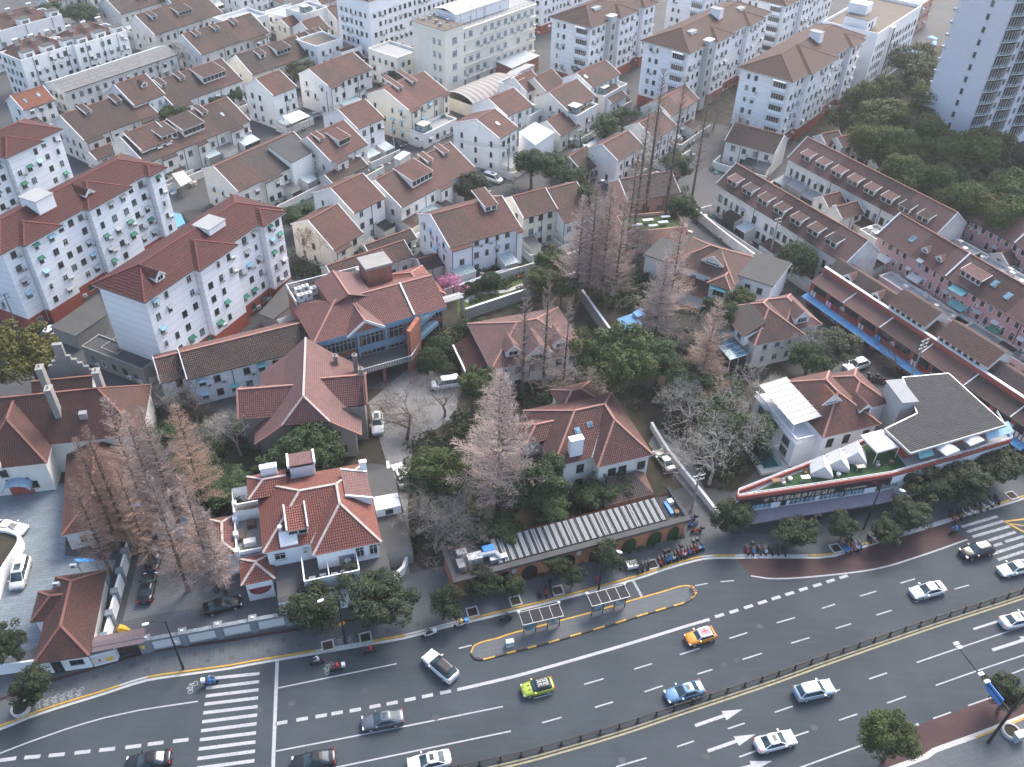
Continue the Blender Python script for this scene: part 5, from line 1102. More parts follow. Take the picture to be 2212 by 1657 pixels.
def yard(name,pts,z,m):
 w=gp(pts,0);
 if sum(w[i].x*w[(i+1)%len(w)].y-w[(i+1)%len(w)].x*w[i].y for i in range(len(w)))<0:w=w[::-1]
 return sheet(name,w,z,m)
yard('garden',[(560,905),(470,1095),(640,1100),(800,1000),(880,1010),(880,1210),(985,1270),(1120,1190),(1480,1050),(1590,1060),(1650,1000),(1740,830),(1560,700),(1480,560),(1240,560),(960,590),(940,840),(800,840)],.03,'earth')
yard('garden',[(290,860),(560,905),(540,1080),(300,1200),(140,1180),(150,960)],.034,'earth')
yard('garden',[(1550,60),(1460,250),(1700,300),(2300,520),(2300,100),(1800,100)],.03,'earth')
yard('courtyard',[(-120,1045),(150,1045),(140,1200),(250,1210),(190,1440),(-120,1450)],.05,'court')
yard('driveway',[(300,1200),(372,1200),(440,1200),(640,1290),(640,1330),(300,1405),(255,1380)],.05,'cobble')
yard('driveway',[(795,870),(900,780),(990,830),(985,900),(890,960),(880,1100),(885,1280),(855,1330),(800,1330),(850,1230),(835,1000)],.05,'flags')
yard('driveway',[(1400,960),(1420,920),(1470,960),(1560,1130),(1480,1150),(1500,1080)],.05,'flags')
yard('lawn',[(985,645),(1060,610),(1200,590),(1235,615),(1130,660),(990,690)],.06,'lawn')
mbp=MB();ribbon(mbp,dens(gp([(1005,652),(1030,635),(1060,632),(1095,628),(1130,615)]),1),-.5,.5,.07,'stone_pale');tag(mbp.build('garden_path'),kind='structure')
mbp=MB();ribbon(mbp,dens(gp([(975,745),(985,770),(978,800),(990,825)]),1),-.5,.5,.07,'flags');tag(mbp.build('garden_path'),kind='structure')
VG='detached villas'
def villa(label,E0,he,ang,rm,wall,hr=3.5,group=VG,ridge='ridge_pale'):
 """the two matching villas: a long body with a hipped front wing on its right"""
 B=Bld('villa',label,Frame(E0,ang,he),'villa',group)
 o=.45;sl1=hr/6.55;sl2=hr/4.5
 wm=MB();wallmesh(wm,-6.2+o,2.1+o,9-o,15.2-o,(he+.1,he+.1),wall);wallmesh(wm,o,o,9-o,8,(he+.1,he+.1),wall);B.wall=wm.build('wall',B.root)
 rb=MB();z=he;H_=he+hr
 A,C=(-.4,8.65,H_),(4.5,8.65,H_)
 rb.tiles([(-6.2,2.1,z),(0,2.1,z),C,A],rm);rb.tiles([(-6.2,15.2,z),(-6.2,2.1,z),A],rm);rb.tiles([(9,15.2,z),(-6.2,15.2,z),A,C],rm)
 rb.tiles([(0,2.1,z),(0,0,z),(4.5,5.0,H_),C],rm);rb.tiles([(0,0,z),(9,0,z),(4.5,5.0,H_)],rm);rb.tiles([(9,0,z),(9,15.2,z),C,(4.5,5.0,H_)],rm)
 for a,b in(((-6.2,2.1),(0,2.1)),((0,2.1),(0,0)),((0,0),(9,0)),((9,0),(9,15.2)),((9,15.2),(-6.2,15.2)),((-6.2,15.2),(-6.2,2.1))):
  rb.poly([(a[0],a[1],z-.18),(b[0],b[1],z-.18),(b[0],b[1],z),(a[0],a[1],z)],'frame_white')
 rb.poly([(-6.2,15.2,z-.18),(9,15.2,z-.18),(9,0,z-.18),(0,0,z-.18),(0,2.1,z-.18),(-6.2,2.1,z-.18)],'frame_white')
 B.roof=rb.build('roof',B.root);ridge_caps(B.roof,[(A,C),((4.5,5.0,H_),C),((0,0,z),(4.5,5.0,H_)),((9,0,z),(4.5,5.0,H_)),((-6.2,2.1,z),A),((-6.2,15.2,z),A),((9,15.2,z),C)],ridge)
 v=MB();v.bar((0,2.1,z+.1),(C[0]-1.6,C[1]-2.9,H_-1.5),.3,.12,'flat_pale');v.build('valley',B.roof)
 B.S=(he-2.1*sl1,sl1);B.S2=(he,sl2);B.box=(o,o,9-o,15.2-o)
 return B
A8=villa('white villa with bright red hipped roofs and roof terrace near the road',(1,2,490,1485),7.5,17,'tile_new','white_clean')
shed_dormer(A8,A8.roof,-1.4,2.5,3.5,1.1,A8.S,'white','tile_new','d',wall='white_clean')
for x in(-2.75,-.05):mb=MB();mb.bar((x,3.2,9.8),(x,7.0,10.7),.2,.8,'frame_white');mb.build('dormer_cheek',A8.roof)
mb=MB();mb.tiles([(8.9,6.6,9.2),(8.9,11.6,9.2),(5.4,11.6,10.6),(5.4,6.6,10.6)],'tile_pink');mb.poly([(8.8,6.7,7.6),(8.8,11.5,7.6),(8.8,11.5,9.2),(8.8,6.7,9.2)],'white_clean')  # paler tile paints in the light on this right-facing dormer
for y in(6.7,11.5):mb.poly([(8.8,y,7.6),(8.8,y,9.2),(5.6,y,10.5)],'white_clean')
for y in(6.55,11.65):mb.bar((9.0,y,9.35),(5.4,y,10.8),.25,.3,'frame_white')
mb.build('dormer',A8.roof)
chimney(A8,A8.roof,8.6,12.4,8,10.6,.9,.5,'white_clean',0);chimney(A8,A8.roof,-4.2,14.6,8,10.8,2.2,.8,'white_clean',1)
mb=MB();wallmesh(mb,-1.4,14,2.0,16.8,(10.2,10.2),'white_clean');mb.tiles([(-1.5,16.9,10.2),(-1.5,13.4,11.2),(2.1,13.4,11.2),(2.1,16.9,10.2)],'tile_pink');mb.bar((-1.5,16.9,10.5),(-1.5,13.2,11.5),.3,.4,'frame_white');mb.bar((2.1,16.9,10.5),(2.1,13.2,11.5),.3,.4,'frame_white');mb.build('rear_dormer',A8.roof)  # back-facing slope: its brightness is put into the paler tile
mb=MB();mb.cyl(-3.6,4.3,8.3,9.4,.22,'frame_white',10);mb.cyl(-3.6,4.3,9.4,9.6,.3,'frame_white',10);mb.build('flue',A8.roof)
mb=MB();mb.poly([(-3.9,2.3,7.85),(-1.6,2.3,7.85),(-1.6,4.0,8.8),(-3.9,4.0,8.8)],'frame_white');mb.poly([(-3.9,2.3,7.6),(-1.6,2.3,7.6),(-1.6,2.3,7.85),(-3.9,2.3,7.85)],'frame_white');mb.build('roof_hatch',A8.roof)
mb=MB();wallmesh(mb,-9.8,11.4,-5.6,16,(6.4,6.4),'white_clean');mb.build('wing_wall',A8.root)
mb=MB();ln=hip_roof(mb,-7.4,11.0,-2,15.6,8.6,.5,'tile_new',.38,'hg');ridge_caps(mb.build('wing_roof',A8.root),ln,'ridge_pale')
T8=MB();T8.box(-9.9,5.2,4.2,-6.4,14.2,4.4,'terrace');T8.box(-9.9,5.2,0,-6.4,14.2,4.2,'white_clean')
for a in((-9.9,5.2,-6.4,5.4),(-9.9,5.4,-9.7,14),(-9.9,14,-6.4,14.2)):T8.box(a[0],a[1],4.4,a[2],a[3],5.1,'white_clean')
for y in(5.3,8.3,11.2,14.1):T8.box(-10.05,y-.35,4.4,-9.4,y+.35,5.6,'white_clean')
T8.build('roof_terrace',A8.root)
for i,(x,y,w,d,h,m)in enumerate(((-8.8,6.4,1.6,.9,.8,'canvas_white'),(-9.4,7.6,.9,1.4,.7,'frame_brown'),(-8.2,9.6,1.1,1.1,.8,'frame_brown'),(-8.6,12.4,1.6,.8,.8,'frame_brown'))):mb=MB();mb.box(x,y,4.4,x+w,y+d,4.4+h,m);mb.build('terrace_furniture',A8.root)
mb=MB();ln=hip_roof(mb,-13.2,5.6,-9.8,12.6,4.6,.45,'tile_bright',.38);ridge_caps(mb.build('wing_roof',A8.root),ln,'ridge_pale');mb=MB();wallmesh(mb,-12.9,5.9,-10,12.3,(4.6,4.6),'white_clean');mb.build('wing_wall',A8.root)
mb=MB();ln=hip_roof(mb,-9.6,.2,-5.2,4.8,4.2,.62,'tile_new',.38);ridge_caps(mb.build('porch_roof',A8.root),ln,'ridge_pale');mb=MB();wallmesh(mb,-9.1,.7,-5.7,4.5,(4.2,4.2),'white_clean');mb.build('porch_wall',A8.root)
mb=MB();n=10;mb.prism([(-9.0,.7)]+[(-7.4+1.4*math.cos(PI+PI*i/n),.7+.9*math.sin(PI+PI*i/n))for i in range(n+1)]+[(-5.8,.7)],2.3,2.6,'canvas_maroon',bottom=True);mb.build('porch_canopy',A8.root)
mb=MB();mb.box(-5.2,-3.6,.1,9.6,2.5,4.0,'white_clean');mb.poly([(-5.2,-3.6,4.005),(9.6,-3.6,4.005),(9.6,2.5,4.005),(-5.2,2.5,4.005)],'flat_dark');mb.build('front_terrace',A8.root)
mb=MB()
for k in range(60):
 x=-5.1+k*.25;mb.box(x,-3.55,4.0,x+.04,-3.5,4.9,'dark_metal')
mb.box(-5.2,-3.58,4.9,9.6,-3.47,4.96,'dark_metal',True);mb.build('terrace_railing',A8.root)
mb=MB()
for a in((-1.6,-2.6,5.6,-2.45),(-1.6,-2.45,-1.45,1.6),(5.45,-2.45,5.6,1.6),(1.6,-2.45,1.7,1.6)):mb.box(a[0],a[1],4.0,a[2],a[3],6.0,'white_clean')
mb.build('plant_screen',A8.root)
for x,y in((-1.0,-1.8),(.4,-1.7),(1.9,-1.9),(3.1,-1.8)):o=place('air_conditioner',ac_mesh(),A8.root,(x+.45,y+.45,4.05),PI)
mb=MB();mb.cyl(4.3,-.4,4.0,5.8,.45,'grey_metal',12);mb.box(3.2,.3,4.0,5.2,1.3,5.9,'grey_metal');mb.build('extractor_unit',A8.root)
for x,w in((5.6,1.1),(7.4,1.1)):A8.win('f',x,5.0,w,1.9,'w')
place('window',win_mesh(1.4,1.3,'w'),A8.root,(-4.2,2.5,5.2));place('air_conditioner',ac_mesh(),A8.root,(-.8,2.4,6.0))
mb=MB();mb.box(9.0,1.5,0,13.2,17.5,3.3,'concrete');mb.poly([(9,1.5,3.31),(13.2,1.5,3.31),(13.2,17.5,3.31),(9,17.5,3.31)],'flat_dark');mb.box(9.4,8.2,3.3,12.9,10.8,4.8,'white_clean');mb.build('side_annex',A8.root)
def _annex(B):place('window',win_mesh(1.0,.9,'d'),B.root,(11.2,8.19,3.6))
_annex(A8)
A4=villa('villa with weathered red hipped roof and white square chimney',(2,2,740,725),7.0,20,'tile_red','white_old',4.0,ridge='ridge_pink')
chimney(A4,A4.roof,-2.3,3.3,7,10.6,2.0,1.0,'white_clean',2)
for x,y in((-1.0,6.0),(1.2,6.4)):
 he,sl=A4.S;z=he+sl*y;mb=MB();n=Vector((0,-sl,1)).normalized();p=[Vector((x+a*.45,y+b*.4,z+sl*b*.4))+n*.16 for a,b in((-1,-1),(1,-1),(1,1),(-1,1))];mb.poly(p,'glass_blue');f=[q-n*.16 for q in p]
 for i in range(4):mb.poly([f[i],f[(i+1)%4],p[(i+1)%4],p[i]],'red')
 mb.build('skylight',A4.roof)
for x in(2.2,3.9,7.0):A4.win('f',x,4.1,1.2,1.6,'d')
for x in(2.2,4.6,7.0):A4.win('f',x,1.0,1.1,1.5,'d')
for x in(-4.9,-1.6):place('window',win_mesh(1.1,1.7,'d'),A4.root,(x,2.54,4.1));place('window',win_mesh(1.1,1.7,'d'),A4.root,(x,2.54,1.0))
mb=MB();ln=hip_roof(mb,-8.6,7.2,-2.6,12.0,7.6,.55,'tile_red',.38,'hg');ridge_caps(mb.build('wing_roof',A4.root),ln,'ridge_pink');mb=MB();wallmesh(mb,-8.1,7.7,-3,11.5,(7.6,7.6),'white_old');mb.build('wing_wall',A4.root)
mb=MB();mb.tiles([(-11.2,3.6,3.4),(-11.2,14,3.4),(-6.2,14,4.8),(-6.2,3.6,4.8)],'tile_red');mb.bar((-11.2,3.3,3.7),(-11.2,14.2,3.7),.6,.4,'stone_pale');mb.build('lean_to_roof',A4.root);mb=MB();wallmesh(mb,-11,3.9,-6,13.8,(3.4,3.4),'white_old');mb.build('lean_to_wall',A4.root)
mb=MB();ln=hip_roof(mb,-.6,13,6.5,18.5,7.2,.5,'tile_red',.38);ridge_caps(mb.build('rear_roof',A4.root),ln,'ridge_pink');mb=MB();wallmesh(mb,0,13.5,6,18,(7.2,7.2),'white_old');mb.build('rear_wall',A4.root)
e_=lambda x,y:((400+x*1100/2209)*.53979,(1350+y*825/1657)*.53979)
A7=Bld('villa','grey pebbledash villa with crossing pink tiled roofs',Frame(e_(2070,960),10),'villa',VG)
xm,zr=-7.0,11.6;yf,yb=-.4,17
wm=MB()
pts=[(-14.6,0),(.2,0),(.2,5.3),(-3.6,7.6),(-3.6,8.3),(-10.4,8.3),(-10.4,7.6),(-14.6,5.0)]
wm.poly([(-14.6,.2,0),(.1,.2,0),(.1,.2,5.3),(-3.8,.2,8.3),(-10.2,.2,8.3),(-14.6,.2,5.0)],'pebble')
wm.poly([(.1,.2,0),(.1,17,0),(.1,17,5.3),(.1,.2,5.3)],'pebble');wm.poly([(-14.6,17,0),(-14.6,.2,0),(-14.6,.2,5.0),(-14.6,17,5)],'pebble');wm.poly([(.1,17,0),(-14.6,17,0),(-14.6,17,5),(.1,17,5)],'pebble')
wallmesh(wm,-16.8,3.8,1.8,10.6,(7.2,7.2),'pebble',[(3.8,7.2),(7.2,9.6),(10.6,7.2)],[(3.8,7.2),(7.2,9.6),(10.6,7.2)]);A7.wall=wm.build('wall',A7.root)
rb=MB();m='tile_pink'
ks=[(0.0,zr),(3.6,8.3),(8.1,5.0)]
for s in(-1,1):
 rb.tiles([(xm+s*3.6,yf,8.3),(xm+s*3.6,yb,8.3),(xm,yb,zr),(xm,yf+2.6,zr)]if s>0 else[(xm-3.6,yb,8.3),(xm-3.6,yf,8.3),(xm,yf+2.6,zr),(xm,yb,zr)],m)
 rb.tiles([(xm+s*8.1,yf,5.0),(xm+s*8.1,yb,5.0),(xm+s*3.6,yb,8.3),(xm+s*3.6,yf,8.3)],m)
rb.tiles([(xm-3.6,yf,8.3),(xm+3.6,yf,8.3),(xm,yf+2.6,zr)],'tile_bright')
for s in(-1,1):rb.poly([(xm+s*8.1,yf,4.8),(xm+s*8.1,yb,4.8),(xm+s*8.1,yb,5),(xm+s*8.1,yf,5)],'frame_brown');rb.bar((xm+s*8.1,yf,5.05),(xm+s*3.6,yf,8.35),.2,.25,'ridge_pink')
rb.poly([(xm-3.6,yf,8.1),(xm+3.6,yf,8.1),(xm+3.6,yf,8.3),(xm-3.6,yf,8.3)],'frame_brown')
A7.roof=rb.build('roof',A7.root)
rb=MB()
rb.tiles([(-17.4,3.3,7.0),(xm,3.3,7.0),(xm,7.2,9.8),(-17.4,7.2,9.8)],'tile_bright');rb.tiles([(xm,11.1,7.0),(-17.4,11.1,7.0),(-17.4,7.2,9.8),(xm,7.2,9.8)],'tile_pink')  # redder shaded front, pinker lit back: light painted by tile choice
rb.tiles([(xm,4.6,6.7),(2.2,4.6,6.7),(2.2,8.6,9.6),(xm,8.6,9.6)],'tile_bright');rb.tiles([(2.2,12.6,6.7),(xm,12.6,6.7),(xm,8.6,9.6),(2.2,8.6,9.6)],'tile_pink')  # same lit and shaded tile pair on the east arm
for x,ya,yc,z0,z1 in((-17.4,3.3,11.1,7.0,9.8),(2.2,4.6,12.6,6.7,9.6)):rb.bar((x,ya,z0+.2),(x,(ya+yc)/2,z1+.2),.3,.3,'ridge_pink');rb.bar((x,(ya+yc)/2,z1+.2),(x,yc,z0+.2),.3,.3,'ridge_pink')
wr=rb.build('cross_roof',A7.root);ridge_caps(A7.roof,[((xm,yf+2.6,zr),(xm,yb,zr)),((xm-3.6,yf,8.3),(xm,yf+2.6,zr)),((xm+3.6,yf,8.3),(xm,yf+2.6,zr))],'ridge_pale');ridge_caps(wr,[((-17.4,7.2,9.8),(xm-1.5,7.2,9.8)),((xm+1.5,8.6,9.6),(2.2,8.6,9.6))],'ridge_pink')
A7.box=(-14.6,.2,.1,17)
for a,z,w,h in((6.2,5.8,1.2,1.6),(8.9,5.8,1.2,1.6),(11.8,4.0,1.3,1.5),(3.0,3.2,1.3,1.4),(11.9,1.0,2.6,1.6),(8.0,2.4,1.2,1.5),(5.5,2.4,1.2,1.5)):A7.win('f',a,z,w,h,'bd'[0:1])
for x,y in((-2.5,14.5),(.6,14.3),(1.6,8.8)):chimney(A7,A7.roof,x,y,5.5,9.2 if x<1 else 10.6,.7,.7,'pebble',1)
A7.pipe('f',10.5,.2,7);A7.pipe('f',.1,.2,4.8)
A6=Bld('restaurant','red brick restaurant with pink roofs and blue fascia bands',Frame((1,1,500,1310),29,9),'restaurant')
wm=MB();wallmesh(wm,.5,.6,18,12.2,(9,9),'brick_red');wallmesh(wm,18,4.4,25.4,14,(9,9),'brick_red');wallmesh(wm,.6,11,19,17,(9.4,9.4),'brick_red');A6.wall=wm.build('wall',A6.root)
rb=MB();zr=12;ln=hip_roof(rb,-.1,0,24.4,12.6,9,3/6.3,'tile_bright',.38,'hg')
gx0,gx1,gz=5.6,12.4,11.3;gxm=9
rb.tiles([(gx0,-.6,8.95),(gxm,-.6,gz),(gxm,4.9,gz),(gx0,.3,9.05)],'tile_bright');rb.tiles([(gxm,-.6,gz),(gx1,-.6,8.95),(gx1,.3,9.05),(gxm,4.9,gz)],'tile_pink')  # left slope redder as shaded, right pinker as lit, painted in tile colour
rb.poly([(gx0+.6,-.3,9),(gx1-.6,-.3,9),(gxm,-.3,gz-.35)],'brick_red');rb.bar((gx0-.1,-.62,9.0),(gxm,-.62,gz+.12),.14,.45,'frame_white');rb.bar((gx1+.1,-.62,9.0),(gxm,-.62,gz+.12),.14,.45,'frame_white')
rb.tiles([(5.2,5.5,11.6),(8.6,5.5,12.9),(8.6,14,12.9),(5.2,14,11.2)],'tile_bright');rb.tiles([(8.6,5.5,12.9),(13.0,5.5,11.2),(13.0,14,11.2),(8.6,14,12.9)],'tile_pink')  # rear gable repeats the painted shaded and lit slopes
rb.poly([(5.2,14,8),(13,14,8),(13,14,11.2),(8.6,14,12.9),(5.2,14,11.2)],'brick_red');rb.poly([(5.2,14,9),(5.2,14,11.2),(5.2,5.5,11.6),(5.2,5.5,9)],'brick_red');rb.poly([(13,5.5,9),(13,5.5,11.2),(13,14,11.2),(13,14,9)],'brick_red')
A6.roof=rb.build('roof',A6.root);ridge_caps(A6.roof,ln[:1]+[l for l in ln[1:]if l[0][1]<1]+[((gxm,-.6,gz),(gxm,4.9,gz)),((8.6,5.5,12.9),(8.6,14,12.9))],'ridge_pink')
rb=MB();ln=hip_roof(rb,18.2,3.8,26.0,14.6,8.9,.45,'tile_new',.38);r2=rb.build('east_roof',A6.root);ridge_caps(r2,ln,'ridge_pink');v=MB();v.bar((18.15,0,9.3),(18.15,6.3,12.3),.3,.5,'frame_white');v.build('verge',A6.roof)
mb=MB();mb.box(13.6,10.6,9,18.4,14.6,13.4,'brick_red');mb.box(13.4,10.4,13.4,18.6,14.8,13.9,'concrete',True);mb.build('lift_house',A6.root)
mb=MB();mb.poly([(.8,11.2,9.45),(18.8,11.2,9.45),(18.8,16.8,9.45),(.8,16.8,9.45)],'flat_dark');mb.build('plant_deck',A6.root)
mb=MB()
for a,b in(((.6,17),(19,17)),((.6,11),(.6,17))):
 p=Vector((*a,10.6));q=Vector((*b,10.6));mb.bar(p,q,.14,.12,'frame_white');n=int((q-p).length/.3)
 for i in range(n+1):w=p.lerp(q,i/n);mb.bar((w.x,w.y,10.5),(w.x,w.y,9.5),.07,.07,'frame_white')
mb.build('balustrade',A6.root)
def vrf(B,x,y,z):
 def mk():
  m=MB();m.box(-.6,-.4,0,.6,.4,1.5,'ac_white');
  for i in range(12):
   a,b=2*PI*i/12,2*PI*(i+1)/12
   m.poly([(0,0,1.506),(.33*math.cos(a),.33*math.sin(a),1.506),(.33*math.cos(b),.33*math.sin(b),1.506)],'ac_fan')
   m.poly([(0,-.405,1.0),(.3*math.cos(a),-.405,1.0+.3*math.sin(a)),(.3*math.cos(b),-.405,1.0+.3*math.sin(b))],'ac_fan')
  return m.mesh('air_conditioner')
 place('air_conditioner',tmpl('vrf',mk),B.root,(x,y,z))
for x,y in((1.8,12.2),(3.2,12.2),(2.0,14.4),(3.4,14.6),(4.5,13.4),(14,15.6),(15.4,15.6),(16.8,15.8)):vrf(A6,x,y,9.5)
A6.box=(.5,.6,18,12)
for z,h in((5.4,2.3),(1.6,2.4)):
 for x0,x1 in((2.2,7.2),(8.4,12.4),(13.4,16)):
  mb=MB();mb.box(x0,.42,z,x1,.6,z+h,'glass');n=max(2,int((x1-x0)/.7))
  for i in range(n+1):x=x0+(x1-x0)*i/n;mb.box(x-.05,.36,z,x+.05,.42,z+h,'frame_grey')
  for k in(0,.7,1):mb.box(x0,.37,z+h*k-.04,x1,.42,z+h*k+.04,'frame_grey',True)
  mb.build('window_band',A6.root)
for x0,x1,y,z,h in((-.1,24.3,-.03,8.45,.55),(7.6,16.4,.25,4.2,1.1),(.3,17.8,.3,7.75,.5)):
 mb=MB();k=int((x1-x0)/1.4)
 for i in range(k):a=x0+(x1-x0)*i/k;mb.box(a+.02,y,z,a+(x1-x0)/k-.02,y+.25,z+h,'blue_paint',True)
 mb.build('blue_band',A6.root)
for x in(7.7,12.8):mb=MB();mb.box(x-.2,.2,0,x+.2,.55,8.4,'blue_paint');mb.build('blue_pier',A6.root)
mb=MB();mb.prism([(5.8,-4),(15.5,-4.2),(18.6,-1.0),(18.4,.5),(5.8,.5)],2.9,3.2,'concrete','flat_dark',True);mb.build('terrace',A6.root)
mb=MB()
for(a,b)in(((5.8,-4),(15.5,-4.2)),((15.5,-4.2),(18.6,-1))):
 p,q=Vector((*a,4.1)),Vector((*b,4.1));mb.bar(p,q,.12,.08,'frame_white');n=int((q-p).length/.3)
 for i in range(n+1):w=p.lerp(q,i/n);mb.bar((w.x,w.y,4.1),(w.x,w.y,3.2),.05,.05,'frame_white')
mb.build('terrace_railing',A6.root)
for x in(6.2,10.5,15.2):mb=MB();mb.box(x-.25,-3.9,0,x+.25,-3.4,2.9,'brick_red');mb.build('terrace_pier',A6.root)
mb=MB();mb.prism([(15.6,-4.0),(18.8,-.9),(18.3,-.3),(15.2,-3.4)],0,9.0,'brick_red');mb.build('angled_pier',A6.root)
for z in(1.0,4.2,6.6):
 mb=MB();mb.box(18.8,4.18,z,25.2,4.4,z+1.7,'glass')
 for i in range(10):x=18.8+i*.71;mb.box(x-.04,4.12,z,x+.04,4.18,z+1.7,'frame_grey')
 mb.build('window_band',A6.root)
for z in(2.9,6.0):mb=MB();mb.prism([(15.6,-3.2),(18.6,0),(24,3.4),(23.8,4.2),(17.6,4.2)],z,z+.8,'blue_paint');mb.build('stepped_balcony',A6.root)
mb=MB();mb.box(26,7,4.6,31,9,4.8,'flat_pale',True);
for i in range(16):mb.box(26+i*.33,6.95,4.8,26.05+i*.33,7.0,5.7,'frame_white')
mb.box(26,6.93,5.7,31,7.03,5.78,'frame_white',True);mb.box(30.5,7.2,0,30.9,7.6,4.6,'concrete');mb.build('footbridge',A6.root)
k_=lambda x,y:((2500+x*900/1269)*.53979,(950+y*675/952)*.53979)
g_=lambda x,y:((x*1000/2209)*.53979,(2000+y*750/1657)*.53979)
A5=Bld('villa','villa with salmon hipped roof behind three bare conifers',Frame((1060,800),20,6),'villa',VG)
r5,_=hipped(A5,.5,.5,17,13.4,6,.52,'tile_salmon','white_old',ridge='ridge_pink')
for x,y in((4.5,2.6),(13,2.4)):gable_dormer(A5,r5,x,2.6,y-1,1.0,(6+.0,.52),'tile_salmon')
gable_dormer(A5,r5,8.6,4.6,.2,1.2,(6,.52),'tile_salmon')
A5.box=(.5,.5,17,13.4);A5.grid('f',2,gap=2.6,top=6,pac=0,pawn=0);A5.grid('l',2,gap=2.8,top=6,pac=0,pawn=0)
mb=MB();mb.tiles([(-3.2,3,3.2),(-3.2,12,3.2),(.5,12,5.2),(.5,3,5.2)],'shingle_maroon');mb.bar((-3.2,2.9,3.4),(-3.2,12,3.4),.3,.3,'frame_white');mb.build('verandah_roof',A5.root);mb=MB();wallmesh(mb,-2.8,3.4,.5,11.8,(3.2,3.2),'white_old');mb.build('verandah_wall',A5.root)
A1=Bld('villa','white villa with gablet roof and flat wings by the courtyard tree',Frame(k_(425,210),-32,6),'villa',VG);A1.box=(-6.5,.5,6.5,11.5)
r1,_=hipped(A1,-6.5,.5,6.5,11.5,6.2,.52,'tile_mixed','white_clean',ridge='ridge_pink')
gable_dormer(A1,r1,1.2,4.4,2.4,.4,(6.2-.0,.52),'tile_mixed',pk=1.5)
mb=MB();ln=hip_roof(mb,2.2,-2.0,7.2,5,6.0,.5,'tile_mixed',.38,'hg');ridge_caps(mb.build('front_roof',A1.root),ln,'ridge_pink');mb=MB();wallmesh(mb,2.7,-1.5,6.7,5,(6,6),'white_clean');mb.build('front_wall',A1.root)
for x0,y0,x1,y1,h in((6.5,3.5,13.2,13.4,6.4),(-12.5,1.4,-6.5,9,5.4)):
 mb=MB();wallmesh(mb,x0,y0,x1,y1,(h,h),'white_clean');mb.build('wing_wall',A1.root);mb=MB();mb.box(x0-.3,y0-.3,h,x1+.3,y1+.3,h+.2,'flat_dark',True);mb.box(x0-.36,y0-.36,h-.25,x1+.36,y1+.36,h-.002,'frame_white',True);mb.build('flat_roof',A1.root)
mb=MB();mb.tiles([(-7,-3,2.9),(2.4,-3,2.9),(2.4,.5,4.6),(-7,.5,4.6)],'tile_red');mb.build('porch_roof',A1.root);mb=MB();wallmesh(mb,-6.7,-2.6,2.2,.5,(2.9,2.9),'white_clean');mb.build('porch_wall',A1.root)
A1.grid('f',2,gap=2.6,top=6,pac=0,pawn=0,st='d');A1.box=(6.5,3.5,13.2,13.4);A1.grid('f',2,gap=2.4,top=6.2,pac=0,pawn=.5,awncols=('canvas_teal',))
A1.box=(2.7,-1.5,6.7,5);A1.win('f',2,3.6,2.2,1.8,'g');A1.awn('f',2,5.9,3.2,'canvas_teal',1.0,.4);mb=MB();mb.box(2.8,-4,2.6,8,-1.5,2.8,'turf',True);mb.build('balcony',A1.root)
A2=Bld('villa','villa with grey and red roof and glass conservatory by the conifer',Frame(k_(780,650),20,5.5),'villa',VG);A2.box=(0,2.6,9.4,13)
ra,_=hipped(A2,0,2.6,9.6,14,5.5,.66,'tile_mixed','white_old',ridge='ridge_pink');rb_,_=hipped(A2,7,4.6,14.4,14,5.5,.66,'tile_salmon','white_old',ridge='ridge_pink')
gable_dormer(A2,rb_,10.8,3.0,5.0,1.2,(5.5-4.1*.66,.66),'tile_salmon');A2.grid('f',2,gap=2.6,top=5.4,pac=.1,pawn=0,st='w');
mb=MB();mb.tiles([(-1.6,4.2,6.0),(-1.6,12.5,6.0),(3.4,11,8.1),(3.4,5,8.1)],'tile_grey');mb.poly([(-1.2,12.3,4),(-1.2,4.4,4),(-1.2,4.4,6.0),(-1.2,12.3,6)],'white_clean');mb.poly([(-1.2,4.4,4),(2.4,4.4,5),(2.4,4.4,7.4),(-1.2,4.4,6)],'white_clean');mb.build('west_dormer',A2.root)
for y in(6,8.3,10.6):place('window',win_mesh(1.3,1.1,'w'),A2.root,(-1.21,y,4.6),-PI/2)
mb=MB();mb.poly([(-4.6,2.6,3.0),(-1.0,2.6,3.4),(-1.0,7.8,3.4),(-4.6,7.8,3.0)],'glass_blue');mb.poly([(-4.5,2.7,0),(-1,2.7,0),(-1,2.7,3.4),(-4.5,2.7,3)],'glass');mb.poly([(-4.5,7.7,0),(-4.5,2.7,0),(-4.5,2.7,3),(-4.5,7.7,3)],'glass')
for i in range(5):y=2.6+i*1.3;mb.bar((-4.6,y,3.05),(-1,y,3.45),.08,.08,'frame_white')
for x,y in((-4.5,2.7),(-4.5,7.7),(-2.8,2.7),(-1.1,2.7)):mb.bar((x,y,3.0),(x,y,0),.1,.1,'frame_white')
mb.build('conservatory',A2.root)
A3=Bld('villa','white villa with broad terrace canopy beside the small pool',Frame((3,2,475,470),20,7),'villa',VG);A3.box=(.5,.5,10.2,13.4)
r3,_=hipped(A3,.5,.5,10.2,13.4,7,.68,'tile_red','white_clean',ridge='ridge_pink');r3b,_=hipped(A3,8,4.2,15,12.6,7,.62,'tile_red','white_clean',ridge='ridge_pink',ov=.4)
gable_dormer(A3,r3,8.6,2.2,2.0,1.0,(7,.5),'tile_red',st='d');gable_dormer(A3,r3,3.3,3.4,4.0,.3,(7.2,.68),'tile_orange')
for z in(1.0,4.2):
 for x in(1.6,4.6,8.2):A3.win('f',x,z,1.1,1.7,'d')
A3.ac('f',6.6,2.2)
mb=MB();wallmesh(mb,-3.2,1.8,1.0,13.4,(5.2,5.2),'white_clean');mb.box(-3.5,1.5,5.2,1.2,13.6,5.4,'white_clean',True);mb.build('terrace_wing',A3.root)
mb=MB()
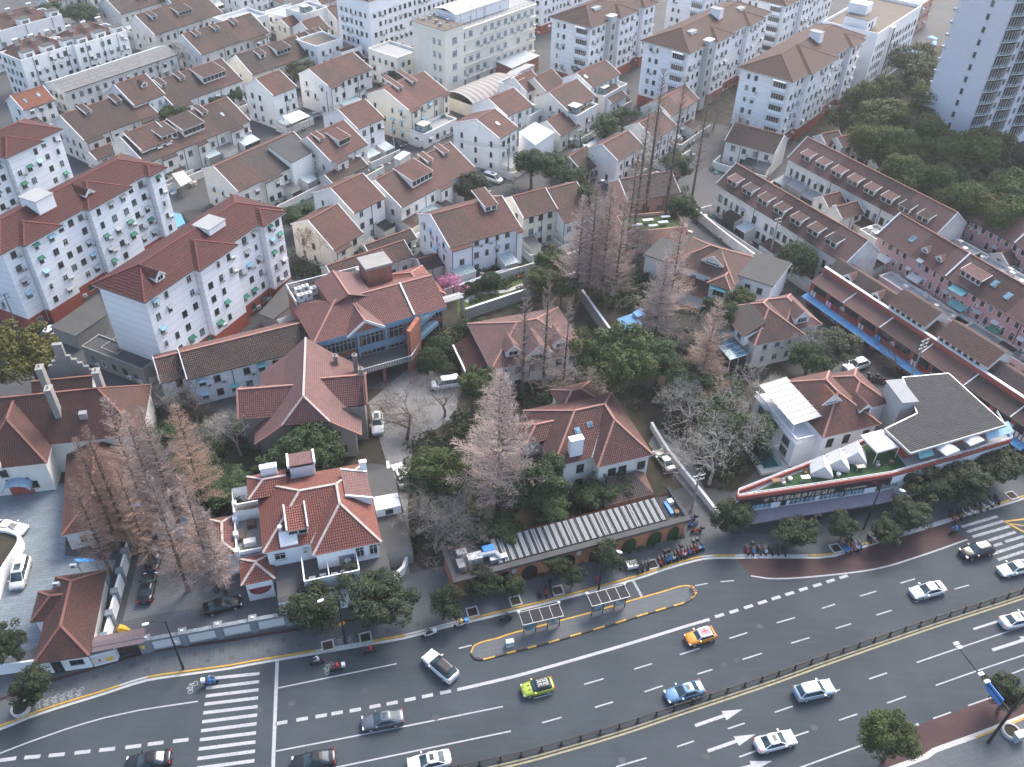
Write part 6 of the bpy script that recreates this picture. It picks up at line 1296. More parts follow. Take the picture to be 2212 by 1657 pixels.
for a,b in(((-3.4,1.6),(-3.4,13.5)),((-3.4,1.6),(1.0,1.6))):
 p,q=Vector((*a,6.4)),Vector((*b,6.4));mb.bar(p,q,.18,.12,'frame_white');n=int((q-p).length/.3)
 for i in range(n+1):w=p.lerp(q,i/n);mb.bar((w.x,w.y,6.3),(w.x,w.y,5.4),.1,.1,'frame_white')
mb.build('balustrade',A3.root)
mb=MB();mb.poly([(-3.2,3.4,7.7),(1.8,3.4,8.2),(1.8,13.4,8.2),(-3.2,13.4,7.7)],'canvas_white');mb.poly([(-3.2,13.4,7.62),(1.8,13.4,8.12),(1.8,3.4,8.12),(-3.2,3.4,7.62)],'canvas_white')
for i in range(9):y=3.4+i*1.25;mb.bar((-3.2,y,7.8),(1.8,y,8.3),.05,.08,'cream')
for x,y in((-3.1,3.5),(-3.1,8.4),(-3.1,13.3)):mb.bar((x,y,7.7),(x,y,5.4),.12,.12,'frame_white')
mb.build('terrace_canopy',A3.root)
for y,z in((4,1),(8,1),(4,3.1),(8,3.1),(11.2,3.1)):place('window',win_mesh(1.8,1.5,'g'),A3.root,(-3.21,y,z),-PI/2)
PL=thing('swimming_pool','small teal tiled pool with pale surround beside the canopy villa','pool',at((1648,985)),RAD(15));mb=MB()
for a in((-2.4,-4,2.4,-3.2),(-2.4,3.2,2.4,4),(-2.4,-3.2,-1.6,3.2),(1.6,-3.2,2.4,3.2)):mb.box(a[0],a[1],0,a[2],a[3],.5,'stone_pale')
mb.build('surround',PL);mb=MB()
for a in((-1.6,-3.2,1.6,-2.9),(-1.6,2.9,1.6,3.2),(-1.6,-2.9,-1.3,2.9),(1.3,-2.9,1.6,2.9)):mb.box(a[0],a[1],0,a[2],a[3],.35,'canvas_teal')
mb.build('step',PL);mb=MB();mb.poly([(-1.3,-2.9,.12),(1.3,-2.9,.12),(1.3,2.9,.12),(-1.3,2.9,.12)],'water_pool');mb.build('pool_water',PL)
A9=Bld('mansion','large mansion with plum red tiled roofs and tall chimneys',Frame((0,2,400,685),12,6),'mansion');A9.box=(-9,.5,-.4,9)
r9,_=hipped(A9,-16,4.2,12.4,15.2,6.2,.85,'tile_plain','white_old','gh',ridge='ridge_red',course=.28);r9b,_=hipped(A9,-9.6,.5,-.4,10,6,.95,'tile_plain','white_old','hg',ridge='ridge_red',course=.28);r9c,_=hipped(A9,-4,13,4,19,6,.85,'tile_plain','white_old','gg',ridge='ridge_red',course=.28)
for i,(x,y,z)in enumerate(((1.2,7.3,14.0),(-1.0,12.4,14.2),(7.0,11.2,13.4))):chimney(A9,r9,x,y,8,z,.9,1.3,'concrete',1)
A9.grid('f',2,gap=2.8,top=5.8,st='d',pac=.2,pawn=.2)
for x,y,z0 in((-9.9,1.2,6.0),):
 mb=MB()
 for i in range(6):mb.box(x+.1+i*.62,-.1,5.6,x+.72+i*.62,.5,7.0+i*.75,'white_old');mb.box(x+.02+i*.62,-.2,7.0+i*.75,x+.82+i*.62,.6,7.22+i*.75,'plank',True)
 mb.build('stepped_gable',A9.root)
for x0 in(-3.8,.6):
 mb=MB();s=1 if x0<0 else-1
 for i in range(5):mb.box(x0+(i*.7 if s>0 else i*.7),18.8,6,x0+i*.7+.7,19.3,(8.0+i*.8)if s>0 else(11.2-i*.8),'concrete')
 mb.build('stepped_gable',A9.root)
mb=MB();mb.box(-.7,18.7,6,.7,19.4,13.6,'concrete');mb.build('chimney',A9.root)
for x,y,sl_ in((4.2,6.6,.85),(5.4,13.5,.85)):
 z=6.2+.85*((y-3.7)if y<9 else(15.7-y));mb=MB();mb.box(x,y-.4,z-.3,x+1.1,y+.5,z+.75,'grey_metal');mb.build('skylight',r9)
mb=MB();n=10
for i in range(n):a,b=PI*i/n,PI*(i+1)/n;mb.poly([(-5+1.9*math.cos(a),-1.4,2.2+1.2*math.sin(a)),(-5+1.9*math.cos(b),-1.4,2.2+1.2*math.sin(b)),(-5+1.9*math.cos(b),.5,2.2+1.2*math.sin(b)),(-5+1.9*math.cos(a),.5,2.2+1.2*math.sin(a))],'blue_paint')
mb.box(-6.6,.4,0,-3.4,.48,3.2,'redwall');mb.build('entrance_canopy',A9.root)
A11=Bld('low_hall','long low hall with plum roof under the bare conifers',Frame((0,2,530,1315),20,3.5),'hall');A11.box=(.4,.4,8.6,19)
hipped(A11,.4,.4,8.6,19,3.5,.5,'tile_plain','white_old',ov=.4,ridge='ridge_red',course=.28);A11.grid('f',1,gap=2.5)
AG=Bld('gatehouse','small gatehouse with patched brown tile roof at the road',Frame(g_(290,1445),12,3.2),'gatehouse');AG.box=(.6,.4,6.0,12.4)
rg,_=hipped(AG,.6,.4,6.0,12.6,3.2,.78,'tile_plain','white_clean',ov=.5,ridge='ridge_red',course=.26,eave='frame_brown')
rg2,_=hipped(AG,-1.2,6.6,3,10.6,3.2,.7,'tile_plain','white_clean','hg',ov=.4,ridge='ridge_red',course=.26,eave='frame_brown')
AG.win('f',1.6,.1,1.1,2.2,'d');AG.win('f',3.9,1.2,1.5,.9,'d')
for y in(8.6,11.3):place('air_conditioner',ac_mesh(),AG.root,(1.2+(y-8.6)*.6,y+2,4.6))
mb=MB();mb.prism([(6.2,.4),(8.9,.8),(9.2,3.2),(6.2,3.2)],0,2.4,'white_clean','flat_pale');mb.build('gate_lodge_annex',AG.root)
mp=MB();mp.poly([(6.25,.39,.4),(8.85,.775,.4),(8.85,.775,2.2),(6.25,.39,2.2)],'canvas_white')
for j,(a,b,c,d,m)in enumerate(((.02,.12,.05,.9,'yellow'),(.55,.1,.9,.55,'yellow'),(.25,.3,.35,.6,'red'))):mp.poly([(6.25+2.6*a,.386+.385*a-.002*j,.45+b*1.6),(6.25+2.6*c,.386+.385*c-.002*j,.45+b*1.6),(6.25+2.6*c,.386+.385*c-.002*j,.45+d*1.6),(6.25+2.6*a,.386+.385*a-.002*j,.45+d*1.6)],m)
mp.build('painted_panel',AG.root)
mb=MB();mb.box(-7,1.2,0,.4,1.45,2.0,'white_clean');mb.build('yard_wall',AG.root)
A12=gable('long white house with grey and brown roofs below the maroon block',e_(700,342),6.0,27,21,4.3,8.6,8.4,6.6,'tile_brown','white_clean',2,group=VG,name='villa',ridge='ridge_pink',winopts=dict(pac=.5,pawn=.3,awncols=('canvas_teal','canvas_blue')),dorm=[],rm2='tile_salmon',cat='villa')  # salmon back slope stands for light falling from behind
gable('small white unit with dormer at the low end of the long white house',e_(485,372),5.6,27,5.2,3.8,8.0,7.6,6,'tile_mixed','white_clean',2,group=VG,name='villa',ridge='ridge_pink',cat='villa',rm2='tile_salmon',winopts=dict(pac=.4))  # back slope painted paler for the light, as on the long house
for p,L,h,an in(((0,1,1010,1400),9,3.4,64),((0,1,700,1330),14,3.6,155)):
 flatbox('grey concrete yard building beside the plum mansion' if L==9 else 'rough concrete shed wall below the mossy roof',p,h,an if an<90 else-25,L,4,'concrete','flat_dark',.3,'yard_building',None,1,cat='outbuilding',opts=dict(pac=.4))
TG=flatbox('pale brick annex with a roof garden among the bare trunks',(2,1,985,345),5.0,13,13.5,7,'brick_pale','lawn',.7,'roof_garden_annex',None,2,cat='building',opts=dict(pac=0,pawn=0))
for x,y,w,d in((2,2,2.4,.9),(5,3.6,2.4,.9),(8,2.2,2.2,.9),(9.4,4.4,2,.8),(5.5,1.2,2,.8)):mb=MB();mb.box(x,y,5.7,x+w,y+d,5.8,'canvas_white',True);mb.box(x+.2,y+.1,5.0,x+.35,y+.25,5.7,'grey_metal');mb.box(x+w-.4,y+d-.3,5.0,x+w-.25,y+d-.15,5.7,'grey_metal');mb.build('table',TG.root)
def text(body,parent,loc,rot,size,m,name='lettering',ext=.01,width=None):
 c=bpy.data.curves.new(name,'FONT');c.body=body;c.size=size;c.extrude=ext;c.align_x='CENTER';c.align_y='CENTER';c.materials.append(MAT(m))
 if width:c.space_character=width
 t=bpy.data.objects.new(name,c);COL.objects.link(t);me=bpy.data.meshes.new_from_object(t.evaluated_get(bpy.context.evaluated_depsgraph_get()));bpy.data.objects.remove(t)
 o=link(name,me,parent);o.location=loc;o.rotation_euler=rot;return o
SH=Bld('corner_shops','wedge shaped corner shop building with a turfed roof terrace',Frame((1590,1075),10,6.2),'shop building')
front=[(0,-.3),(12,.3),(23.9,1.0),(28.1,1.8),(37,3.5),(46.4,5.5)];back=[(47.6,11.5),(39,12.6),(27.7,9.8),(17.3,6.0),(8.2,3.2),(.4,.7)]
mb=MB();mb.prism(front+back,0,6.2,'white_clean','flat_pale');mb.build('wall',SH.root)
mb=MB();mb.poly([(2,.3,6.21),(12,.8,6.21),(23.9,1.5,6.21),(27.6,2.2,6.21),(27.2,9.0,6.21),(17.3,5.5,6.21),(8.2,2.7,6.21)],'turf');mb.build('turf',SH.root)
mb=MB()
def rail(mb,pts,z,m,h=.55,step=1.2,posts=True):
 for i in range(len(pts)-1):
  p,q=Vector((*pts[i],z)),Vector((*pts[i+1],z))
  for k in(1.0,.5):mb.bar(p+Vector((0,0,h*k)),q+Vector((0,0,h*k)),.07,.07,m)
  n=max(1,int((q-p).length/step))
  for j in range(n+1):w=p.lerp(q,j/n);mb.bar((w.x,w.y,z+h),(w.x,w.y,z),.06,.06,m)
def parap(mb,pts,z0,z1,w,m):
 for i in range(len(pts)-1):
  p,q=Vector((*pts[i],z1)),Vector((*pts[i+1],z1));mb.bar(p,q,w,z1-z0,m)
parap(mb,front,6.0,6.75,.3,'redwall');parap(mb,back[1:]+[front[0]],6.0,6.75,.3,'redwall');mb.build('parapet',SH.root)
mb=MB();rail(mb,front[:4],6.75,'frame_white');rail(mb,back[2:]+[front[0]],6.75,'frame_white');rail(mb,front[3:]+[back[0]],6.75,'frame_white');mb.build('terrace_railing',SH.root)
def band(y_off,x0,x1,z0,z1,m,name,parent,th=.12):
 pts=[(x0,np_y(x0))]+[p for p in front if x0<p[0]<x1]+[(x1,np_y(x1))];b=MB()
 for i in range(len(pts)-1):
  p,q=Vector((pts[i][0],pts[i][1]-y_off,z1)),Vector((pts[i+1][0],pts[i+1][1]-y_off,z1));b.bar(p,q,th,z1-z0,m)
 return b.build(name,parent)
def np_y(x):
 for i in range(len(front)-1):
  if front[i][0]<=x<=front[i+1][0]:t=(x-front[i][0])/(front[i+1][0]-front[i][0]);return front[i][1]+t*(front[i+1][1]-front[i][1])
 return front[-1][1]
sgn=band(.2,.4,24.4,4.75,6.1,'black','sign_board',SH.root,.3)
text('千飞装潢&维多利亚设计',sgn,(9.6,np_y(9.6)-.37,5.38),(RAD(90),0,math.atan2(.6,12)),1.0,'plank',width=1.12);text('TEL:62088888',sgn,(18.6,np_y(18.6)-.37,5.3),(RAD(90),0,math.atan2(.7,12)),.55,'plank',width=1.1)
text('招租',sgn,(21.5,np_y(21.5)-.37,5.85),(RAD(90),0,math.atan2(.7,12)),.4,'red')
for x,w,m in((3.6,4.2,'wb'),(10.6,4.2,'wb'),(15.0,3.4,'wb'),(18.8,3.6,'wb'),(24.8,3.0,'wb'),(31,2.4,'wb'),(36,2.4,'wb'),(41,2.4,'wb')):
 place('window',win_mesh(w,1.1,m),SH.root,(x,np_y(x)-.06,3.45),math.atan2(np_y(min(x+1,46))-np_y(x-1),2))
for x in(7.6,17,23):place('window',win_mesh(.8,1.0,'d'),SH.root,(x,np_y(x)-.07,3.5),.05)
for i in range(16):
 x0=.6+i*2.8;x1=x0+2.76;b=MB();y0,y1=np_y(x0),np_y(min(x1,46.3));m='canvas_purple' if i<9 else 'canvas_grey'
 b.poly([(x0,y0-1.9,2.7),(x1,y1-1.9,2.7),(x1,y1-.05,3.2),(x0,y0-.05,3.2)],m);b.poly([(x0,y0-1.9,2.5),(x1,y1-1.9,2.5),(x1,y1-1.9,2.7),(x0,y0-1.9,2.7)],m);b.poly([(x0,y0-.05,3.15),(x1,y1-.05,3.15),(x1,y1-1.9,2.65),(x0,y0-1.9,2.65)],m);b.build('shop_awning',SH.root)
 b=MB();c=['glass','black','frame_brown','redwall','glass_blue','frame_dark'][(i*5)%6];b.poly([(x0+.15,y0-.03,.15),(x1-.15,y1-.03,.15),(x1-.15,y1-.03,2.5),(x0+.15,y0-.03,2.5)],c);b.build('shopfront',SH.root)
 if i in(3,5,9):b=MB();b.box(x0+.3,y0-.3,2.0,x1-.3,y0-.05,2.5,('red','yellow','canvas_white')[i%3]);b.build('shop_sign',SH.root)
UP=MB();UP.prism([(28,4.2),(44.4,7.6),(43,12.4),(41.6,17.8),(34.8,17.8),(32.9,10.6),(27.2,7.6)],6.2,8.8,'redwall');UP.build('upper_room',SH.root)
UP=MB();sl_=.05;zz=lambda y:9.0+sl_*(y-2.6)
for cor in([(27.3,2.6),(45,6.2),(43.6,12.5),(32.5,10.4),(25.8,7.8)],[(32.5,10.4),(43.6,12.5),(42.3,18.5),(34.2,18.5)]):
 UP.poly([(x,y,zz(y))for x,y in cor],'sheet_dark',[(y*.9-x*.2,x)for x,y in cor]);UP.poly([(x,y,zz(y)-.2)for x,y in reversed(cor)],'sheet_dark',[(0,0)]*len(cor))
cor=[(27.3,2.6),(45,6.2),(43.6,12.5),(42.3,18.5),(34.2,18.5),(32.5,10.4),(25.8,7.8)]
for i in range(7):
 a,b=cor[i],cor[(i+1)%7];f=i in(0,6);UP.bar((*a,zz(a[1])+(.08 if f else.04)),(*b,zz(b[1])+(.08 if f else.04)),.2,.38 if f else.25,'stone_pale' if f else 'grey_metal')
UP.build('upper_roof',SH.root)
mb=MB();wallmesh(mb,30.8,12.2,33.2,17.4,(10.2,10.2),'grey_wall');mb.box(30.6,12,10.2,33.4,17.6,10.3,'flat_grey',True);mb.build('stair_head',SH.root)
def tent(x,y,w,d,h,rz,lab):
 t=thing('ridge_tent',lab,'tent',SH.fr.w(x,y,6.22),SH.fr.a+rz,'white tents on the roof terrace');m=MB();e=.6
 a,b=w/2,d/2
 m.poly([(-a,-b,e),(a,-b,e),(a*.96,0,h),(-a*.96,0,h)],'canvas_white');m.poly([(a,b,e),(-a,b,e),(-a*.96,0,h),(a*.96,0,h)],'canvas_white');m.build('canopy',t)
 m=MB()
 for s in(-1,1):m.poly([(-a,s*b,0),(a,s*b,0),(a,s*b,e),(-a,s*b,e)],'canvas_white');m.poly([(s*a,-b,0),(s*a,b,0),(s*a,b,e),(s*a*.96,0,h),(s*a,-b,e)],'canvas_white')
 m.build('side_wall',t);m=MB();m.bar((-a*.96,0,h+.05),(a*.96,0,h+.05),.06,.06,'grey_metal');m.build('ridge_pole',t)
tent(14.2,3.3,2.6,3.2,2.3,1.25,'white ridge tent nearest the pointed end of the roof terrace');tent(17.2,4.3,2.6,3.4,2.4,1.2,'middle white ridge tent on the roof terrace');tent(20.4,5.3,2.7,3.4,2.5,1.2,'white ridge tent next to the square gazebo')
def parasol(x,y,z,s,h,lab,col='canvas_white',rz=.3,fr=SH.fr,group='square parasols on the roof terrace',name='parasol'):
 t=thing(name,lab,'parasol',fr.w(x,y,z),fr.a+rz,group);m=MB();n=4;p=[(s*math.cos(PI/4+PI/2*i),s*math.sin(PI/4+PI/2*i))for i in range(4)]
 for i in range(4):a,b=p[i],p[(i+1)%4];m.poly([(*a,h),(*b,h),(0,0,h+.55)],col);m.poly([(*a,h-.2),(*b,h-.2),(*b,h),(*a,h)],col)
 m.build('canopy',t);m=MB();m.cyl(0,0,0,h+.5,.05,'grey_metal',6);m.build('pole',t);m=MB();m.cyl(0,0,0,.12,.35,'stone_grey',8);m.build('base',t)
g=thing('gazebo','white square gazebo on the roof terrace beside the tents','gazebo',SH.fr.w(24.4,6.2,6.2),SH.fr.a+.2);m=MB();s=2.0
for i in range(4):a=[(-s,-s),(s,-s),(s,s),(-s,s)][i];b=[(s,-s),(s,s),(-s,s),(-s,-s)][i];m.poly([(*a,2.3),(*b,2.3),(b[0]*.25,b[1]*.25,3.0),(a[0]*.25,a[1]*.25,3.0)],'canvas_white');m.poly([(*a,2.05),(*b,2.05),(*b,2.3),(*a,2.3)],'canvas_white')
m.poly([(-.5,-.5,3.0),(.5,-.5,3.0),(.5,.5,3.0),(-.5,.5,3.0)],'canvas_white');m.build('canopy',g)
for a in((-s,-s),(s,-s),(s,s),(-s,s)):m=MB();m.bar((*a,2.2),(*a,0),.08,.08,'frame_white');m.build('post',g)
parasol(33.8,3.7,6.2,2.0,2.2,'pale square parasol nearest the gazebo on the shop roof edge');parasol(38.6,5.2,6.2,2.1,2.3,'pale square parasol further along the shop roof edge')
for x,c in((30.6,'canvas_teal'),(43.2,'canvas_blue'),(45.6,'canvas_blue')):b=MB();y=np_y(min(x,46));b.poly([(x-1.3,y+.3,7.6),(x+1.3,y+.8,7.6),(x+1.0,y+2.4,8.5),(x-1.5,y+1.9,8.5)],c);b.poly([(x-1.5,y+1.9,8.45),(x+1.0,y+2.4,8.45),(x+1.3,y+.8,7.55),(x-1.3,y+.3,7.55)],c);b.build('terrace_awning',SH.root)
rr=seed('terrace bits')
for i,(x,y)in enumerate(((6,1.6),(7.5,1.5),(9,2.3),(10.5,1.6),(11.5,3.0),(16.5,2.2),(19.6,2.6),(23,3.0),(25.6,3.6))):
 m=MB();c=['wood','canvas_white','plank','grey_metal'][i%4]
 if i%3==0:m.box(x,y,6.9,x+1.3,y+.7,6.96,c,True);m.box(x+.1,y+.1,6.2,x+.18,y+.18,6.9,c);m.box(x+1.1,y+.5,6.2,x+1.18,y+.58,6.9,c)
 elif i%3==1:m.box(x,y,6.2,x+.5,y+.5,6.65,c);m.box(x,y+.45,6.65,x+.5,y+.5,7.1,c)
 else:m.cyl(x,y,6.2,6.7,.3,c,8,.36)
 m.build('terrace_furniture',SH.root)
AR=Bld('arcade_restaurant','orange brick restaurant with pointed arches and ribbed roof',Frame((2,2,0,1550),20.3,4.2),'restaurant')
x0,x1=-8.0,26.4
mb=MB();wallmesh(mb,x0,0,x1,5.4,(3.9,3.9),'brick_orange');mb.poly([(x0,.4,3.6),(x1,.4,3.6),(x1,5.2,3.6),(x0,5.2,3.6)],'flat_dark');AR.wall=mb.build('wall',AR.root)
mb=MB();mb.box(x0-.3,-.55,3.75,x1+.4,.35,4.2,'flat_dark',True);mb.box(x1-.1,.35,3.75,x1+.4,6.2,4.2,'flat_dark',True);mb.box(x0-.3,.35,3.75,x0+.3,6,4.2,'flat_dark',True);mb.build('parapet',AR.root)
def parch(w,h,m,depth,name):
 def mk():
  b=MB();n=6;pts=[(-w/2,0),(w/2,0)]
  sp=h*.5;R_=w*1.0
  for i in range(n+1):t=i/n;a=math.acos(1-.5*t)if t<1 else math.acos(.5);pts.append((w/2-R_*(1-math.cos(a)),sp+R_*math.sin(a)*((h-sp)/(R_*math.sin(math.acos(.5))))))
  for i in range(n-1,-1,-1):t=i/n;a=math.acos(1-.5*t);pts.append((-w/2+R_*(1-math.cos(a)),sp+R_*math.sin(a)*((h-sp)/(R_*math.sin(math.acos(.5))))))
  b.poly([(x,-depth,z)for x,z in pts],m)
  for i in range(1,len(pts)):p,q=pts[i],pts[(i+1)%len(pts)];b.bar((p[0],-depth-.05,p[1]),(q[0],-depth-.05,q[1]),.16,.08,'brick_orange',(0,-1,0))
  return b.mesh(name)
 return tmpl((name,w,h,m),mk)
for i,(x,m)in enumerate(((-5.2,'black'),(-1.0,'black'),(2.6,'black'),(8.2,'black'),(12.6,'black'),(17.6,'leaf_dark'),(21.6,'leaf_dark'),(24.6,'leaf_dark'))):
 place('pointed_arch',parch(2.5 if i<7 else 2.1,3.0,m,.06,'pointed_arch'),AR.root,(x,0,.15))
for i in range(26):
 x=-1.6+i*.98;mb=MB()
 for k in range(3):xx=x+k*.2;mb.poly([(xx,.75,4.0),(xx+.15,.75,4.0),(xx+.15,4.6,4.5),(xx,4.6,4.5)],'flat_pale' if(i*7+k*3)%5 else 'sheet_grey',[(0,0),(0,1),(1,1),(1,0)]);mb.poly([(xx,.75,3.7),(xx+.15,.75,3.7),(xx+.15,.75,4.0),(xx,.75,4.0)],'flat_grey')
 mb.build('roof_sheet',AR.root)
mb=MB();mb.tiles([(-1.8,.7,3.93),(24.2,.7,3.93),(24.2,4.7,4.44),(-1.8,4.7,4.44)],'sheet_dark',1.0,.02);mb.poly([(-1.8,4.7,3.5),(24.2,4.7,3.5),(24.2,4.7,4.44),(-1.8,4.7,4.44)][::-1],'flat_dark');mb.build('roof_deck',AR.root)
for i,(x,y,w,d,h,m)in enumerate(((-5.5,1.8,2.0,1.2,1.2,'steel'),(-3.2,2.4,1.6,1.0,1.5,'bright_blue'),(-6.6,3.4,1.4,1.0,.9,'steel'),(-2.6,1.2,2.4,.7,.8,'steel'),(-7,1.4,1,1.6,.7,'grey_metal'),(24.6,1.4,.5,2.4,.5,'bright_blue'),(25.3,1.2,.6,.6,.6,'wood'),(25.2,3.2,.8,.8,.7,'ac_white'))):
 mb=MB();mb.box(x,y,3.6,x+w,y+d,3.6+h,m);mb.build('roof_plant',AR.root)
mb=MB();mb.tube([(-4,2.4,4.6),(-1.8,2.2,4.7),(-1.2,1.4,4.4)],.4,'steel',8);mb.build('duct',AR.root)
mb=MB();mb.tiles([(16.5,6.4,3.1),(24.5,6.4,3.1),(22.5,10.2,4.6),(18.5,10.2,4.6)],'tile_grey');mb.tiles([(24.5,6.4,3.1),(25.2,12,3.1),(22.5,10.2,4.6)],'tile_salmon');mb.build('rear_pavilion_roof',AR.root);mb=MB();wallmesh(mb,17,6.8,24.2,12,(3.1,3.1),'concrete');mb.build('rear_pavilion_wall',AR.root)
for x,z in((.3,2.2),(9.8,2.4)):mb=MB();mb.box(x-.3,-.16,z,x+.3,-.04,z+.7,'canvas_white');mb.build('sign_plate',AR.root)
text('食 府',AR.root,(-3.1,-.08,2.6),(RAD(90),0,0),.6,'canvas_white')
WF=Frame(g_(1330,1335),15)
BW=thing('boundary_wall','grey stone boundary wall with white panels along the pavement','wall',WF.o,WF.a)
for i,x in enumerate((.1,4.4,8.7,13.0,17.3,21.6)):
 mb=MB();mb.box(x-.35,-.35,0,x+.35,.35,2.7,'stone_grey');mb.box(x-.5,-.5,2.7,x+.5,.5,2.9,'stone_grey',True);mb.box(x-.18,-.12,2.9,x+.18,.12,3.02,'frame_white');mb.build('pillar',BW)
 if x<21:
  mb=MB();mb.box(x+.35,-.2,0,x+3.95,.2,2.4,'stone_grey');mb.build('wall_bay',BW);mb=MB();mb.box(x+.55,-.23,.55,x+3.75,-.2,2.05,'canvas_white');mb.build('white_panel',BW)
  mb=MB()
  for k in range(5):mb.box(x+.35+k*.72,-.28,2.4,x+.35+k*.72+.7,.28,2.52+.03*(k%2),'stone_grey',True)
  mb.build('coping',BW)
GT=thing('entrance_gate','dark entrance gate under a bronze tiled canopy with stone piers','gate',WF.w(-3.1,.1),WF.a)
for x in(-2.5,2.6):mb=MB();mb.box(x-.45,-.5,0,x+.45,.5,2.9,'stone_grey');mb.build('pier',GT);mb=MB();mb.box(x-.22,-.56,1.3,x+.22,-.5,1.9,'yellow');mb.build('name_plate',GT)
for s in(-1,1):mb=MB();mb.box(min(0,s*2.05)+.02,-.05,.1,max(0,s*2.05)-.02,.05,2.5,'gate_brown');mb.build('gate_leaf',GT)
mb=MB();mb.tiles([(-3,-.9,2.95),(3.1,-.9,2.95),(3.1,.3,3.4),(-3,.3,3.4)],'roof_bronze',.6);mb.tiles([(3.1,1.3,2.95),(-3,1.3,2.95),(-3,.3,3.4),(3.1,.3,3.4)],'roof_bronze',.6);mb.box(-3,-.85,2.8,3.1,1.25,2.94,'roof_bronze',True);mb.build('canopy',GT)
mb=MB();mb.box(-5.6,-.3,0,-2.95,.3,2.5,'stone_grey');mb.box(-4.9,-.34,.1,-3.9,-.3,2.0,'black');mb.build('wicket_wall',GT)
IW=thing('inner_wall','white panelled inner wall beside the cobbled drive','wall',WF.w(-5.2,.5),WF.a)
for i in range(8):
 y=1.2+i*3.4;x=.6*0+i*.35;mb=MB();mb.box(x-.35,y-.35,0,x+.35,y+.35,2.6,'stone_grey');mb.box(x-.45,y-.45,2.6,x+.45,y+.45,2.75,'stone_grey',True);mb.build('pillar',IW)
 mb=MB();a,b=Vector((x,y+.35,2.3)),Vector((x+.35,y+3.05,2.3));mb.bar(a,b,.3,2.3,'white_clean');mb.build('wall_bay',IW)
CW=thing('court_wall','curved white wall round a planting bed in the mansion court','wall',at((0,1240)),0);o=CW.location.copy();mb=MB();pts=dens(gp([(-90,1420),(-10,1310),(12,1250),(50,1187),(40,1168),(0,1160),(-60,1158)]),1.0);ribbon(mb,[p-o for p in pts],-.2,.2,1.9,'white_clean',0);mb.build('wall_run',CW)
mb=MB();q=[p-o for p in pts]+[Vector((-15,0,0))];mb.poly([(p.x,p.y,1.4)for p in reversed(q)],'earth');mb.build('planting_soil',CW)
for lab,pts,h,m in(('pale concrete wall along the drive beside the weathered villa',[(1405,925),(1442,985),(1500,1058),(1552,1125)],1.3,'white_old'),('curved white wall at the drive mouth of the bright red villa',[(872,1190),(880,1215),(872,1240),(850,1262)],1.6,'white_clean'),('low garden wall with white top beside the drive',[(838,1010),(850,1090),(865,1160)],1.4,'white_old'),('dark boarded fence beside the tarpaulin yard',[(1255,650),(1290,700),(1315,735)],2.6,'concrete'),('white coped garden wall below the large white house',[(960,640),(1080,600),(1130,590),(1260,552)],1.6,'white_old'),('white fence rail along the garden terrace',[(1005,690),(1080,665),(1170,635),(1240,610)],2.4,'concrete'),('white yard wall in front of the greyer dormered row',[(1500,470),(1560,520),(1640,580),(1690,620)],2.2,'white_old'),('white yard wall beside the round courtyard tree',[(1690,580),(1730,615),(1755,640)],2.4,'white_clean')):
 w=gp(pts);c=w[0].copy();t=thing('garden_wall',lab,'wall',c,0,'garden and yard walls');b=MB();ribbon(b,[p-c for p in dens(w,1.5)],-.15,.15,h,m,0);b.build('wall_run',t);b=MB();ribbon(b,[p-c for p in dens(w,1.5)],-.22,.22,h+.1,'frame_white',h);b.build('coping',t)
canopy('shed under blue striped tarpaulins behind the camphor tree',[(2,1,905,1095),(2,1,965,1190),(2,1,1130,1140),(2,1,1060,1040)],3.0,'sheet_blue',wall='concrete',name='tarpaulin_shed');canopy('small shed with bright blue tarpaulin in the tree yard',[(2,1,1040,1040),(2,1,1080,1080),(2,1,1155,1060),(2,1,1115,1000)],3.6,'tarp_blue',wall='concrete',name='tarpaulin_shed')
canopy('low shed with blue tarpaulin beside the bare conifers',[(0,2,1030,1085),(0,2,1045,1045),(0,2,1215,1030),(0,2,1220,1075)],2.4,'tarp_blue',wall='white_old',name='tarpaulin_shed');canopy('white roofed store behind the pink bare conifers',[(0,2,1315,1195),(0,2,1330,1260),(0,2,1730,1180),(0,2,1735,1100)],2.6,'sheet_white',wall='white_old',name='store_shed');canopy('brown roofed store behind the pink bare conifers',[(0,2,1420,900),(0,2,1440,1080),(0,2,1730,1040),(0,2,1680,820)],3.2,'flat_brown',wall='white_old',name='store_shed');canopy('blue tarpaulin lean-to behind the gatehouse',[(0,2,640,1510),(0,2,660,1535),(0,2,830,1530),(0,2,820,1500)],2.2,'tarp_blue',name='tarpaulin_shed')
def sliver(mb,p,q,w,m):
 d=q-p
 if d.length<1e-5:return
 a=d.orthogonal().normalized()*w;b=d.cross(a).normalized()*w
 k=len(mb.v);mb.v+=[tuple(p+a),tuple(p-a*.5+b*.87),tuple(p-a*.5-b*.87),tuple(q)]
 i=mb.mi(m)
 for f in((0,1,3),(1,2,3),(2,0,3)):mb.f.append(tuple(k+x for x in f));mb.m.append(i)
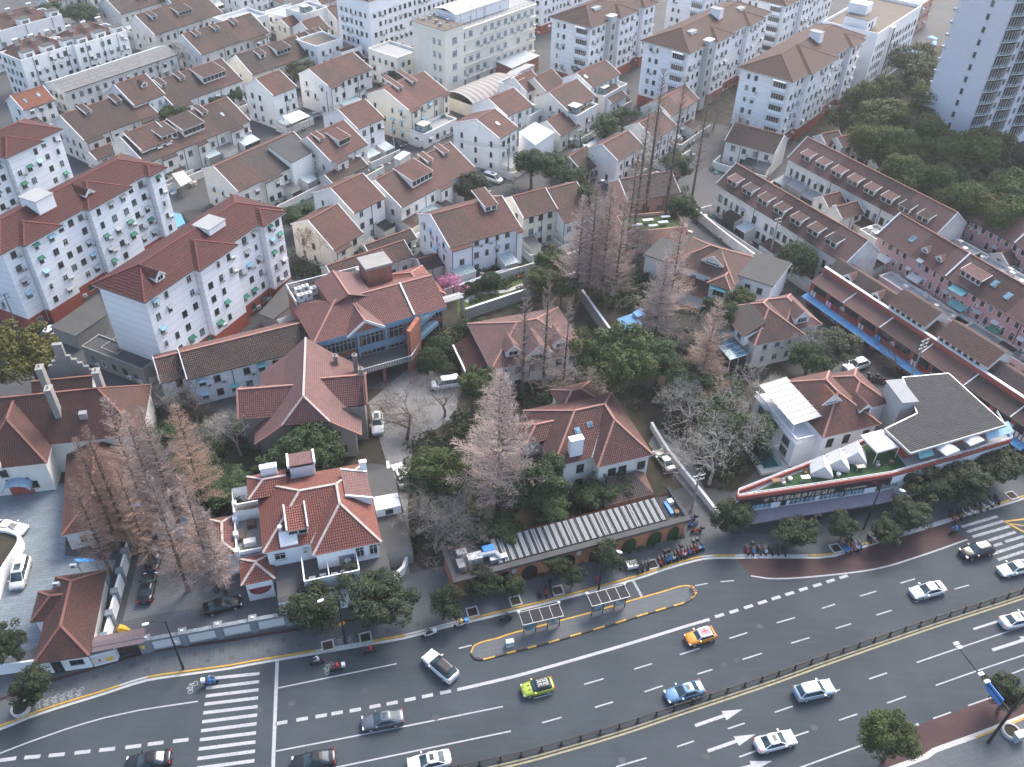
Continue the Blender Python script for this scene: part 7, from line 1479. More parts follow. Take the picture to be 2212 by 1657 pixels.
def conifer_mesh(sd_,R_,n,slim=False,m1='twig_pink',m2='twig_rust'):
 """bare dawn redwood, 25 m tall: straight tapering trunk, rising side branches, fine twigs"""
 r=random.Random(sd_);H_=25.0
 t=MB();t.tube([(0,0,0),(.05,0,3),(0,.05,10),(.08,0,18),(0,0,H_)],[.38,.30,.22,.12,.02],'bark',6)
 c=MB();az=0
 for i in range(n):
  f=(i+.5)/n;h=H_*(.16+.84*f)if not slim else H_*(.3+.7*f)
  L=(R_*(1-f)**.75+.35)*r.choice((.45,.7,.85,1,1,1.1,1.3))*r.uniform(.85,1.15)
  az+=2.4+r.uniform(-.3,.3);el=RAD(r.uniform(8,30)+25*f)
  d=Vector((math.cos(az)*math.cos(el),math.sin(az)*math.cos(el),math.sin(el)));p=Vector((0,0,h));q=p+d*L
  sliver(c,p,q,.06+.014*L,m1 if r.random()<.6 else 'bark')
  side=d.cross(Vector((0,0,1))).normalized();k=max(3,int(L/.26));mm=m2 if r.random()<.45 else m1
  for j in range(k):
   s=.2+.8*(j+r.random())/k;b=p+d*L*s;sg=1 if j%2 else-1
   l2=(.35+.42*L*(1-s))*r.uniform(.6,1.2)
   d2=(d*.75+side*sg*r.uniform(.5,1.0)+Vector((0,0,r.uniform(-.25,.45)))).normalized();e=b+d2*l2
   sliver(c,b,e,.032,mm)
   for _ in range(4):
    s2=r.uniform(.2,1);b3=b+d2*l2*s2;d3=(d2+Vector((r.uniform(-1,1),r.uniform(-1,1),r.uniform(-.6,.8)))).normalized();sliver(c,b3,b3+d3*r.uniform(.3,.65),.024,mm)
 return t.mesh('trunk'),c.mesh('twigs')
def bare_mesh(sd_,m,mt,spread=.75,depth=6,H_=10.0,droop=0.0):
 """bare spreading broadleaf about 10 m tall"""
 r=random.Random(sd_);t=MB();c=MB()
 def grow(p,d,L,rad,k):
  mid=p+d*L*.5+Vector((r.uniform(-1,1),r.uniform(-1,1),r.uniform(-1,1)))*L*.09;q=p+d*L
  if k<=2:t.tube([p,mid,q],[rad,rad*.85,rad*.68],m,5,False)
  else:sliver(c,p,mid+(mid-p)*.2,max(rad*1.05,.02),mt);sliver(c,mid,q+d*L*.1,max(rad*.9,.018),mt)
  if k>=depth:return
  n=3 if k<2 else r.choice((2,3,3))
  for i in range(n):
   v=Vector((r.uniform(-1,1),r.uniform(-1,1),r.uniform(-.55,.75)-droop));nd_=(d*(.55 if i else.85)+v.normalized()*spread).normalized()
   if nd_.z<-.2:nd_.z=-.2
   grow(q if i else mid.lerp(q,.9),nd_,L*r.uniform(.68,.9),rad*.6,k+1)
 for i in range(1):grow(Vector((0,0,0)),Vector((r.uniform(-.1,.1),r.uniform(-.1,.1),1)).normalized(),2.4,.24,0)
 return t.mesh('trunk'),c.mesh('twigs')
def leaf_mesh(sd_,m,blobs=80,per=95,br=(.2,.32),leaf=.062,flat=.8,extra=None,core=.62):
 """broadleaf crown inside a unit ball: many leafy clumps with gaps"""
 r=random.Random(sd_);c=MB();P=[]
 if core<.8:
  lobes=[(Vector((r.uniform(-.5,.5),r.uniform(-.5,.5),r.uniform(-.15,.5))),r.uniform(.38,.6))for _ in range(7)]+[(Vector((0,0,-.05)),.62)]
  while len(P)<blobs:
   lc,lr=r.choice(lobes);n=Vector((r.gauss(0,1),r.gauss(0,1),r.gauss(0,1)+.3)).normalized();q=lc+n*lr*r.uniform(.75,1.0)
   if q.z>-.75:P.append((Vector((q.x,q.y,q.z*flat)),r.uniform(*br)))
  blobs=0
 for i in range(blobs):
  z=1-1.75*(i+.5)/blobs;a=i*2.39996+r.uniform(-.4,.4);rad=math.sqrt(max(0,1-z*z));k=r.uniform(core,.86)
  P.append((Vector((rad*math.cos(a)*k,rad*math.sin(a)*k,z*k*flat)),r.uniform(*br)))
 for ctr,b in P:
  mm=extra if extra and r.random()<.3 else m
  for _ in range(per):
   n=Vector((r.gauss(0,1),r.gauss(0,1),r.gauss(0,1)+.35)).normalized();p=ctr+n*b*r.uniform(.72,1.05);s=leaf*r.uniform(.6,1.25)
   nn=(n+Vector((r.uniform(-.9,.9),r.uniform(-.9,.9),r.uniform(-.3,.9)))).normalized();u=nn.orthogonal().normalized();u=Matrix.Rotation(r.uniform(0,6.28),3,nn)@u;w=nn.cross(u)
   c.poly([p-u*s,p-w*s*.6,p+u*s,p+w*s*.6],mm)
 return c.mesh('foliage')
def trunk_mesh(sd_):
 r=random.Random(sd_);t=MB();t.tube([(0,0,0),(.02,.01,.5),(0,0,1)],[.05,.036,.028],'bark',6)
 for i in range(5):a=i*1.26+r.random();t.tube([(0,0,.75),(.12*math.cos(a),.12*math.sin(a),1.0),(.32*math.cos(a),.32*math.sin(a),1.3)],[.024,.016,.006],'bark',5,False)
 return t.mesh('trunk')
CON=[conifer_mesh(11,4.3,140),conifer_mesh(12,4.0,130,m1='twig_rust'),conifer_mesh(13,4.4,185,m2='twig_pink'),conifer_mesh(14,1.7,90,True,'bark_grey','twig_rust'),conifer_mesh(15,4.3,75,m2='twig_pink')]
BARE=[bare_mesh(21,'bark_pale','twig_pale',.62,7),bare_mesh(22,'bark_pale','twig_pale',.7,7),bare_mesh(23,'bark','bark',.85,7),bare_mesh(24,'bark_grey','twig_grey',.75,7),bare_mesh(25,'bark_grey','twig_grey',.7,7),bare_mesh(26,'bark_grey','twig_pink',.7,7)]
LEAF={k:[leaf_mesh(s+i,m,*a)for i in range(2)]for k,s,m,a in(('camphor',31,'leaf_camphor',(95,150,(.15,.27),.04)),('wood',33,'leaf_wood',(90,130,(.17,.3),.045)),('street',35,'leaf_street',(75,150,(.15,.3),.045)),('dark',37,'leaf_dark',(80,140,(.16,.3),.045)),('yellow',39,'leaf_yellow',(90,140,(.16,.28),.042)),('grey',41,'leaf_grey',(70,130,(.16,.32),.045)))}
LEAF['topiary']=[leaf_mesh(43,'leaf_dark',130,80,(.16,.22),.04,1.0,None,.82)];LEAF['blossom']=[leaf_mesh(44,'leaf_blossom',60,60,(.14,.26),.035)];LEAF['rust']=[leaf_mesh(45,'leaf_rust',50,80,(.2,.36),.06)];LEAF['maroon']=[leaf_mesh(46,'leaf_maroon',40,60,(.2,.36),.05)]
TRK=[trunk_mesh(51),trunk_mesh(52)]
_tn=[0]
def gpos(p,h):w=at(p,h);return Vector((w.x,w.y,0))
def conifer(label,top,h,r,k=0,group='bare conifers'):
 _tn[0]+=1;o=thing('bare_conifer',label,'tree',gpos(top,h),_tn[0]*1.7,group);s=h/25;e=(1.0 if group.endswith('mansion')else 1.2)*r/(4.3 if k!=3 else 1.7)
 place('trunk',CON[k][0],o,(0,0,0),0,(s,s,s));place('crown',CON[k][1],o,(0,0,0),0,(e,e,s));return o
def bare(label,base,h,r,k=0,group='bare broadleaf trees',top=False):
 _tn[0]+=1;o=thing('bare_tree',label,'tree',gpos(base,h)if top else at(base),_tn[0]*1.7,group);s=h/9.5;e=r/5.2
 place('trunk',BARE[k][0],o,(0,0,0),0,(e,e,s));place('crown',BARE[k][1],o,(0,0,0),0,(e,e,s));return o
def leafy(label,top,h,r,kind='camphor',rz=None,group='evergreen trees',name='evergreen_tree',cat='tree'):
 _tn[0]+=1;o=thing(name,label,cat,gpos(top,h),_tn[0]*1.7,group);rz=rz or min(r*.85,h*.46);zc=h-rz*.85
 L=LEAF[kind];place('trunk',TRK[_tn[0]%2],o,(0,0,0),0,(h*.8,h*.8,zc));place('crown',L[_tn[0]%len(L)],o,(0,0,zc),0,(r,r,rz));return o
CG='bare conifers by the mansion'
for lab,p,h,r,k in(('tall pinkish bare conifer in front of the plum mansion roof',(228,866),25,3.6,0),('slender bare conifer at the edge of the mansion court',(183,925),24,2.8,1),('slender bare conifer leaning over the low hall roof',(162,948),23,2.6,1),('short bare conifer nearest the mansion court',(152,1035),19,2.6,1),('pale bare conifer next to the tall pinkish one',(268,892),24,3.4,2),('pale bare conifer third from the mansion',(303,884),24,3.2,2),('rusty bare conifer beside the grey bare trees',(378,878),21,4.2,1),('pink bare conifer above the black car drive',(322,1030),22,2.7,0),('pink bare conifer beside the white villa wing',(392,1032),22,2.8,0),('small pink bare conifer over the boundary wall',(432,1098),17,2.6,2),('bare conifer behind the gatehouse roof',(250,1010),20,2.8,1)):
 conifer(lab,p,h,r,k,CG)
CG='bare conifers among the villas'
for lab,p,h,r,k in(('great cone shaped bare conifer in the middle garden',(1080,806),27,5.0,2),('tall thin bare conifer at the left of the salmon roof',(1138,588),25,2.0,4),('tall thin bare conifer in the middle of the salmon roof',(1187,586),25,2.0,4),('lower bare conifer at the right of the salmon roof',(1230,655),21,2.2,4),('dense bare conifer at the left of the trunk cluster',(1262,425),23,3.4,2),('dense bare conifer in the trunk cluster by the street lamp',(1292,392),26,3.6,0),('dense bare conifer behind the garden stair',(1322,400),25,3.4,2),('brown bare conifer before the roof garden',(1352,425),24,3.2,0),('tallest bare trunk in the cluster before the cream house',(1434,152),36,1.5,3),('tall bare trunk beside the tallest one',(1480,168),35,1.4,3),('bare trunk rising before the brick house',(1402,235),31,1.5,3),('bare trunk before the roof garden tables',(1378,330),27,1.5,3),('bare trunk nearest the dormered rows',(1532,205),26,1.4,3),('bushy bare conifer in front of the gablet villa',(1475,476),23,3.8,0),('brown bare conifer beside the tarpaulin yard',(1440,560),18,3.8,2),('bare conifer by the glass conservatory',(1553,648),20,3.4,0),('wide bare conifer below the glass conservatory',(1535,720),15,3.8,1)):
 conifer(lab,p,h,r,k,CG)
BT='bare broadleaf trees'
for lab,p,h,r,k in(('dark gnarled bare tree leaning over the circular drive',(880,948),10,7.5,2),('bare tree behind the parked cars on the drive',(960,900),9,5.5,4),('pale bare plane tree by the drive wall of the weathered villa',(1531,1046),12,7.5,0),('pale bare plane tree behind the other plane',(1490,955),13,7.5,1),('pale bare plane tree nearest the canopy villa',(1590,985),11,6,1),('twiggy grey bare tree at the end of the arcade',(945,1195),10,6.5,3),('twiggy grey bare tree overhanging the drive mouth',(905,1140),10,6,4),('twiggy grey bare tree over the arcade roof plant',(1010,1190),9,5.5,3),('twiggy grey bare tree before the great cone conifer',(990,1120),10,6,4),('pale twiggy tree beside the grey villa',(520,985),9,5,0),('pale twiggy tree behind the white villa terrace',(470,1000),9,5,3),('dark bare tree against the long white house',(425,905),9,5,2),('grey bare tree behind the mansion ridge',(375,905),9,4.5,4),('pale bare tree below the glass conservatory villa',(1620,880),9,5.5,1),('bare tree beside the long blue awning lane',(1740,800),9,5,0),('black bare tree in front of the shop row',(1925,810),8,4.5,2),('spreading bare tree in front of the white gabled house',(1575,345),13,5.5,3),('bare tree before the small white house',(1400,330),12,6,3),('bare tree behind the tall trunks',(1540,280),12,5,4),('bare tree by the stepped terrace',(180,165),9,4.5,4),('second bare tree by the stepped terrace',(225,150),9,4.5,3),('bare tree behind the grey roofed long building',(390,150),9,4.5,4),('bare tree at the gable of the ridge dormer house',(350,110),9,4.5,3),('bare tree beside the brown terraces',(520,185),8,4,4),('bare tree by the roof terraces',(595,175),8,4,3),('thin bare tree in front of the wide dormer terrace',(398,235),14,2,4),('bare tree in the yard of the large white house',(880,505),7,3.5,5),('bare tree before the dormered row',(1655,470),9,4.5,4),('bare tree below the roof garden annex',(1370,560),9,5,4),('tangled bare tree beyond the camphor',(1470,770),10,6,4),('tangled bare tree beside the fence yard',(1320,640),10,6,4),('bare tree over the cobbled drive',(430,1250),8,4,5),('bare tree beside the salmon villa drive',(1240,880),9,5,5),('small bare tree in front of the grey gate',(1150,860),9,5,5)):
 bare(lab,p,h,r,k,BT)
EG='evergreen trees in the gardens'
for lab,p,h,r,kd in(('large bright green camphor tree behind the weathered villa',(1335,722),17,6.6,'camphor'),('evergreen beside the circular drive',(1022,795),12,4.0,'camphor'),('dark evergreen beside the weathered villa wall',(1180,1002),12,4.4,'dark'),('dark evergreen with yellow tips by the parked white car',(965,985),11,5.2,'camphor'),('dark evergreen shrub at the arcade corner',(925,1000),8,4.0,'camphor'),('dense dark evergreen in front of the grey villa',(655,943),9,5.2,'dark'),('yellow green tree at the left edge by the mansion',(38,708),14,6.6,'yellow'),('dark evergreen beside the terrace of the canopy villa',(1810,715),9,5.2,'grey'),('low evergreen by the shop lane',(1760,745),8,4.5,'dark'),('evergreen beside the gablet villa porch',(1595,628),8,3.6,'camphor'),('evergreen behind the bare conifer at the gablet villa',(1560,650),9,3.6,'dark'),('olive brown tree in front of the long red terrace',(1020,377),8,4.4,'street'),('dark evergreen below the arched window house',(1150,322),10,5.2,'dark'),('dark evergreen beside the teal roofed annex',(1195,335),9,4.6,'dark'),('dark evergreen by the small white house',(1235,360),9,4.6,'dark'),('dark evergreen behind the blue canopy',(1305,250),10,4.6,'dark'),('dark evergreen behind the pale blue house',(1350,230),9,4.4,'dark'),('dark evergreen before the roof garden annex',(1470,335),12,4.4,'dark'),('low evergreen by the bare trunk cluster',(1480,425),9,4.0,'dark'),('evergreen by the rust roofed block corner',(1255,135),7,5.0,'dark'),('green tree between the brown terraces',(365,228),7,4.4,'dark'),('second green tree between the brown terraces',(345,262),6,4.0,'dark'),('bright green tree by the cream dormer house',(655,136),7,4.6,'camphor'),('small green tree by the pale office block',(848,155),6,3.4,'dark'),('evergreen behind the creeper house',(640,445),6,4.6,'dark'),('green shrub by the terrace with wide dormer',(475,208),5,3.4,'dark'),('green shrub on the terrace below the quoined house',(500,190),5,3.0,'camphor'),('dark tree at the top edge over the white terrace',(165,10),9,6,'dark'),('second dark tree at the top edge of the white terrace',(100,5),9,6,'dark'),('rusty leaved shrub by the bare conifers',(265,1120),5,3,'rust'),('dark evergreen behind the white villa roof',(590,1000),6,4,'dark'),('evergreen in the court by the gatehouse',(8,1372),6,2.6,'street'),('dark evergreen between the planes',(1555,880),9,5.5,'dark'),('dark evergreen beside the canopy villa pool',(1640,905),7,3.6,'dark'),('dark evergreen below the tarpaulin sheds',(1430,740),9,5.5,'dark'),('dark evergreen behind the camphor tree',(1500,800),9,5.0,'dark'),('garden evergreen beside the garden stair',(1200,545),7,4,'camphor'),('light green bamboo clump before the garden stair',(1170,575),8,4,'camphor'),('light green bamboo clump on the garden terrace',(1215,600),7,3.2,'camphor'),('green tree beside the roof balcony house',(1275,405),11,3.0,'dark'),('dark evergreen beside the brick restaurant',(1020,695),6,3.6,'dark'),('dark evergreen at the end of the arcade terrace',(1120,1010),9,4.5,'dark'),('dark shrub tree behind the arcade',(1290,1050),5,3.5,'dark'),('dark shrub tree behind the ribbed roof',(1200,1090),5,3.8,'dark'),('dark shrub tree behind the roof plant',(1080,1130),6,4.0,'dark'),('grey green tree behind the rear pavilion',(1340,1030),5,3.0,'grey'),('dark shrub between the mansion and the conifers',(330,930),6,4,'dark'),('dark shrub in the garden of the grey villa',(500,1040),5,5,'dark'),('second dark shrub in the garden of the grey villa',(450,1050),5,5,'dark'),('dark shrub under the rusty conifer',(400,1000),5,4.5,'dark')):
 leafy(lab,p,h,r,kd,group=EG)
leafy('neatly rounded tree in the courtyard of the dormered row',(1728,533),8,4.2,'topiary',3.4,EG);leafy('pink blossoming tree on the garden terrace',(978,600),5,3.2,'blossom',None,EG,'blossom_tree');leafy('low shrub with maroon leaves by the white villa',(408,1165),4,3.4,'maroon',None,EG)
for i,(lab,p,r)in enumerate((('clipped round shrub nearest the blossom tree',(1012,613),1.5),('clipped round shrub in the middle of the garden terrace',(1035,607),1.4),('large clipped round shrub on the garden terrace',(1060,592),2.2),('clipped round shrub by the brick restaurant pond',(945,735),2.6),('clipped cushion shrub at the restaurant path',(930,760),2.8),('clipped dome shrub beside the garden path',(1010,755),2.4),('small clipped dome shrub at the end of the path',(965,790),1.8))):leafy(lab,p,r*1.6,r,'topiary',r*.9,'clipped garden shrubs','clipped_shrub','shrub')
SG='street trees along the pavement'
for lab,p,h,r in(('broad street tree by the pelican light at the zebra',(688,1283),7,4.4),('largest street tree in front of the white villa',(815,1258),7.5,5.2),('dark street tree at the drive mouth',(955,1288),5,2.6),('street tree at the left end of the arcade',(1040,1240),5,2.6),('street tree before the first arches',(1112,1248),4,2.0),('thin street tree before the middle arches',(1205,1205),4.6,1.9),('full street tree before the right arches',(1312,1190),5,2.6),('small street tree by the parked tricycle',(1240,1232),3.6,1.6),('street tree at the point of the corner shops',(1592,1085),6,3.4),('street tree before the purple shop awnings',(1725,1128),5,3.3),('small street tree before the purple shop awnings',(1830,1125),5,2.6),('street tree before the parasols of the corner shops',(2015,1015),6.5,4.4),('street tree beyond the parasols of the corner shops',(2085,1010),6.5,4.4),('street tree at the right edge of the pavement',(2165,980),6.5,4.2),('low street tree by the far zebra',(1985,1098),5,3.6),('small street tree before the shop awnings end',(1925,1130),4.5,2.6),('street tree in a round planter at the left corner',(52,1455),5.5,2.8),('round street tree at the lower edge by the red lane',(1952,1562),8,3.7),('street tree beside the overhead road sign',(2195,1478),6,2.8)):
 leafy(lab,p,h,r,'street' if '1952' not in str(p)else 'camphor',group=SG,name='street_tree')
def ORD(i):return('one two three four five six seven eight nine ten eleven twelve thirteen fourteen fifteen sixteen seventeen eighteen nineteen twenty twenty-one twenty-two twenty-three twenty-four twenty-five twenty-six'.split())[i]
WP=sorted(((1868,178),(1932,165),(1990,148),(1905,222),(1960,235),(2020,248),(2058,292),(2112,295),(2160,285),(2205,320),(2002,300),(1948,285),(2080,345),(2140,352),(2192,385),(2035,355),(2120,405),(2180,432),(1838,212),(1895,275),(1985,100),(2010,190),(1965,345),(2060,400),(2215,440)),key=lambda p:(p[0]-2040)**2+(p[1]-250)**2)
for i,p in enumerate(WP):
 leafy('tree in the dense green wood, rank %s by nearness to the lilac tower'%ORD(i),p,14.5-(i*7%5)*.9,5.6+(i*3%4)*.6,('wood','wood','camphor','wood','street')[i%5],6.4,'trees of the wood by the tower','wood_tree')
def palm_mesh():
 t=MB();t.tube([(0,0,0),(.1,0,.5),(0,0,1)],[.03,.022,.02],'bark',6);c=MB();r=random.Random(5)
 for i in range(34):
  a=i*2.4;el=RAD(r.uniform(-35,60));d=Vector((math.cos(a)*math.cos(el),math.sin(a)*math.cos(el),math.sin(el)));p=Vector((0,0,0));q=d*.7;s=d.cross(Vector((0,0,1))).normalized();n=s.cross(d)
  for k in range(9):
   f=(k-4)/4*1.1;e=q+(d*math.cos(f)+s*math.sin(f))*.38-Vector((0,0,.1*abs(f)));w=s*.02
   c.poly([q-w,e,q+w],'leaf_dark')
  sliver(c,p,q,.012,'leaf_dark')
 return t.mesh('trunk'),c.mesh('fronds')
PT,PF=palm_mesh()
for lab,p,h in(('tall fan palm beside the bright blue sheet roof',(1253,288),10),('short fan palm by the small white house',(1270,340),7),('fan palm in front of the arcade rear garden',(1290,1035),4.5),('fan palm between the plane trees',(1530,890),7),('fan palm by the pool of the canopy villa',(1635,915),5),('fan palm at the lane mouth',(1108,392),5),('fan palm before the grey roofed long building',(337,140),7)):
 o=thing('fan_palm',lab,'palm',gpos(p,h),0,'fan palms');place('trunk',PT,o,(0,0,0),0,(h*.9,h*.9,h*.9));place('crown',PF,o,(0,0,h*.9),h,(1.9,1.9,1.7))
def inside(p,poly):
 c=False;j=len(poly)-1
 for i in range(len(poly)):
  if(poly[i].y>p.y)!=(poly[j].y>p.y)and p.x<(poly[j].x-poly[i].x)*(p.y-poly[i].y)/(poly[j].y-poly[i].y)+poly[i].x:c=not c
  j=i
 return c
def undergrowth(label,polys,n,m,rmin,rmax,per,leaf,avoid=()):
 r=seed(label);c=MB();ps=[gp(q)for q in polys];av=[gp(q)for q in avoid];k=0;tries=0
 while k<n and tries<n*30:
  tries+=1;pg=r.choice(ps);xs=[p.x for p in pg];ys=[p.y for p in pg];p=Vector((r.uniform(min(xs),max(xs)),r.uniform(min(ys),max(ys)),0))
  if not inside(p,pg)or any(inside(p,a)for a in av):continue
  k+=1;R_=r.uniform(rmin,rmax);mm=r.choice(m)
  for _ in range(int(per*R_)):
   nn=Vector((r.gauss(0,1),r.gauss(0,1),abs(r.gauss(0,1)))).normalized();q=p+Vector((nn.x*R_,nn.y*R_,nn.z*R_*1.1))*r.uniform(.75,1.05);s=leaf*r.uniform(.6,1.3)
   n2=(nn+Vector((r.uniform(-.8,.8),r.uniform(-.8,.8),r.uniform(-.2,.8)))).normalized();u=n2.orthogonal().normalized();w=n2.cross(u);c.poly([q-u*s,q-w*s*.6,q+u*s,q+w*s*.6],mm)
 o=c.build('undergrowth');tag(o,label,'shrubs',None,'stuff')
undergrowth('dark shrubs and undergrowth filling the villa gardens',[[(880,960),(880,1200),(985,1262),(1110,1180),(1330,1120),(1110,1000),(1010,880)],[(1410,700),(1270,860),(1400,900),(1560,1070),(1650,980),(1560,780),(1480,700)],[(1240,560),(1250,640),(1420,700),(1420,580)],[(940,720),(900,800),(1010,810),(1050,740)],[(1100,810),(1080,860),(1260,880),(1300,800)],[(1500,720),(1560,800),(1600,860),(1560,900)]],700,['leaf_dark','leaf_dark','leaf_grey','leaf_street'],.8,1.9,55,.26,avoid=[[(1120,990),(1130,870),(1330,860),(1410,985),(1390,1040),(1200,1080)],[(1060,820),(1030,700),(1215,660),(1260,760),(1230,830)],[(1400,960),(1420,920),(1470,960),(1560,1130),(1480,1150)]])
undergrowth('low dark shrubs in the grey villa and mansion gardens',[[(300,880),(540,900),(545,1080),(330,1160),(250,1100)],[(570,985),(740,985),(720,1020),(560,1060)]],170,['leaf_dark','leaf_dark','leaf_grey'],.8,1.8,55,.26)
undergrowth('flower beds and low shrubs on the garden terrace',[[(985,640),(1060,600),(1240,555),(1260,600),(1130,650),(985,690)],[(1060,560),(1110,560),(1090,590),(1000,605)]],70,['leaf_dark','leaf_camphor','leaf_street'],.5,1.3,70,.2)
undergrowth('shrubs and weeds in the gaps between lane houses',[[(620,545),(700,590),(690,620),(600,600)],[(1160,320),(1270,300),(1500,330),(1480,420),(1250,420)],[(1500,120),(1560,200),(1480,300),(1420,330),(1340,300),(1400,240)],[(1290,130),(1370,190),(1350,240),(1230,180)],[(1800,200),(1890,240),(1960,330),(2211,460),(2211,380),(1990,300)],[(330,220),(400,230),(380,270),(320,280)],[(60,10),(200,5),(200,60),(140,60)],[(820,150),(870,170),(860,200),(800,180)],[(560,165),(650,160),(640,185),(560,190)]],260,['leaf_dark','leaf_grey','leaf_street'],.7,1.9,45,.28)
undergrowth('hedge leaves filling the pointed arches and planters of the arcade',[[(1060,1262),(1200,1228),(1205,1234),(1065,1270)],[(1200,1225),(1480,1155),(1484,1161),(1205,1233)]],60,['leaf_dark','leaf_camphor'],.35,.75,160,.12)
c=MB();r=random.Random(77)
def creep(x,z,a,L,k):
 q=(x+math.cos(a)*L,z+math.sin(a)*L);c.bar((-.02+.12,x,z),(-.02+.12,q[0],q[1]),.05 if k<2 else.03,.03,'twig_rust',(-1,0,0))
 if k<5 and q[1]<8 and 0.5<q[0]<11:
  for _ in range(2 if k else 3):creep(q[0],q[1],a+r.uniform(-.8,.8),L*r.uniform(.7,.98),k+1)
for y in(4,6,7.5,9,10.5):creep(y,.4+r.random()*3,PI/2+r.uniform(-.5,.5),1.5,0)
c.build('creeper',IVY.root)
c=MB();r=seed('junk')
for p,q in JUNK:
 a=r.uniform(0,3.14);w,d,h=r.uniform(.15,.7),r.uniform(.15,.5),r.uniform(.2,1.1);m=r.choice(['wood','plank','concrete','canvas_blue','ac_white','grey_metal','frame_brown','tarp_blue','canvas_green','flat_pale','redwall'])
 if q<.55:
  u,v=Vector((math.cos(a),math.sin(a),0)),Vector((-math.sin(a),math.cos(a),0));b=[p-u*w-v*d,p+u*w-v*d,p+u*w+v*d,p-u*w+v*d];c.prism([(x.x,x.y)for x in b],.02,h,m)
 else:
  R_=r.uniform(.4,1.1)
  for _ in range(int(45*R_)):
   n=Vector((r.gauss(0,1),r.gauss(0,1),abs(r.gauss(0,1)))).normalized();k=p+Vector((n.x*R_,n.y*R_,n.z*R_*1.4));s=r.uniform(.12,.3);u=n.orthogonal().normalized();v=n.cross(u);c.poly([k-u*s,k-v*s*.6,k+u*s,k+v*s*.6],'leaf_dark' if q<.85 else 'leaf_grey')
tag(c.build('yard_clutter'),'pots, boxes, planks and weeds scattered in the lane yards','clutter',None,'stuff')
def loft(mb,st,m,close=True):
 """skin closed rings (lists of points) into a surface"""
 n=len(st[0]);b=len(mb.v);k=mb.mi(m)
 for ring in st:mb.v+=[tuple(p)for p in ring]
 for i in range(len(st)-1):
  for j in range(n):j2=(j+1)%n;mb.f.append((b+i*n+j,b+i*n+j2,b+(i+1)*n+j2,b+(i+1)*n+j));mb.m.append(k)
 mb.f.append(tuple(b+j for j in range(n))[::-1]);mb.m.append(k);e=b+(len(st)-1)*n;mb.f.append(tuple(e+j for j in range(n)));mb.m.append(k)
CARS={'sedan':(4.75,1.84,1.46,((-2.37,.42,.60),(-2.33,.62,.66),(-2.2,.77,.72),(-1.9,.87,.80),(-1.0,.91,.93),(0,.92,.97),(1.5,.91,.99),(2.0,.88,1.0),(2.22,.8,.97),(2.34,.66,.9),(2.38,.5,.78)),(-1.05,-.25,1.0,1.8),.64),'suv':(4.85,1.95,1.70,((-2.42,.46,.70),(-2.37,.68,.8),(-2.25,.83,.87),(-1.9,.93,.98),(-1.1,.96,1.08),(0,.97,1.12),(1.5,.96,1.15),(2.1,.94,1.16),(2.36,.86,1.1),(2.42,.74,.9)),(-1.08,-.35,1.75,2.28),.68),'hatch':(3.85,1.73,1.42,((-1.92,.42,.62),(-1.86,.62,.72),(-1.74,.76,.79),(-1.45,.84,.86),(-.85,.86,.94),(0,.87,.97),(1.0,.87,.99),(1.6,.84,.98),(1.85,.74,.9),(1.92,.64,.75)),(-.85,-.32,1.30,1.72),.66),'van':(4.95,1.85,1.92,((-2.47,.5,.72),(-2.42,.7,.8),(-2.3,.84,.88),(-2.0,.91,1.0),(-1.5,.92,1.08),(0,.93,1.12),(1.5,.93,1.12),(2.2,.92,1.12),(2.42,.86,1.05),(2.47,.78,.9)),(-1.75,-.85,2.1,2.40),.70)}
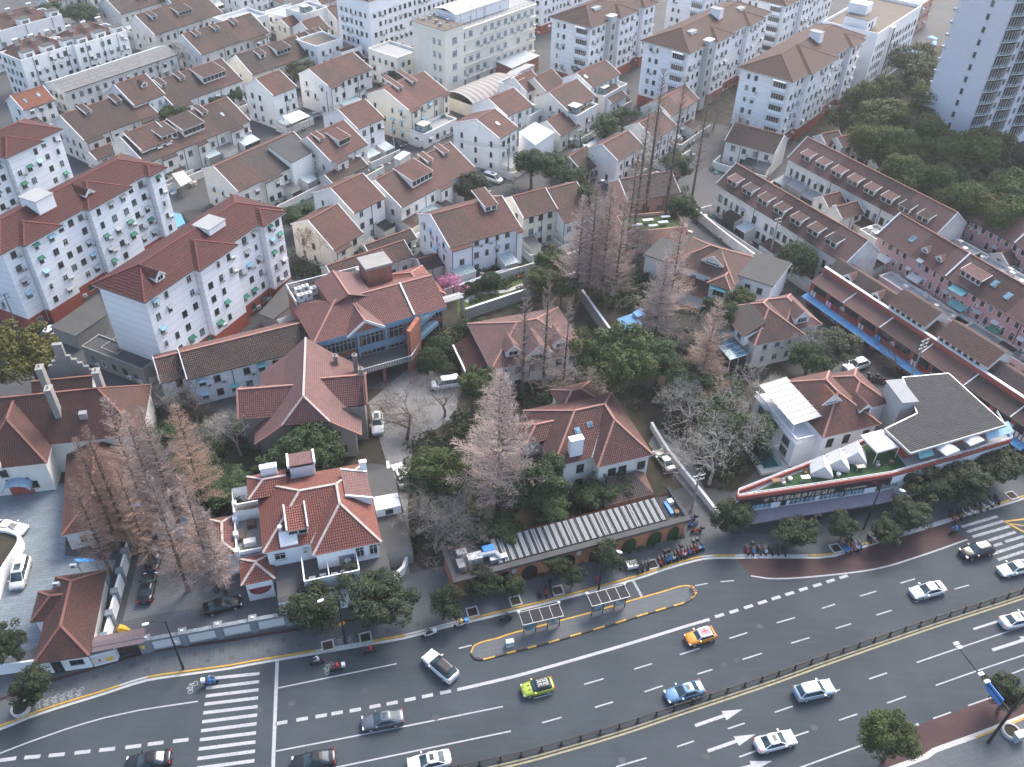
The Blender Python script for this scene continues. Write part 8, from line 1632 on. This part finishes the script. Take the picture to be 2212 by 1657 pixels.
def car_meshes(kind,paint,roofm,stripe=None):
 def mk():
  L,W,H,prof,(fb,rf,rr_,rb_),rw=CARS[kind];b=MB();st=[]
  for x,w,zt in prof:
   st.append([(x,-w*.86,.22),(x,w*.86,.22),(x,w*.98,.34),(x,w,.5),(x,w*.99,zt-.16),(x,w*.93,zt-.05),(x,w*.6,zt),(x,0,zt+.02),(x,-w*.6,zt),(x,-w*.93,zt-.05),(x,-w*.99,zt-.16),(x,-w,.5),(x,-w*.98,.34)])
  loft(b,st,paint)
  def zb(x):
   for i in range(len(prof)-1):
    if prof[i][0]<=x<=prof[i+1][0]:t=(x-prof[i][0])/(prof[i+1][0]-prof[i][0]);return prof[i][2]+t*(prof[i+1][2]-prof[i][2])-.03
   return 1.0
  bw=W/2*.90;A=[(fb,-bw,zb(fb)),(fb,bw,zb(fb)),(rb_,bw,zb(rb_)),(rb_,-bw,zb(rb_))];zt=H-.05
  C=[(rf,-rw,zt),(rf,rw,zt),(rr_,rw,zt),(rr_,-rw,zt)]
  def rr_ring(xa,xb,w,z,n=6):
   out=[];rc=min(.34,w*.5)
   for cx_,cy_,a0 in((xb-rc,w-rc,0),(xa+rc,w-rc,90),(xa+rc,-w+rc,180),(xb-rc,-w+rc,270)):
    for i in range(n):a=RAD(a0+90*i/(n-1));out.append((cx_+rc*math.cos(a),cy_+rc*math.sin(a),z+(.0 if z>1.2 else.02)))
   return out
  zl=(zb(fb)+zb(rb_))/2-.04;R1=rr_ring(fb,rb_,bw,zl);R2=rr_ring(rf,rr_,rw+.03,zt-.05);R3=rr_ring(rf+.1,rr_-.1,rw-.08,zt+.02);R4=rr_ring(rf+.3,rr_-.3,rw*.6,H)
  ws,rw_,sl_,sr_,r=MB(),MB(),MB(),MB(),MB();n=len(R1)
  for i in range(n):
   j=(i+1)%n;f=[R1[i],R1[j],R2[j],R2[i]];k=i%6
   if k==5:tgt,m={5:(sl_,'glass_car'),11:(ws,'glass_car'),17:(sr_,'glass_car'),23:(rw_,'glass_car')}[i]
   elif i in(0,1,21,22)or(18<=i<=22 and k>2)or i in(0,1):tgt,m=rw_,'glass_car'
   elif i in(9,10,12,13):tgt,m=ws,'glass_car'
   elif i in(3,4,6,7):tgt,m=sl_,'glass_car'
   elif i in(15,16,18,19):tgt,m=sr_,'glass_car'
   else:tgt,m=r,roofm if kind!='sedan' else paint
   tgt.poly(f,m);r.poly([R2[i],R2[j],R3[j],R3[i]],roofm);r.poly([R3[i],R3[j],R4[j],R4[i]],roofm)
  r.poly(R4,roofm);sw=[sl_,sr_]
  for s in(-1,1):
   xx=fb+(rb_-fb)*.52;r.bar((xx,s*(bw+.005),zb(xx)),(rf+(rr_-rf)*.5,s*(rw+.035),zt-.04),.09,.04,'black')
  sr=MB();w2=rw*.55;x0,x1=(rf+.32,rf+.32+(rr_-rf)*.36)if kind!='suv' else(rf+.3,rr_-.6);sr.box(x0,-w2,H-.01,x1,w2,H+.012,'glass_car')
  tail=MB();tail.box(-.06,-.2,-.08,.04,.2,.08,'tail_red');head=MB();head.box(-.05,-.18,-.07,.12,.18,.07,'lamp_glass');mir=MB();mir.box(-.08,-.12,-.06,.08,.12,.07,paint);pl=MB();pl.box(-.02,-.24,-.06,.02,.24,.06,'bright_blue')
  low=MB();low.box(-L/2+.03,-W*.36,.16,L/2-.03,W*.36,.36,'black',True);low.box(-L/2-.005,-W*.25,.38,-L/2+.06,W*.25,.56,'black',True)
  t=MB();t.tube([(0,-.11,0),(0,.11,0)],.33,'tyre',14);rim=MB();rim.tube([(0,-.115,0),(0,.115,0)],.22,'steel',10)
  return dict(body=b.mesh('body',True),windscreen=ws.mesh('windscreen'),rear_window=rw_.mesh('rear_window'),side=[s.mesh('side_window')for s in sw],roof=r.mesh('car_roof',True),sunroof=sr.mesh('sunroof'),tail=tail.mesh('tail_light'),head=head.mesh('headlight'),mir=mir.mesh('mirror'),plate=pl.mesh('number_plate'),low=low.mesh('underbody'),tyre=t.mesh('tyre'),rim=rim.mesh('rim'))
 return tmpl(('car',kind,paint,roofm),mk)
def car(label,p,q,kind,paint,roofm=None,sun=True,z=.03,group='cars on the road'):
 """p: where the nose points from, q: pixel of the tail, both on the ground under the bumpers"""
 a,b=at(p),at(q);c=(a+b)/2;d=b-a;o=thing('car',label,'car',(c.x,c.y,z),math.atan2(d.y,d.x),group);roofm=roofm or paint;o.scale=(1.06,)*3;M=car_meshes(kind,paint,roofm);L,W,H,prof,gh,rw=CARS[kind]
 place('body',M['body'],o);place('underbody',M['low'],o);place('windscreen',M['windscreen'],o);place('rear_window',M['rear_window'],o);place('car_roof',M['roof'],o)
 for s in M['side']:place('side_window',s,o)
 if sun:place('sunroof',M['sunroof'],o)
 for s in(-1,1):
  place('headlight',M['head'],o,(-L/2+.14,s*W*.36,.64 if kind!='suv' else.8));place('tail_light',M['tail'],o,(L/2-.08,s*W*.36,.82 if kind!='suv' else.95));place('mirror',M['mir'],o,(gh[0]+.35,s*(W/2+.06),1.0))
  for x in(-L*.295,L*.29):w=place('wheel',M['tyre'],o,(x,s*(W/2-.12),.33));place('rim',M['rim'],w)
 place('number_plate',M['plate'],o,(-L/2+.0,0,.48));place('number_plate',M['plate'],o,(L/2+.0,0,.62));return o,M
T0=lambda x,y:(0,3,x,y);T1=lambda x,y:(1,3,x,y);T2=lambda x,y:(2,3,x,y);T3=lambda x,y:(3,3,x,y);U3=lambda x,y:(3,2,x,y)
car('black sedan ahead of the zebra crossing at the lower edge',T0(1085,1662),T0(1500,1592),'sedan','car_black',sun=False);car('black sedan waiting just behind the stop line',T1(305,1662),T1(700,1590),'sedan','car_black',sun=False);car('dark grey sedan with sunroof beside the thick dashes',T1(925,1305),T1(1265,1245),'sedan','car_grey');car('white sedan with sunroof at the lower edge',T1(1300,1675),T1(1690,1590),'sedan','car_white')
car('white estate with black roof turning out past the bus island',T1(1465,700),T1(1720,925),'suv','car_white','car_black',False)
mini,MM=car('lime green hatchback with dark flag roof and bonnet stripes',T2(85,1025),T2(350,960),'hatch','car_lime','car_black',False);mini2,_=car('orange hatchback with a flag on its white roof',T2(1490,590),T2(1745,515),'hatch','car_orange','car_white',False)
def flag(o,cols):
 x0,x1,w,z=-.1,1.1,.46,1.426
 def q(name,pts,m,k):b=MB();b.poly([(x,y,z+.002*k)for x,y in pts],m);b.build(name,o)
 q('flag_field',[(x0,-w),(x1,-w),(x1,w),(x0,w)],cols[0],0);mx,d=(x0+x1)/2,.1
 for a,b in(((x0,-w),(x1,w)),((x0,w),(x1,-w))):
  v=Vector((b[0]-a[0],b[1]-a[1])).normalized();n=Vector((-v.y,v.x))*.07;q('flag_saltire',[(a[0]-n.x,a[1]-n.y),(b[0]-n.x,b[1]-n.y),(b[0]+n.x,b[1]+n.y),(a[0]+n.x,a[1]+n.y)],cols[1],1 if a[1]<0 else 2);n*=.4;q('flag_saltire',[(a[0]-n.x,a[1]-n.y),(b[0]-n.x,b[1]-n.y),(b[0]+n.x,b[1]+n.y),(a[0]+n.x,a[1]+n.y)],cols[2],3 if a[1]<0 else 4)
 for k,(t,m)in enumerate(((.17,cols[1]),(.1,cols[2]))):q('flag_cross',[(x0,-t),(x1,-t),(x1,t),(x0,t)],m,5+2*k);q('flag_cross',[(mx-t,-w),(mx+t,-w),(mx+t,w),(mx-t,w)],m,6+2*k)
flag(mini2,('bright_blue','paint_white','red'));flag(mini,('black','frame_grey','dark_metal'))
for s in(-.28,.28):b=MB();b.poly([(-1.75,s-.07,.80),(-.9,s-.07,.96),(-.9,s+.07,.96),(-1.75,s+.07,.80)],'black');b.build('bonnet_stripe',mini)
car('metallic blue sedan beside the median fence',T2(1315,1080),T2(1645,985),'sedan','car_blue');car('white sedan with sunroof below the lane arrows',T3(215,1415),T3(-110,1500),'sedan','car_white');car('pale blue estate car just below the median fence',T3(540,985),T3(235,1055),'suv','car_paleblue');car('white sedan with sunroof in the far lane',T3(1215,190),T3(1510,120),'sedan','car_white');car('white sedan cut by the edge below the fence',T3(2290,375),T3(1985,445),'sedan','car_white');car('black estate car by the far zebra',U3(1650,1500),U3(1925,1430),'suv','car_black');car('white sedan at the right edge above the fence',U3(1965,1650),U3(2260,1580),'sedan','car_white')
PK='parked cars'
def park(*a):car(*a,group=PK)
park('silver sedan parked in the drive of the weathered villa',(2,2,1245,600),(2,2,1375,775),'sedan','car_silver',None,True,.06);park('white car parked below the bare trees on the drive',(1,2,1215,735),(1,2,1290,900),'suv','car_white',None,True,.06);park('white car parked beside the grey villa',(1,2,1055,445),(1,2,1040,290),'suv','car_white',None,True,.06);park('white van parked on the circular drive',(1,2,1520,40),(1,2,1760,5),'van','car_white',None,False,.06);park('pale people carrier parked in the mansion court',(37,1285),(58,1207),'van','car_cream',None,True,.06);park('white car half hidden behind the curved court wall',(65,1152),(-15,1140),'sedan','car_white',None,False,.06);park('black sedan parked on the cobbled drive',(0,3,1310,20),(0,3,1260,250),'sedan','car_black',None,False,.06);park('second black car parked further up the cobbled drive',(345,1185),(330,1235),'sedan','car_black',None,False,.06);park('black car parked inside the boundary wall',(525,1302),(440,1325),'sedan','car_black',None,False,.06);park('white people carrier parked by the arched window house',(1085,398),(1043,384),'van','car_white',None,True,.03);park('dark car parked beside the white people carrier',(1050,384),(1022,372),'sedan','car_grey',None,False,.03);park('white car parked by the mossy concrete roof',(0,1,380,1290),(0,1,450,1240),'suv','car_white',None,False,.03);park('white car parked beside the shop lane',(1830,800),(1862,790),'suv','car_white',None,False,.03);park('car under a silver cover beside the tall terrace house',(665,258),(690,252),'sedan','car_silver','car_silver',False,.03);park('dark car parked below the cream house',(868,318),(850,308),'sedan','car_black',None,False,.03)
def scooter_meshes(col):
 def mk():
  b=MB();loft(b,[[(x,-w,z0),(x,w,z0),(x,w,z1),(x,-w,z1)]for x,w,z0,z1 in((-.62,.08,.5,.95),(-.5,.17,.3,.98),(-.38,.16,.25,.6),(-.1,.15,.24,.32),(.1,.16,.26,.62),(.4,.17,.35,.72),(.75,.12,.5,.78))],col)
  s=MB();loft(s,[[(x,-w,.62+d),(x,w,.62+d),(x,w,.78+d),(x,-w,.78+d)]for x,w,d in((.02,.1,0),(.2,.15,.02),(.55,.15,.06),(.75,.1,.08))],'black')
  h=MB();h.tube([(-.42,-.33,1.05),(-.5,-.15,1.0),(-.5,.15,1.0),(-.42,.33,1.05)],.025,'black',5);h.tube([(-.5,0,1.0),(-.68,0,.25)],.03,'grey_metal',5)
  for y in(-.28,.28):h.tube([(-.45,y,1.04),(-.5,y*1.1,1.25)],.012,'black',4);h.box(-.54,y*1.1-.06,1.22,-.5,y*1.1+.06,1.32,'black',True)
  w=MB();w.tube([(0,-.06,0),(0,.06,0)],.24,'tyre',12);return b.mesh('body',True),s.mesh('seat'),h.mesh('handlebar'),w.mesh('wheel')
 return tmpl(('sc',col),mk)
def scooter(label,p,ang,col,group='parked scooters',z=.155,box=None,name='scooter'):
 w=at(p);o=thing(name,label,'scooter',(w.x,w.y,z),RAD(ang),group);B,S_,H_,W_=scooter_meshes(col)
 place('body',B,o);place('seat',S_,o);place('handlebar',H_,o);place('wheel',W_,o,(-.68,0,.24));place('wheel',W_,o,(.6,0,.24))
 if box:b=MB();b.box(.62,-.25,.78,1.08,.25,1.22,box);b.build('delivery_box',o)
 return o
def person_mesh(pose):
 def mk():
  if pose=='ride':J=dict(pel=(.25,0,.82),spi=(.22,0,1.1),che=(.1,0,1.32),nec=(.04,0,1.46),hea=(-.02,0,1.62),top=(-.02,0,1.73));arm=lambda s:[(.1,s*.19,1.38),(-.12,s*.27,1.15),(-.38,s*.27,1.08)];leg=lambda s:[(.22,s*.11,.82),(-.2,s*.15,.76),(-.18,s*.14,.36),(-.32,s*.14,.3)]
  else:J=dict(pel=(0,0,.95),spi=(0,0,1.15),che=(0,0,1.35),nec=(0,0,1.5),hea=(-.02,0,1.63),top=(-.02,0,1.74));arm=lambda s:[(0,s*.19,1.42),(.02,s*.26,1.15),(-.12,s*.24,.92)];leg=lambda s:[(0,s*.09,.92),(-.1*s,s*.1,.5),(.02-.14*s,s*.1,.08),(-.1-.14*s,s*.1,.03)]
  V,E,Rr=[],[],[]
  def add(p,r,par=None):
   V.append(p);Rr.append(r);
   if par is not None:E.append((par,len(V)-1))
   return len(V)-1
  pe=add(J['pel'],.15);sp=add(J['spi'],.14,pe);ch=add(J['che'],.16,sp);ne=add(J['nec'],.06,ch);he=add(J['hea'],.1,ne);add(J['top'],.085,he)
  for s in(-1,1):
   a=arm(s);k=add(a[0],.07,ch);k=add(a[1],.05,k);k=add(a[2],.035,k);add((a[2][0]-.08,a[2][1],a[2][2]-.02),.04,k)
   l=leg(s);k=add(l[0],.1,pe);k=add(l[1],.075,k);k=add(l[2],.05,k);add(l[3],.045,k)
  me=bpy.data.meshes.new('sk');me.from_pydata(V,E,[]);ob=bpy.data.objects.new('sk',me);COL.objects.link(ob);md=ob.modifiers.new('s','SKIN')
  for i,r in enumerate(Rr):me.skin_vertices[0].data[i].radius=(r,r)
  me.skin_vertices[0].data[0].use_root=True;sb=ob.modifiers.new('b','SUBSURF');sb.levels=sb.render_levels=1
  out=bpy.data.meshes.new_from_object(ob.evaluated_get(bpy.context.evaluated_depsgraph_get()));bpy.data.objects.remove(ob)
  out.polygons.foreach_set('use_smooth',[True]*len(out.polygons));return out
 return tmpl(('person',pose),mk)
def person(label,w,ang,pose,jacket,hair='black',group='people'):
 """w: world place of the feet or of the saddle's scooter"""
 me=person_mesh(pose).copy();me.materials.clear()
 for m in(jacket,'trouser','skin',hair):me.materials.append(MAT(m))
 for f in me.polygons:
  c=f.center;hipz=.93 if pose!='ride' else.86
  if c.z>1.66 or(c.z>1.55 and c.x>-.0 and abs(c.y)<.13):f.material_index=3
  elif c.z>1.5 and abs(c.y)<.13:f.material_index=2
  elif c.z<hipz and not(pose!='ride' and abs(c.y)>.2)and not(pose=='ride' and c.x<-.34 and c.z>.9):f.material_index=1
  elif(pose=='ride' and c.x<-.38 and c.z>.9)or(pose!='ride' and abs(c.y)>.2 and c.z<.96):f.material_index=2
  else:f.material_index=0
 o=link('person',me);o.location=w;o.rotation_euler=(0,0,RAD(ang));return tag(o,label,'person',group)
RD='scooters ridden along the road'
for what,who,p,an,col,jk,hr,bx in(('small blue scooter crossing the zebra','rider in pink and blue crossing the zebra',(457,1476),195,'scooter_blue','jacket_blue','pink_cloth','ac_white'),('black scooter near the stop line','rider in pale grey near the stop line',(686,1434),15,'scooter_black','cloth_grey','helmet_white',None),('black scooter by the painted bicycle','rider in red by the painted bicycle',(728,1448),15,'scooter_black','jacket_red','black','ac_white'),('black scooter ahead of the drain cover','rider in red nearest the kerb',(800,1410),15,'scooter_black','jacket_red','red',None),('white scooter leaving the drive mouth','rider in black on the white scooter',(925,1374),15,'scooter_white','jacket_black','black','ac_white'),('pale scooter with a blue delivery box','delivery rider in yellow with a blue box',(994,1352),15,'scooter_white','jacket_yellow','bright_blue','bright_blue'),('black scooter opposite the bus island','rider in black opposite the bus island',(1093,1339),15,'scooter_black','jacket_black','black',None),('dark scooter approaching the far zebra','rider in bright blue approaching the far zebra',(2058,1152),20,'scooter_black','jacket_blue','bright_blue',None)):
 o=scooter(what,p,an,col,RD,.03,bx,'ridden_scooter');person(who,(o.location.x,o.location.y,.03),an,'ride',jk,hr,'scooter riders')
for lab,p,an,jk in(('person in pink at the round fountain of the white villa',(605,1262),40,'pink_cloth'),('person in beige beside the pink one at the fountain',(612,1258),200,'cloth_beige'),('pedestrian in beige before the yellow shop sign',(1757,1125),120,'cloth_beige'),('pedestrian in grey before the yellow shop sign',(1766,1124),60,'cloth_grey'),('pedestrian in black before the purple awnings',(1748,1122),90,'jacket_black'),('pedestrian in dark clothes on the lane by the dormered rows',(1771,298),100,'jacket_black'),('pedestrian in black under the right street trees',(2130,1083),100,'jacket_black'),('person in red on the lamp post corner',(1288,1262),30,'jacket_red')):
 w=at(p);person(lab,(w.x,w.y,.15 if p[1]>1100 else.05),an,'walk',jk,'black','pedestrians')
SCOL=('scooter_black','scooter_white','scooter_black','scooter_red','scooter_blue','scooter_black')
rr=seed('sc')
for j,(where,a,b,n,an)in enumerate((('in the long row by the arcade',(1424,1217),(1515,1183),14,105),('in the row at the shop point',(1612,1192),(1690,1194),7,95),('in the row under the shop trees',(1875,1168),(1938,1150),9,100),('under the small tree by purple awnings',(1822,1190),(1855,1182),5,100),('in the row below the parasol trees',(2055,1125),(2150,1085),8,105),('beside the arcade end wall',(1490,1125),(1502,1150),3,15),('in front of the middle arches',(1165,1285),(1190,1278),3,100),('by the parked tricycle',(1375,1232),(1400,1224),3,95),('in the lane under the blue awning',(1800,700),(1960,800),8,30),('beside the white car in the lane',(1880,822),(1925,830),6,110))):
 for i in range(n):
  t=i/max(1,n-1);p=(a[0]+(b[0]-a[0])*t+rr.uniform(-1,1),a[1]+(b[1]-a[1])*t+rr.uniform(-1,1));cc=SCOL[rr.randrange(6)];scooter('%s scooter, %s from the left, %s'%(cc[8:],'first second third fourth fifth sixth seventh eighth ninth tenth eleventh twelfth thirteenth fourteenth'.split()[i],where),p,an+rr.uniform(-9,9),cc,'scooters '+where,.155 if p[1]>1050 else.02,rr.choice((None,None,'black')))
tri=thing('cargo_tricycle','white cargo tricycle with plants parked by the arcade','tricycle',at((1355,1228),.15),RAD(15));b=MB();b.box(-.2,-.55,.45,1.3,.55,1.0,'ac_white',True);b.build('cargo_box',tri);b=MB();b.tube([(-.2,0,.5),(-.9,0,.6),(-1.0,0,1.1)],.04,'dark_metal',5);b.tube([(-1.0,-.3,1.1),(-1.0,.3,1.1)],.03,'dark_metal',5);b.build('frame',tri)
for x,y in((-1.1,0),(.6,-.6),(.6,.6)):place('wheel',scooter_meshes('scooter_black')[3],tri,(x,y,.25))
b=MB();r=random.Random(9)
for _ in range(120):p=Vector((r.uniform(-.1,1.2),r.uniform(-.5,.5),r.uniform(1.0,1.35)));b.poly([p,p+Vector((.12,.02,.08)),p+Vector((.06,.1,.12))],'leaf_dark')
b.build('plant_load',tri)
def shelter(label,p,q):
 a,b=at(p),at(q);d=b-a;L=d.length;o=thing('bus_shelter',label,'bus shelter',(a.x,a.y,.16),math.atan2(d.y,d.x),'bus shelters on the island')
 for i in range(4):x=L*i/3;m=MB();m.box(x-.06,-.06,0,x+.06,.06,2.6,'dark_metal');m.build('post',o)
 m=MB()
 for y in(-.5,1.5):m.box(-.3,y-.035,2.6,L+.3,y+.035,2.7,'grey_metal',True)
 for i in range(5):x=-.3+(L+.6)*i/4;m.box(x-.025,-.5,2.6,x+.025,1.5,2.68,'grey_metal',True)
 m.build('roof_frame',o);m=MB();m.box(-.3,-.5,2.62,L+.3,1.5,2.65,'jacket_black',True);m.build('roof_glass',o)
 for i,c in enumerate(('glass_blue','wood','glass_pale')):x0=L*i/3;m=MB();m.box(x0+.15,-.04,.5 if i!=1 else.4,x0+L/3-.15,.04,2.1 if i!=1 else.5,c,True);m.box(x0+.1,-.06,2.1,x0+L/3-.1,.06,2.2,'frame_white',True);m.build('poster_panel' if i!=1 else 'bench',o)
 for x in(-.3,L+.3):m=MB();m.tube([(x,1.5,2.6),(x,1.5,2.95)],.17,'lamp_glass',10);m.build('roof_lamp',o)
shelter('bus shelter nearer the rounded left end of the island',T2(100,512),T2(405,440));shelter('bus shelter nearer the arrow end of the island',T2(685,350),T2(970,275))
ki=thing('kiosk_bin','small white and teal waste bin on the bus island','bin',at((1,3,2190,605),.16),RAD(15));m=MB();m.box(-.5,-.3,0,.5,.3,1.0,'ac_white');m.build('casing',ki);m=MB();m.box(-.45,-.31,.3,-.05,-.3,.8,'canvas_teal',True);m.box(.05,-.31,.3,.45,-.3,.8,'canvas_teal',True);m.build('flap',ki)
for i,p in enumerate((T2(1542,120),T2(1556,140),T2(1570,165))):
 bo=thing('traffic_bollard',('upper','middle','lower')[i]+' red and white bollard on the rounded end of the bus island','bollard',at(p,.16),0,'bollards at the island end');m=MB();m.cyl(0,0,0,.75,.09,'red',8);m.build('post',bo);m=MB();m.cyl(0,0,.35,.5,.095,'canvas_white',8);m.build('band',bo);m=MB();m.cyl(0,0,-.02,.08,.17,'black',8);m.build('base',bo)
def lamp(label,base,h,arm,az,heads=1,col='black',group='street lamps',z=.15,sign=None):
 o=thing('street_lamp',label,'street lamp',at(base,z),RAD(az),group);m=MB();m.tube([(0,0,0),(0,0,h*.4),(0,0,h)],[.16,.12,.07],col,8);m.build('pole',o);m=MB();m.tube([(0,0,h-.1),(arm*.5,0,h+.35),(arm,0,h+.3)],.05,col,6);m.build('arm',o)
 for k in range(heads):m=MB();loft(m,[[(x,-w,h+.22),(x,w,h+.22),(x,w*.8,h+.36),(x,-w*.8,h+.36)]for x,w in((arm-.1,.1),(arm+.2,.2),(arm+.65,.14))],'lamp_glass');m.build('lamp_head',o)
 if sign:
  for zz,r,c,d in sign:m=MB();m.tube([(0,-.14,zz),(0,-.18,zz)],r,c,16);m.build('sign_disc',o)
 return o
lamp('black street lamp beside the entrance gate',(396,1444),10,1.8,200,sign=((5.2,.42,'canvas_white',0),));lamp('black street lamp between the two broad street trees',(746,1389),10,1.8,210,sign=((4.0,.42,'yellow',0),));lamp('black street lamp before the arcade arches',(1292,1278),9.5,1.8,330);lamp('black street lamp under the corner shop awnings',(1864,1143),9.5,2.4,330)
lamp('grey street lamp rising from the bare trunk cluster',(1418,452),9,.8,180,col='grey_metal',z=0);lamp('grey street lamp beside the dense bare conifer',(1283,470),9,.8,0,col='grey_metal',z=0)
G=at((3,3,1900,1445),.15);E_=at((3,3,1612,598),6.9);gd=E_-G;gd.z=0;GL=gd.length
ga=thing('sign_gantry','black roadside mast with camera boxes and blue lane sign','sign gantry',G,math.atan2(gd.y,gd.x));m=MB();m.tube([(0,0,0),(0,0,7),(0,0,11)],[.2,.17,.1],'black',10);m.build('mast',ga);m=MB();m.tube([(0,0,6.8),(GL,0,6.9)],[.11,.07],'black',8);m.build('arm',ga)
for f in(.99,.93,.53,.42):m=MB();m.box(GL*f-.2,-.35,6.9,GL*f+.2,.35,7.15,'ac_white',True);m.build('camera_box',ga)
m=MB();m.box(GL*.14,-.06,6.0,GL*.40,.02,7.3,'bright_blue',True);sb_=m.build('lane_sign',ga)
for i in range(4):x=GL*(.17+.06*i);m=MB();m.box(x-.06,-.075,6.2,x+.06,-.06,6.8,'canvas_white',True);m.poly([(x-.2,-.078,6.8),(x+.2,-.078,6.8),(x,-.078,7.15)],'canvas_white');m.build('lane_arrow',sb_)
def pole(label,base,top,h,az,arms=2):
 o=thing('utility_pole',label,'utility pole',at(base),RAD(az),'utility poles');m=MB();m.tube([(0,0,0),(0,0,h)],[.19,.12],'concrete',8);m.build('shaft',o)
 for k in range(arms):m=MB();z=h-.4-k*.8;m.box(-1.0,-.05,z,1.0,.05,z+.1,'grey_metal',True);[m.cyl(x,0,z+.1,z+.32,.06,'ac_white',6)for x in(-.9,-.4,.4,.9)];m.build('crossarm',o)
 return o
PL_=[pole('tall concrete utility pole beside the shop row',(1952,850),None,12,30,3),pole('concrete utility pole between the maroon blocks',(40,712),None,8,60),pole('utility pole by the red and grey roofed house',(712,262),None,8,60),pole('utility pole below the cream house',(852,335),None,9,60),pole('utility pole by the white people carrier',(1097,385),None,9,60),pole('utility pole in front of the greyer dormered row',(1660,560),None,10,30,3),pole('utility pole at the right edge by the shop terrace',(2190,975),None,9,30),pole('utility pole below the arcade drive',(1492,1105),None,8,20,2)]
def wire(o1,o2,dz=0):
 a,b=o1.location+Vector((0,0,8)),o2.location+Vector((0,0,8));o=thing('overhead_cable',dz,'cable',(a.x,a.y,0),0,'overhead cables');m=MB();n=12
 for s in(-.6,0,.6):m.tube([a.lerp(b,i/n)-Vector((a.x,a.y,0))+Vector((s,s,-4*(i/n)*(1-i/n)*.03*(b-a).length))for i in range(n+1)],.025,'black',4)
 m.build('wire',o)
wire(PL_[2],PL_[3],'overhead cables above the lane by the cream house');wire(PL_[3],PL_[4],'overhead cables leading to the white people carrier');wire(PL_[0],PL_[5],'overhead cables from the shop row pole to the dormered row');wire(PL_[0],PL_[6],'overhead cables over the shop row and terrace corner')
for i,(lab,p)in enumerate((('stone tree pit at the drive mouth',T1(1868,320)),('stone tree pit near the bus island',T2(30,225)),('stone tree pit under the arcade street lamp',T2(395,135)),('stone tree pit by the parked tricycle',(2,2,1210,1560)),('stone tree pit under the purple awnings',U3(585,1420)),('stone tree pit in the middle shop row',U3(930,1320)),('stone tree pit at the far end of the shops',U3(2100,965)),('stone tree pit under the largest street tree',T1(945,540)),('stone tree pit by the zebra street tree',T1(620,610)))):
 o=thing('tree_pit',lab,'tree pit',at(p,.15),RAD(18),'tree pits in the pavement')
 for a in((-.8,-.8,.8,-.62),(-.8,.62,.8,.8),(-.8,-.62,-.62,.62),(.62,-.62,.8,.62)):m=MB();m.box(a[0],a[1],0,a[2],a[3],.14,'stone_pale');m.build('edging_stone',o)
 m=MB();m.poly([(-.62,-.62,.03),(.62,-.62,.03),(.62,.62,.03),(-.62,.62,.03)],'earth');m.build('soil',o)
for lab,p in(('round stone planter of the left corner tree',T0(185,1165)),('round stone planter beside the overhead sign mast',T3(2090,1360))):
 o=thing('round_planter',lab,'planter',at(p,.15),0);m=MB();n=18;ribbon(m,[Vector((.95*math.cos(2*PI*i/n),.95*math.sin(2*PI*i/n),0))for i in range(n+1)],-.12,.1,.5,'stone_pale',0);m.build('rim',o);m=MB();m.cyl(0,0,0,.38,.85,'earth',18);m.build('soil',o)
fo=thing('round_fountain','dark round basin beside the porch of the white villa','fountain',at((630,1265),.1),0);m=MB();m.cyl(0,0,0,.6,1.5,'flat_dark',20,1.4);m.build('basin',fo);m=MB();m.cyl(0,0,.6,.62,1.15,'black',20);m.build('water',fo)
ub=thing('utility_cabinet','pale metal cabinet beside the round planter at the lower corner','cabinet',at((2195,1597),.15),RAD(20));m=MB();m.box(-.6,-.35,0,.6,.35,1.3,'flat_pale');m.build('casing',ub);m=MB();m.box(-.65,-.4,1.3,.65,.4,1.38,'steel',True);m.build('lid',ub)
tp=thing('tarpaulin_bundle','yellow tarpaulin bundle behind the entrance gate','bundle',at((268,1362),.06),0);m=MB();loft(m,[[(x,-w,0),(x,w,0),(x,w*.6,h),(x,-w*.6,h)]for x,w,h in((-.8,.2,.4),(-.4,.5,1.0),(.2,.45,.8),(.8,.2,.3))],'yellow');m.build('cover',tp)
def hz(n):
 m=bpy.data.materials.new(n);m.use_nodes=True;t=m.node_tree;t.nodes.remove(t.nodes['Principled BSDF']);v=nd(t,'ShaderNodeVolumePrincipled',Density=.0002,Anisotropy=.25);v.inputs['Color'].default_value=(.92,.94,.97,1);t.links.new(v.outputs[0],t.nodes['Material Output'].inputs['Volume']);return m
_MK['haze']=hz
b=MB();b.box(-420,-80,-1.0,420,620,101,'haze',True);tag(b.build('haze'),'thin pale haze lying over the whole quarter','haze',None,'stuff')  # mild haze volume, added mainly to lift the dark tones
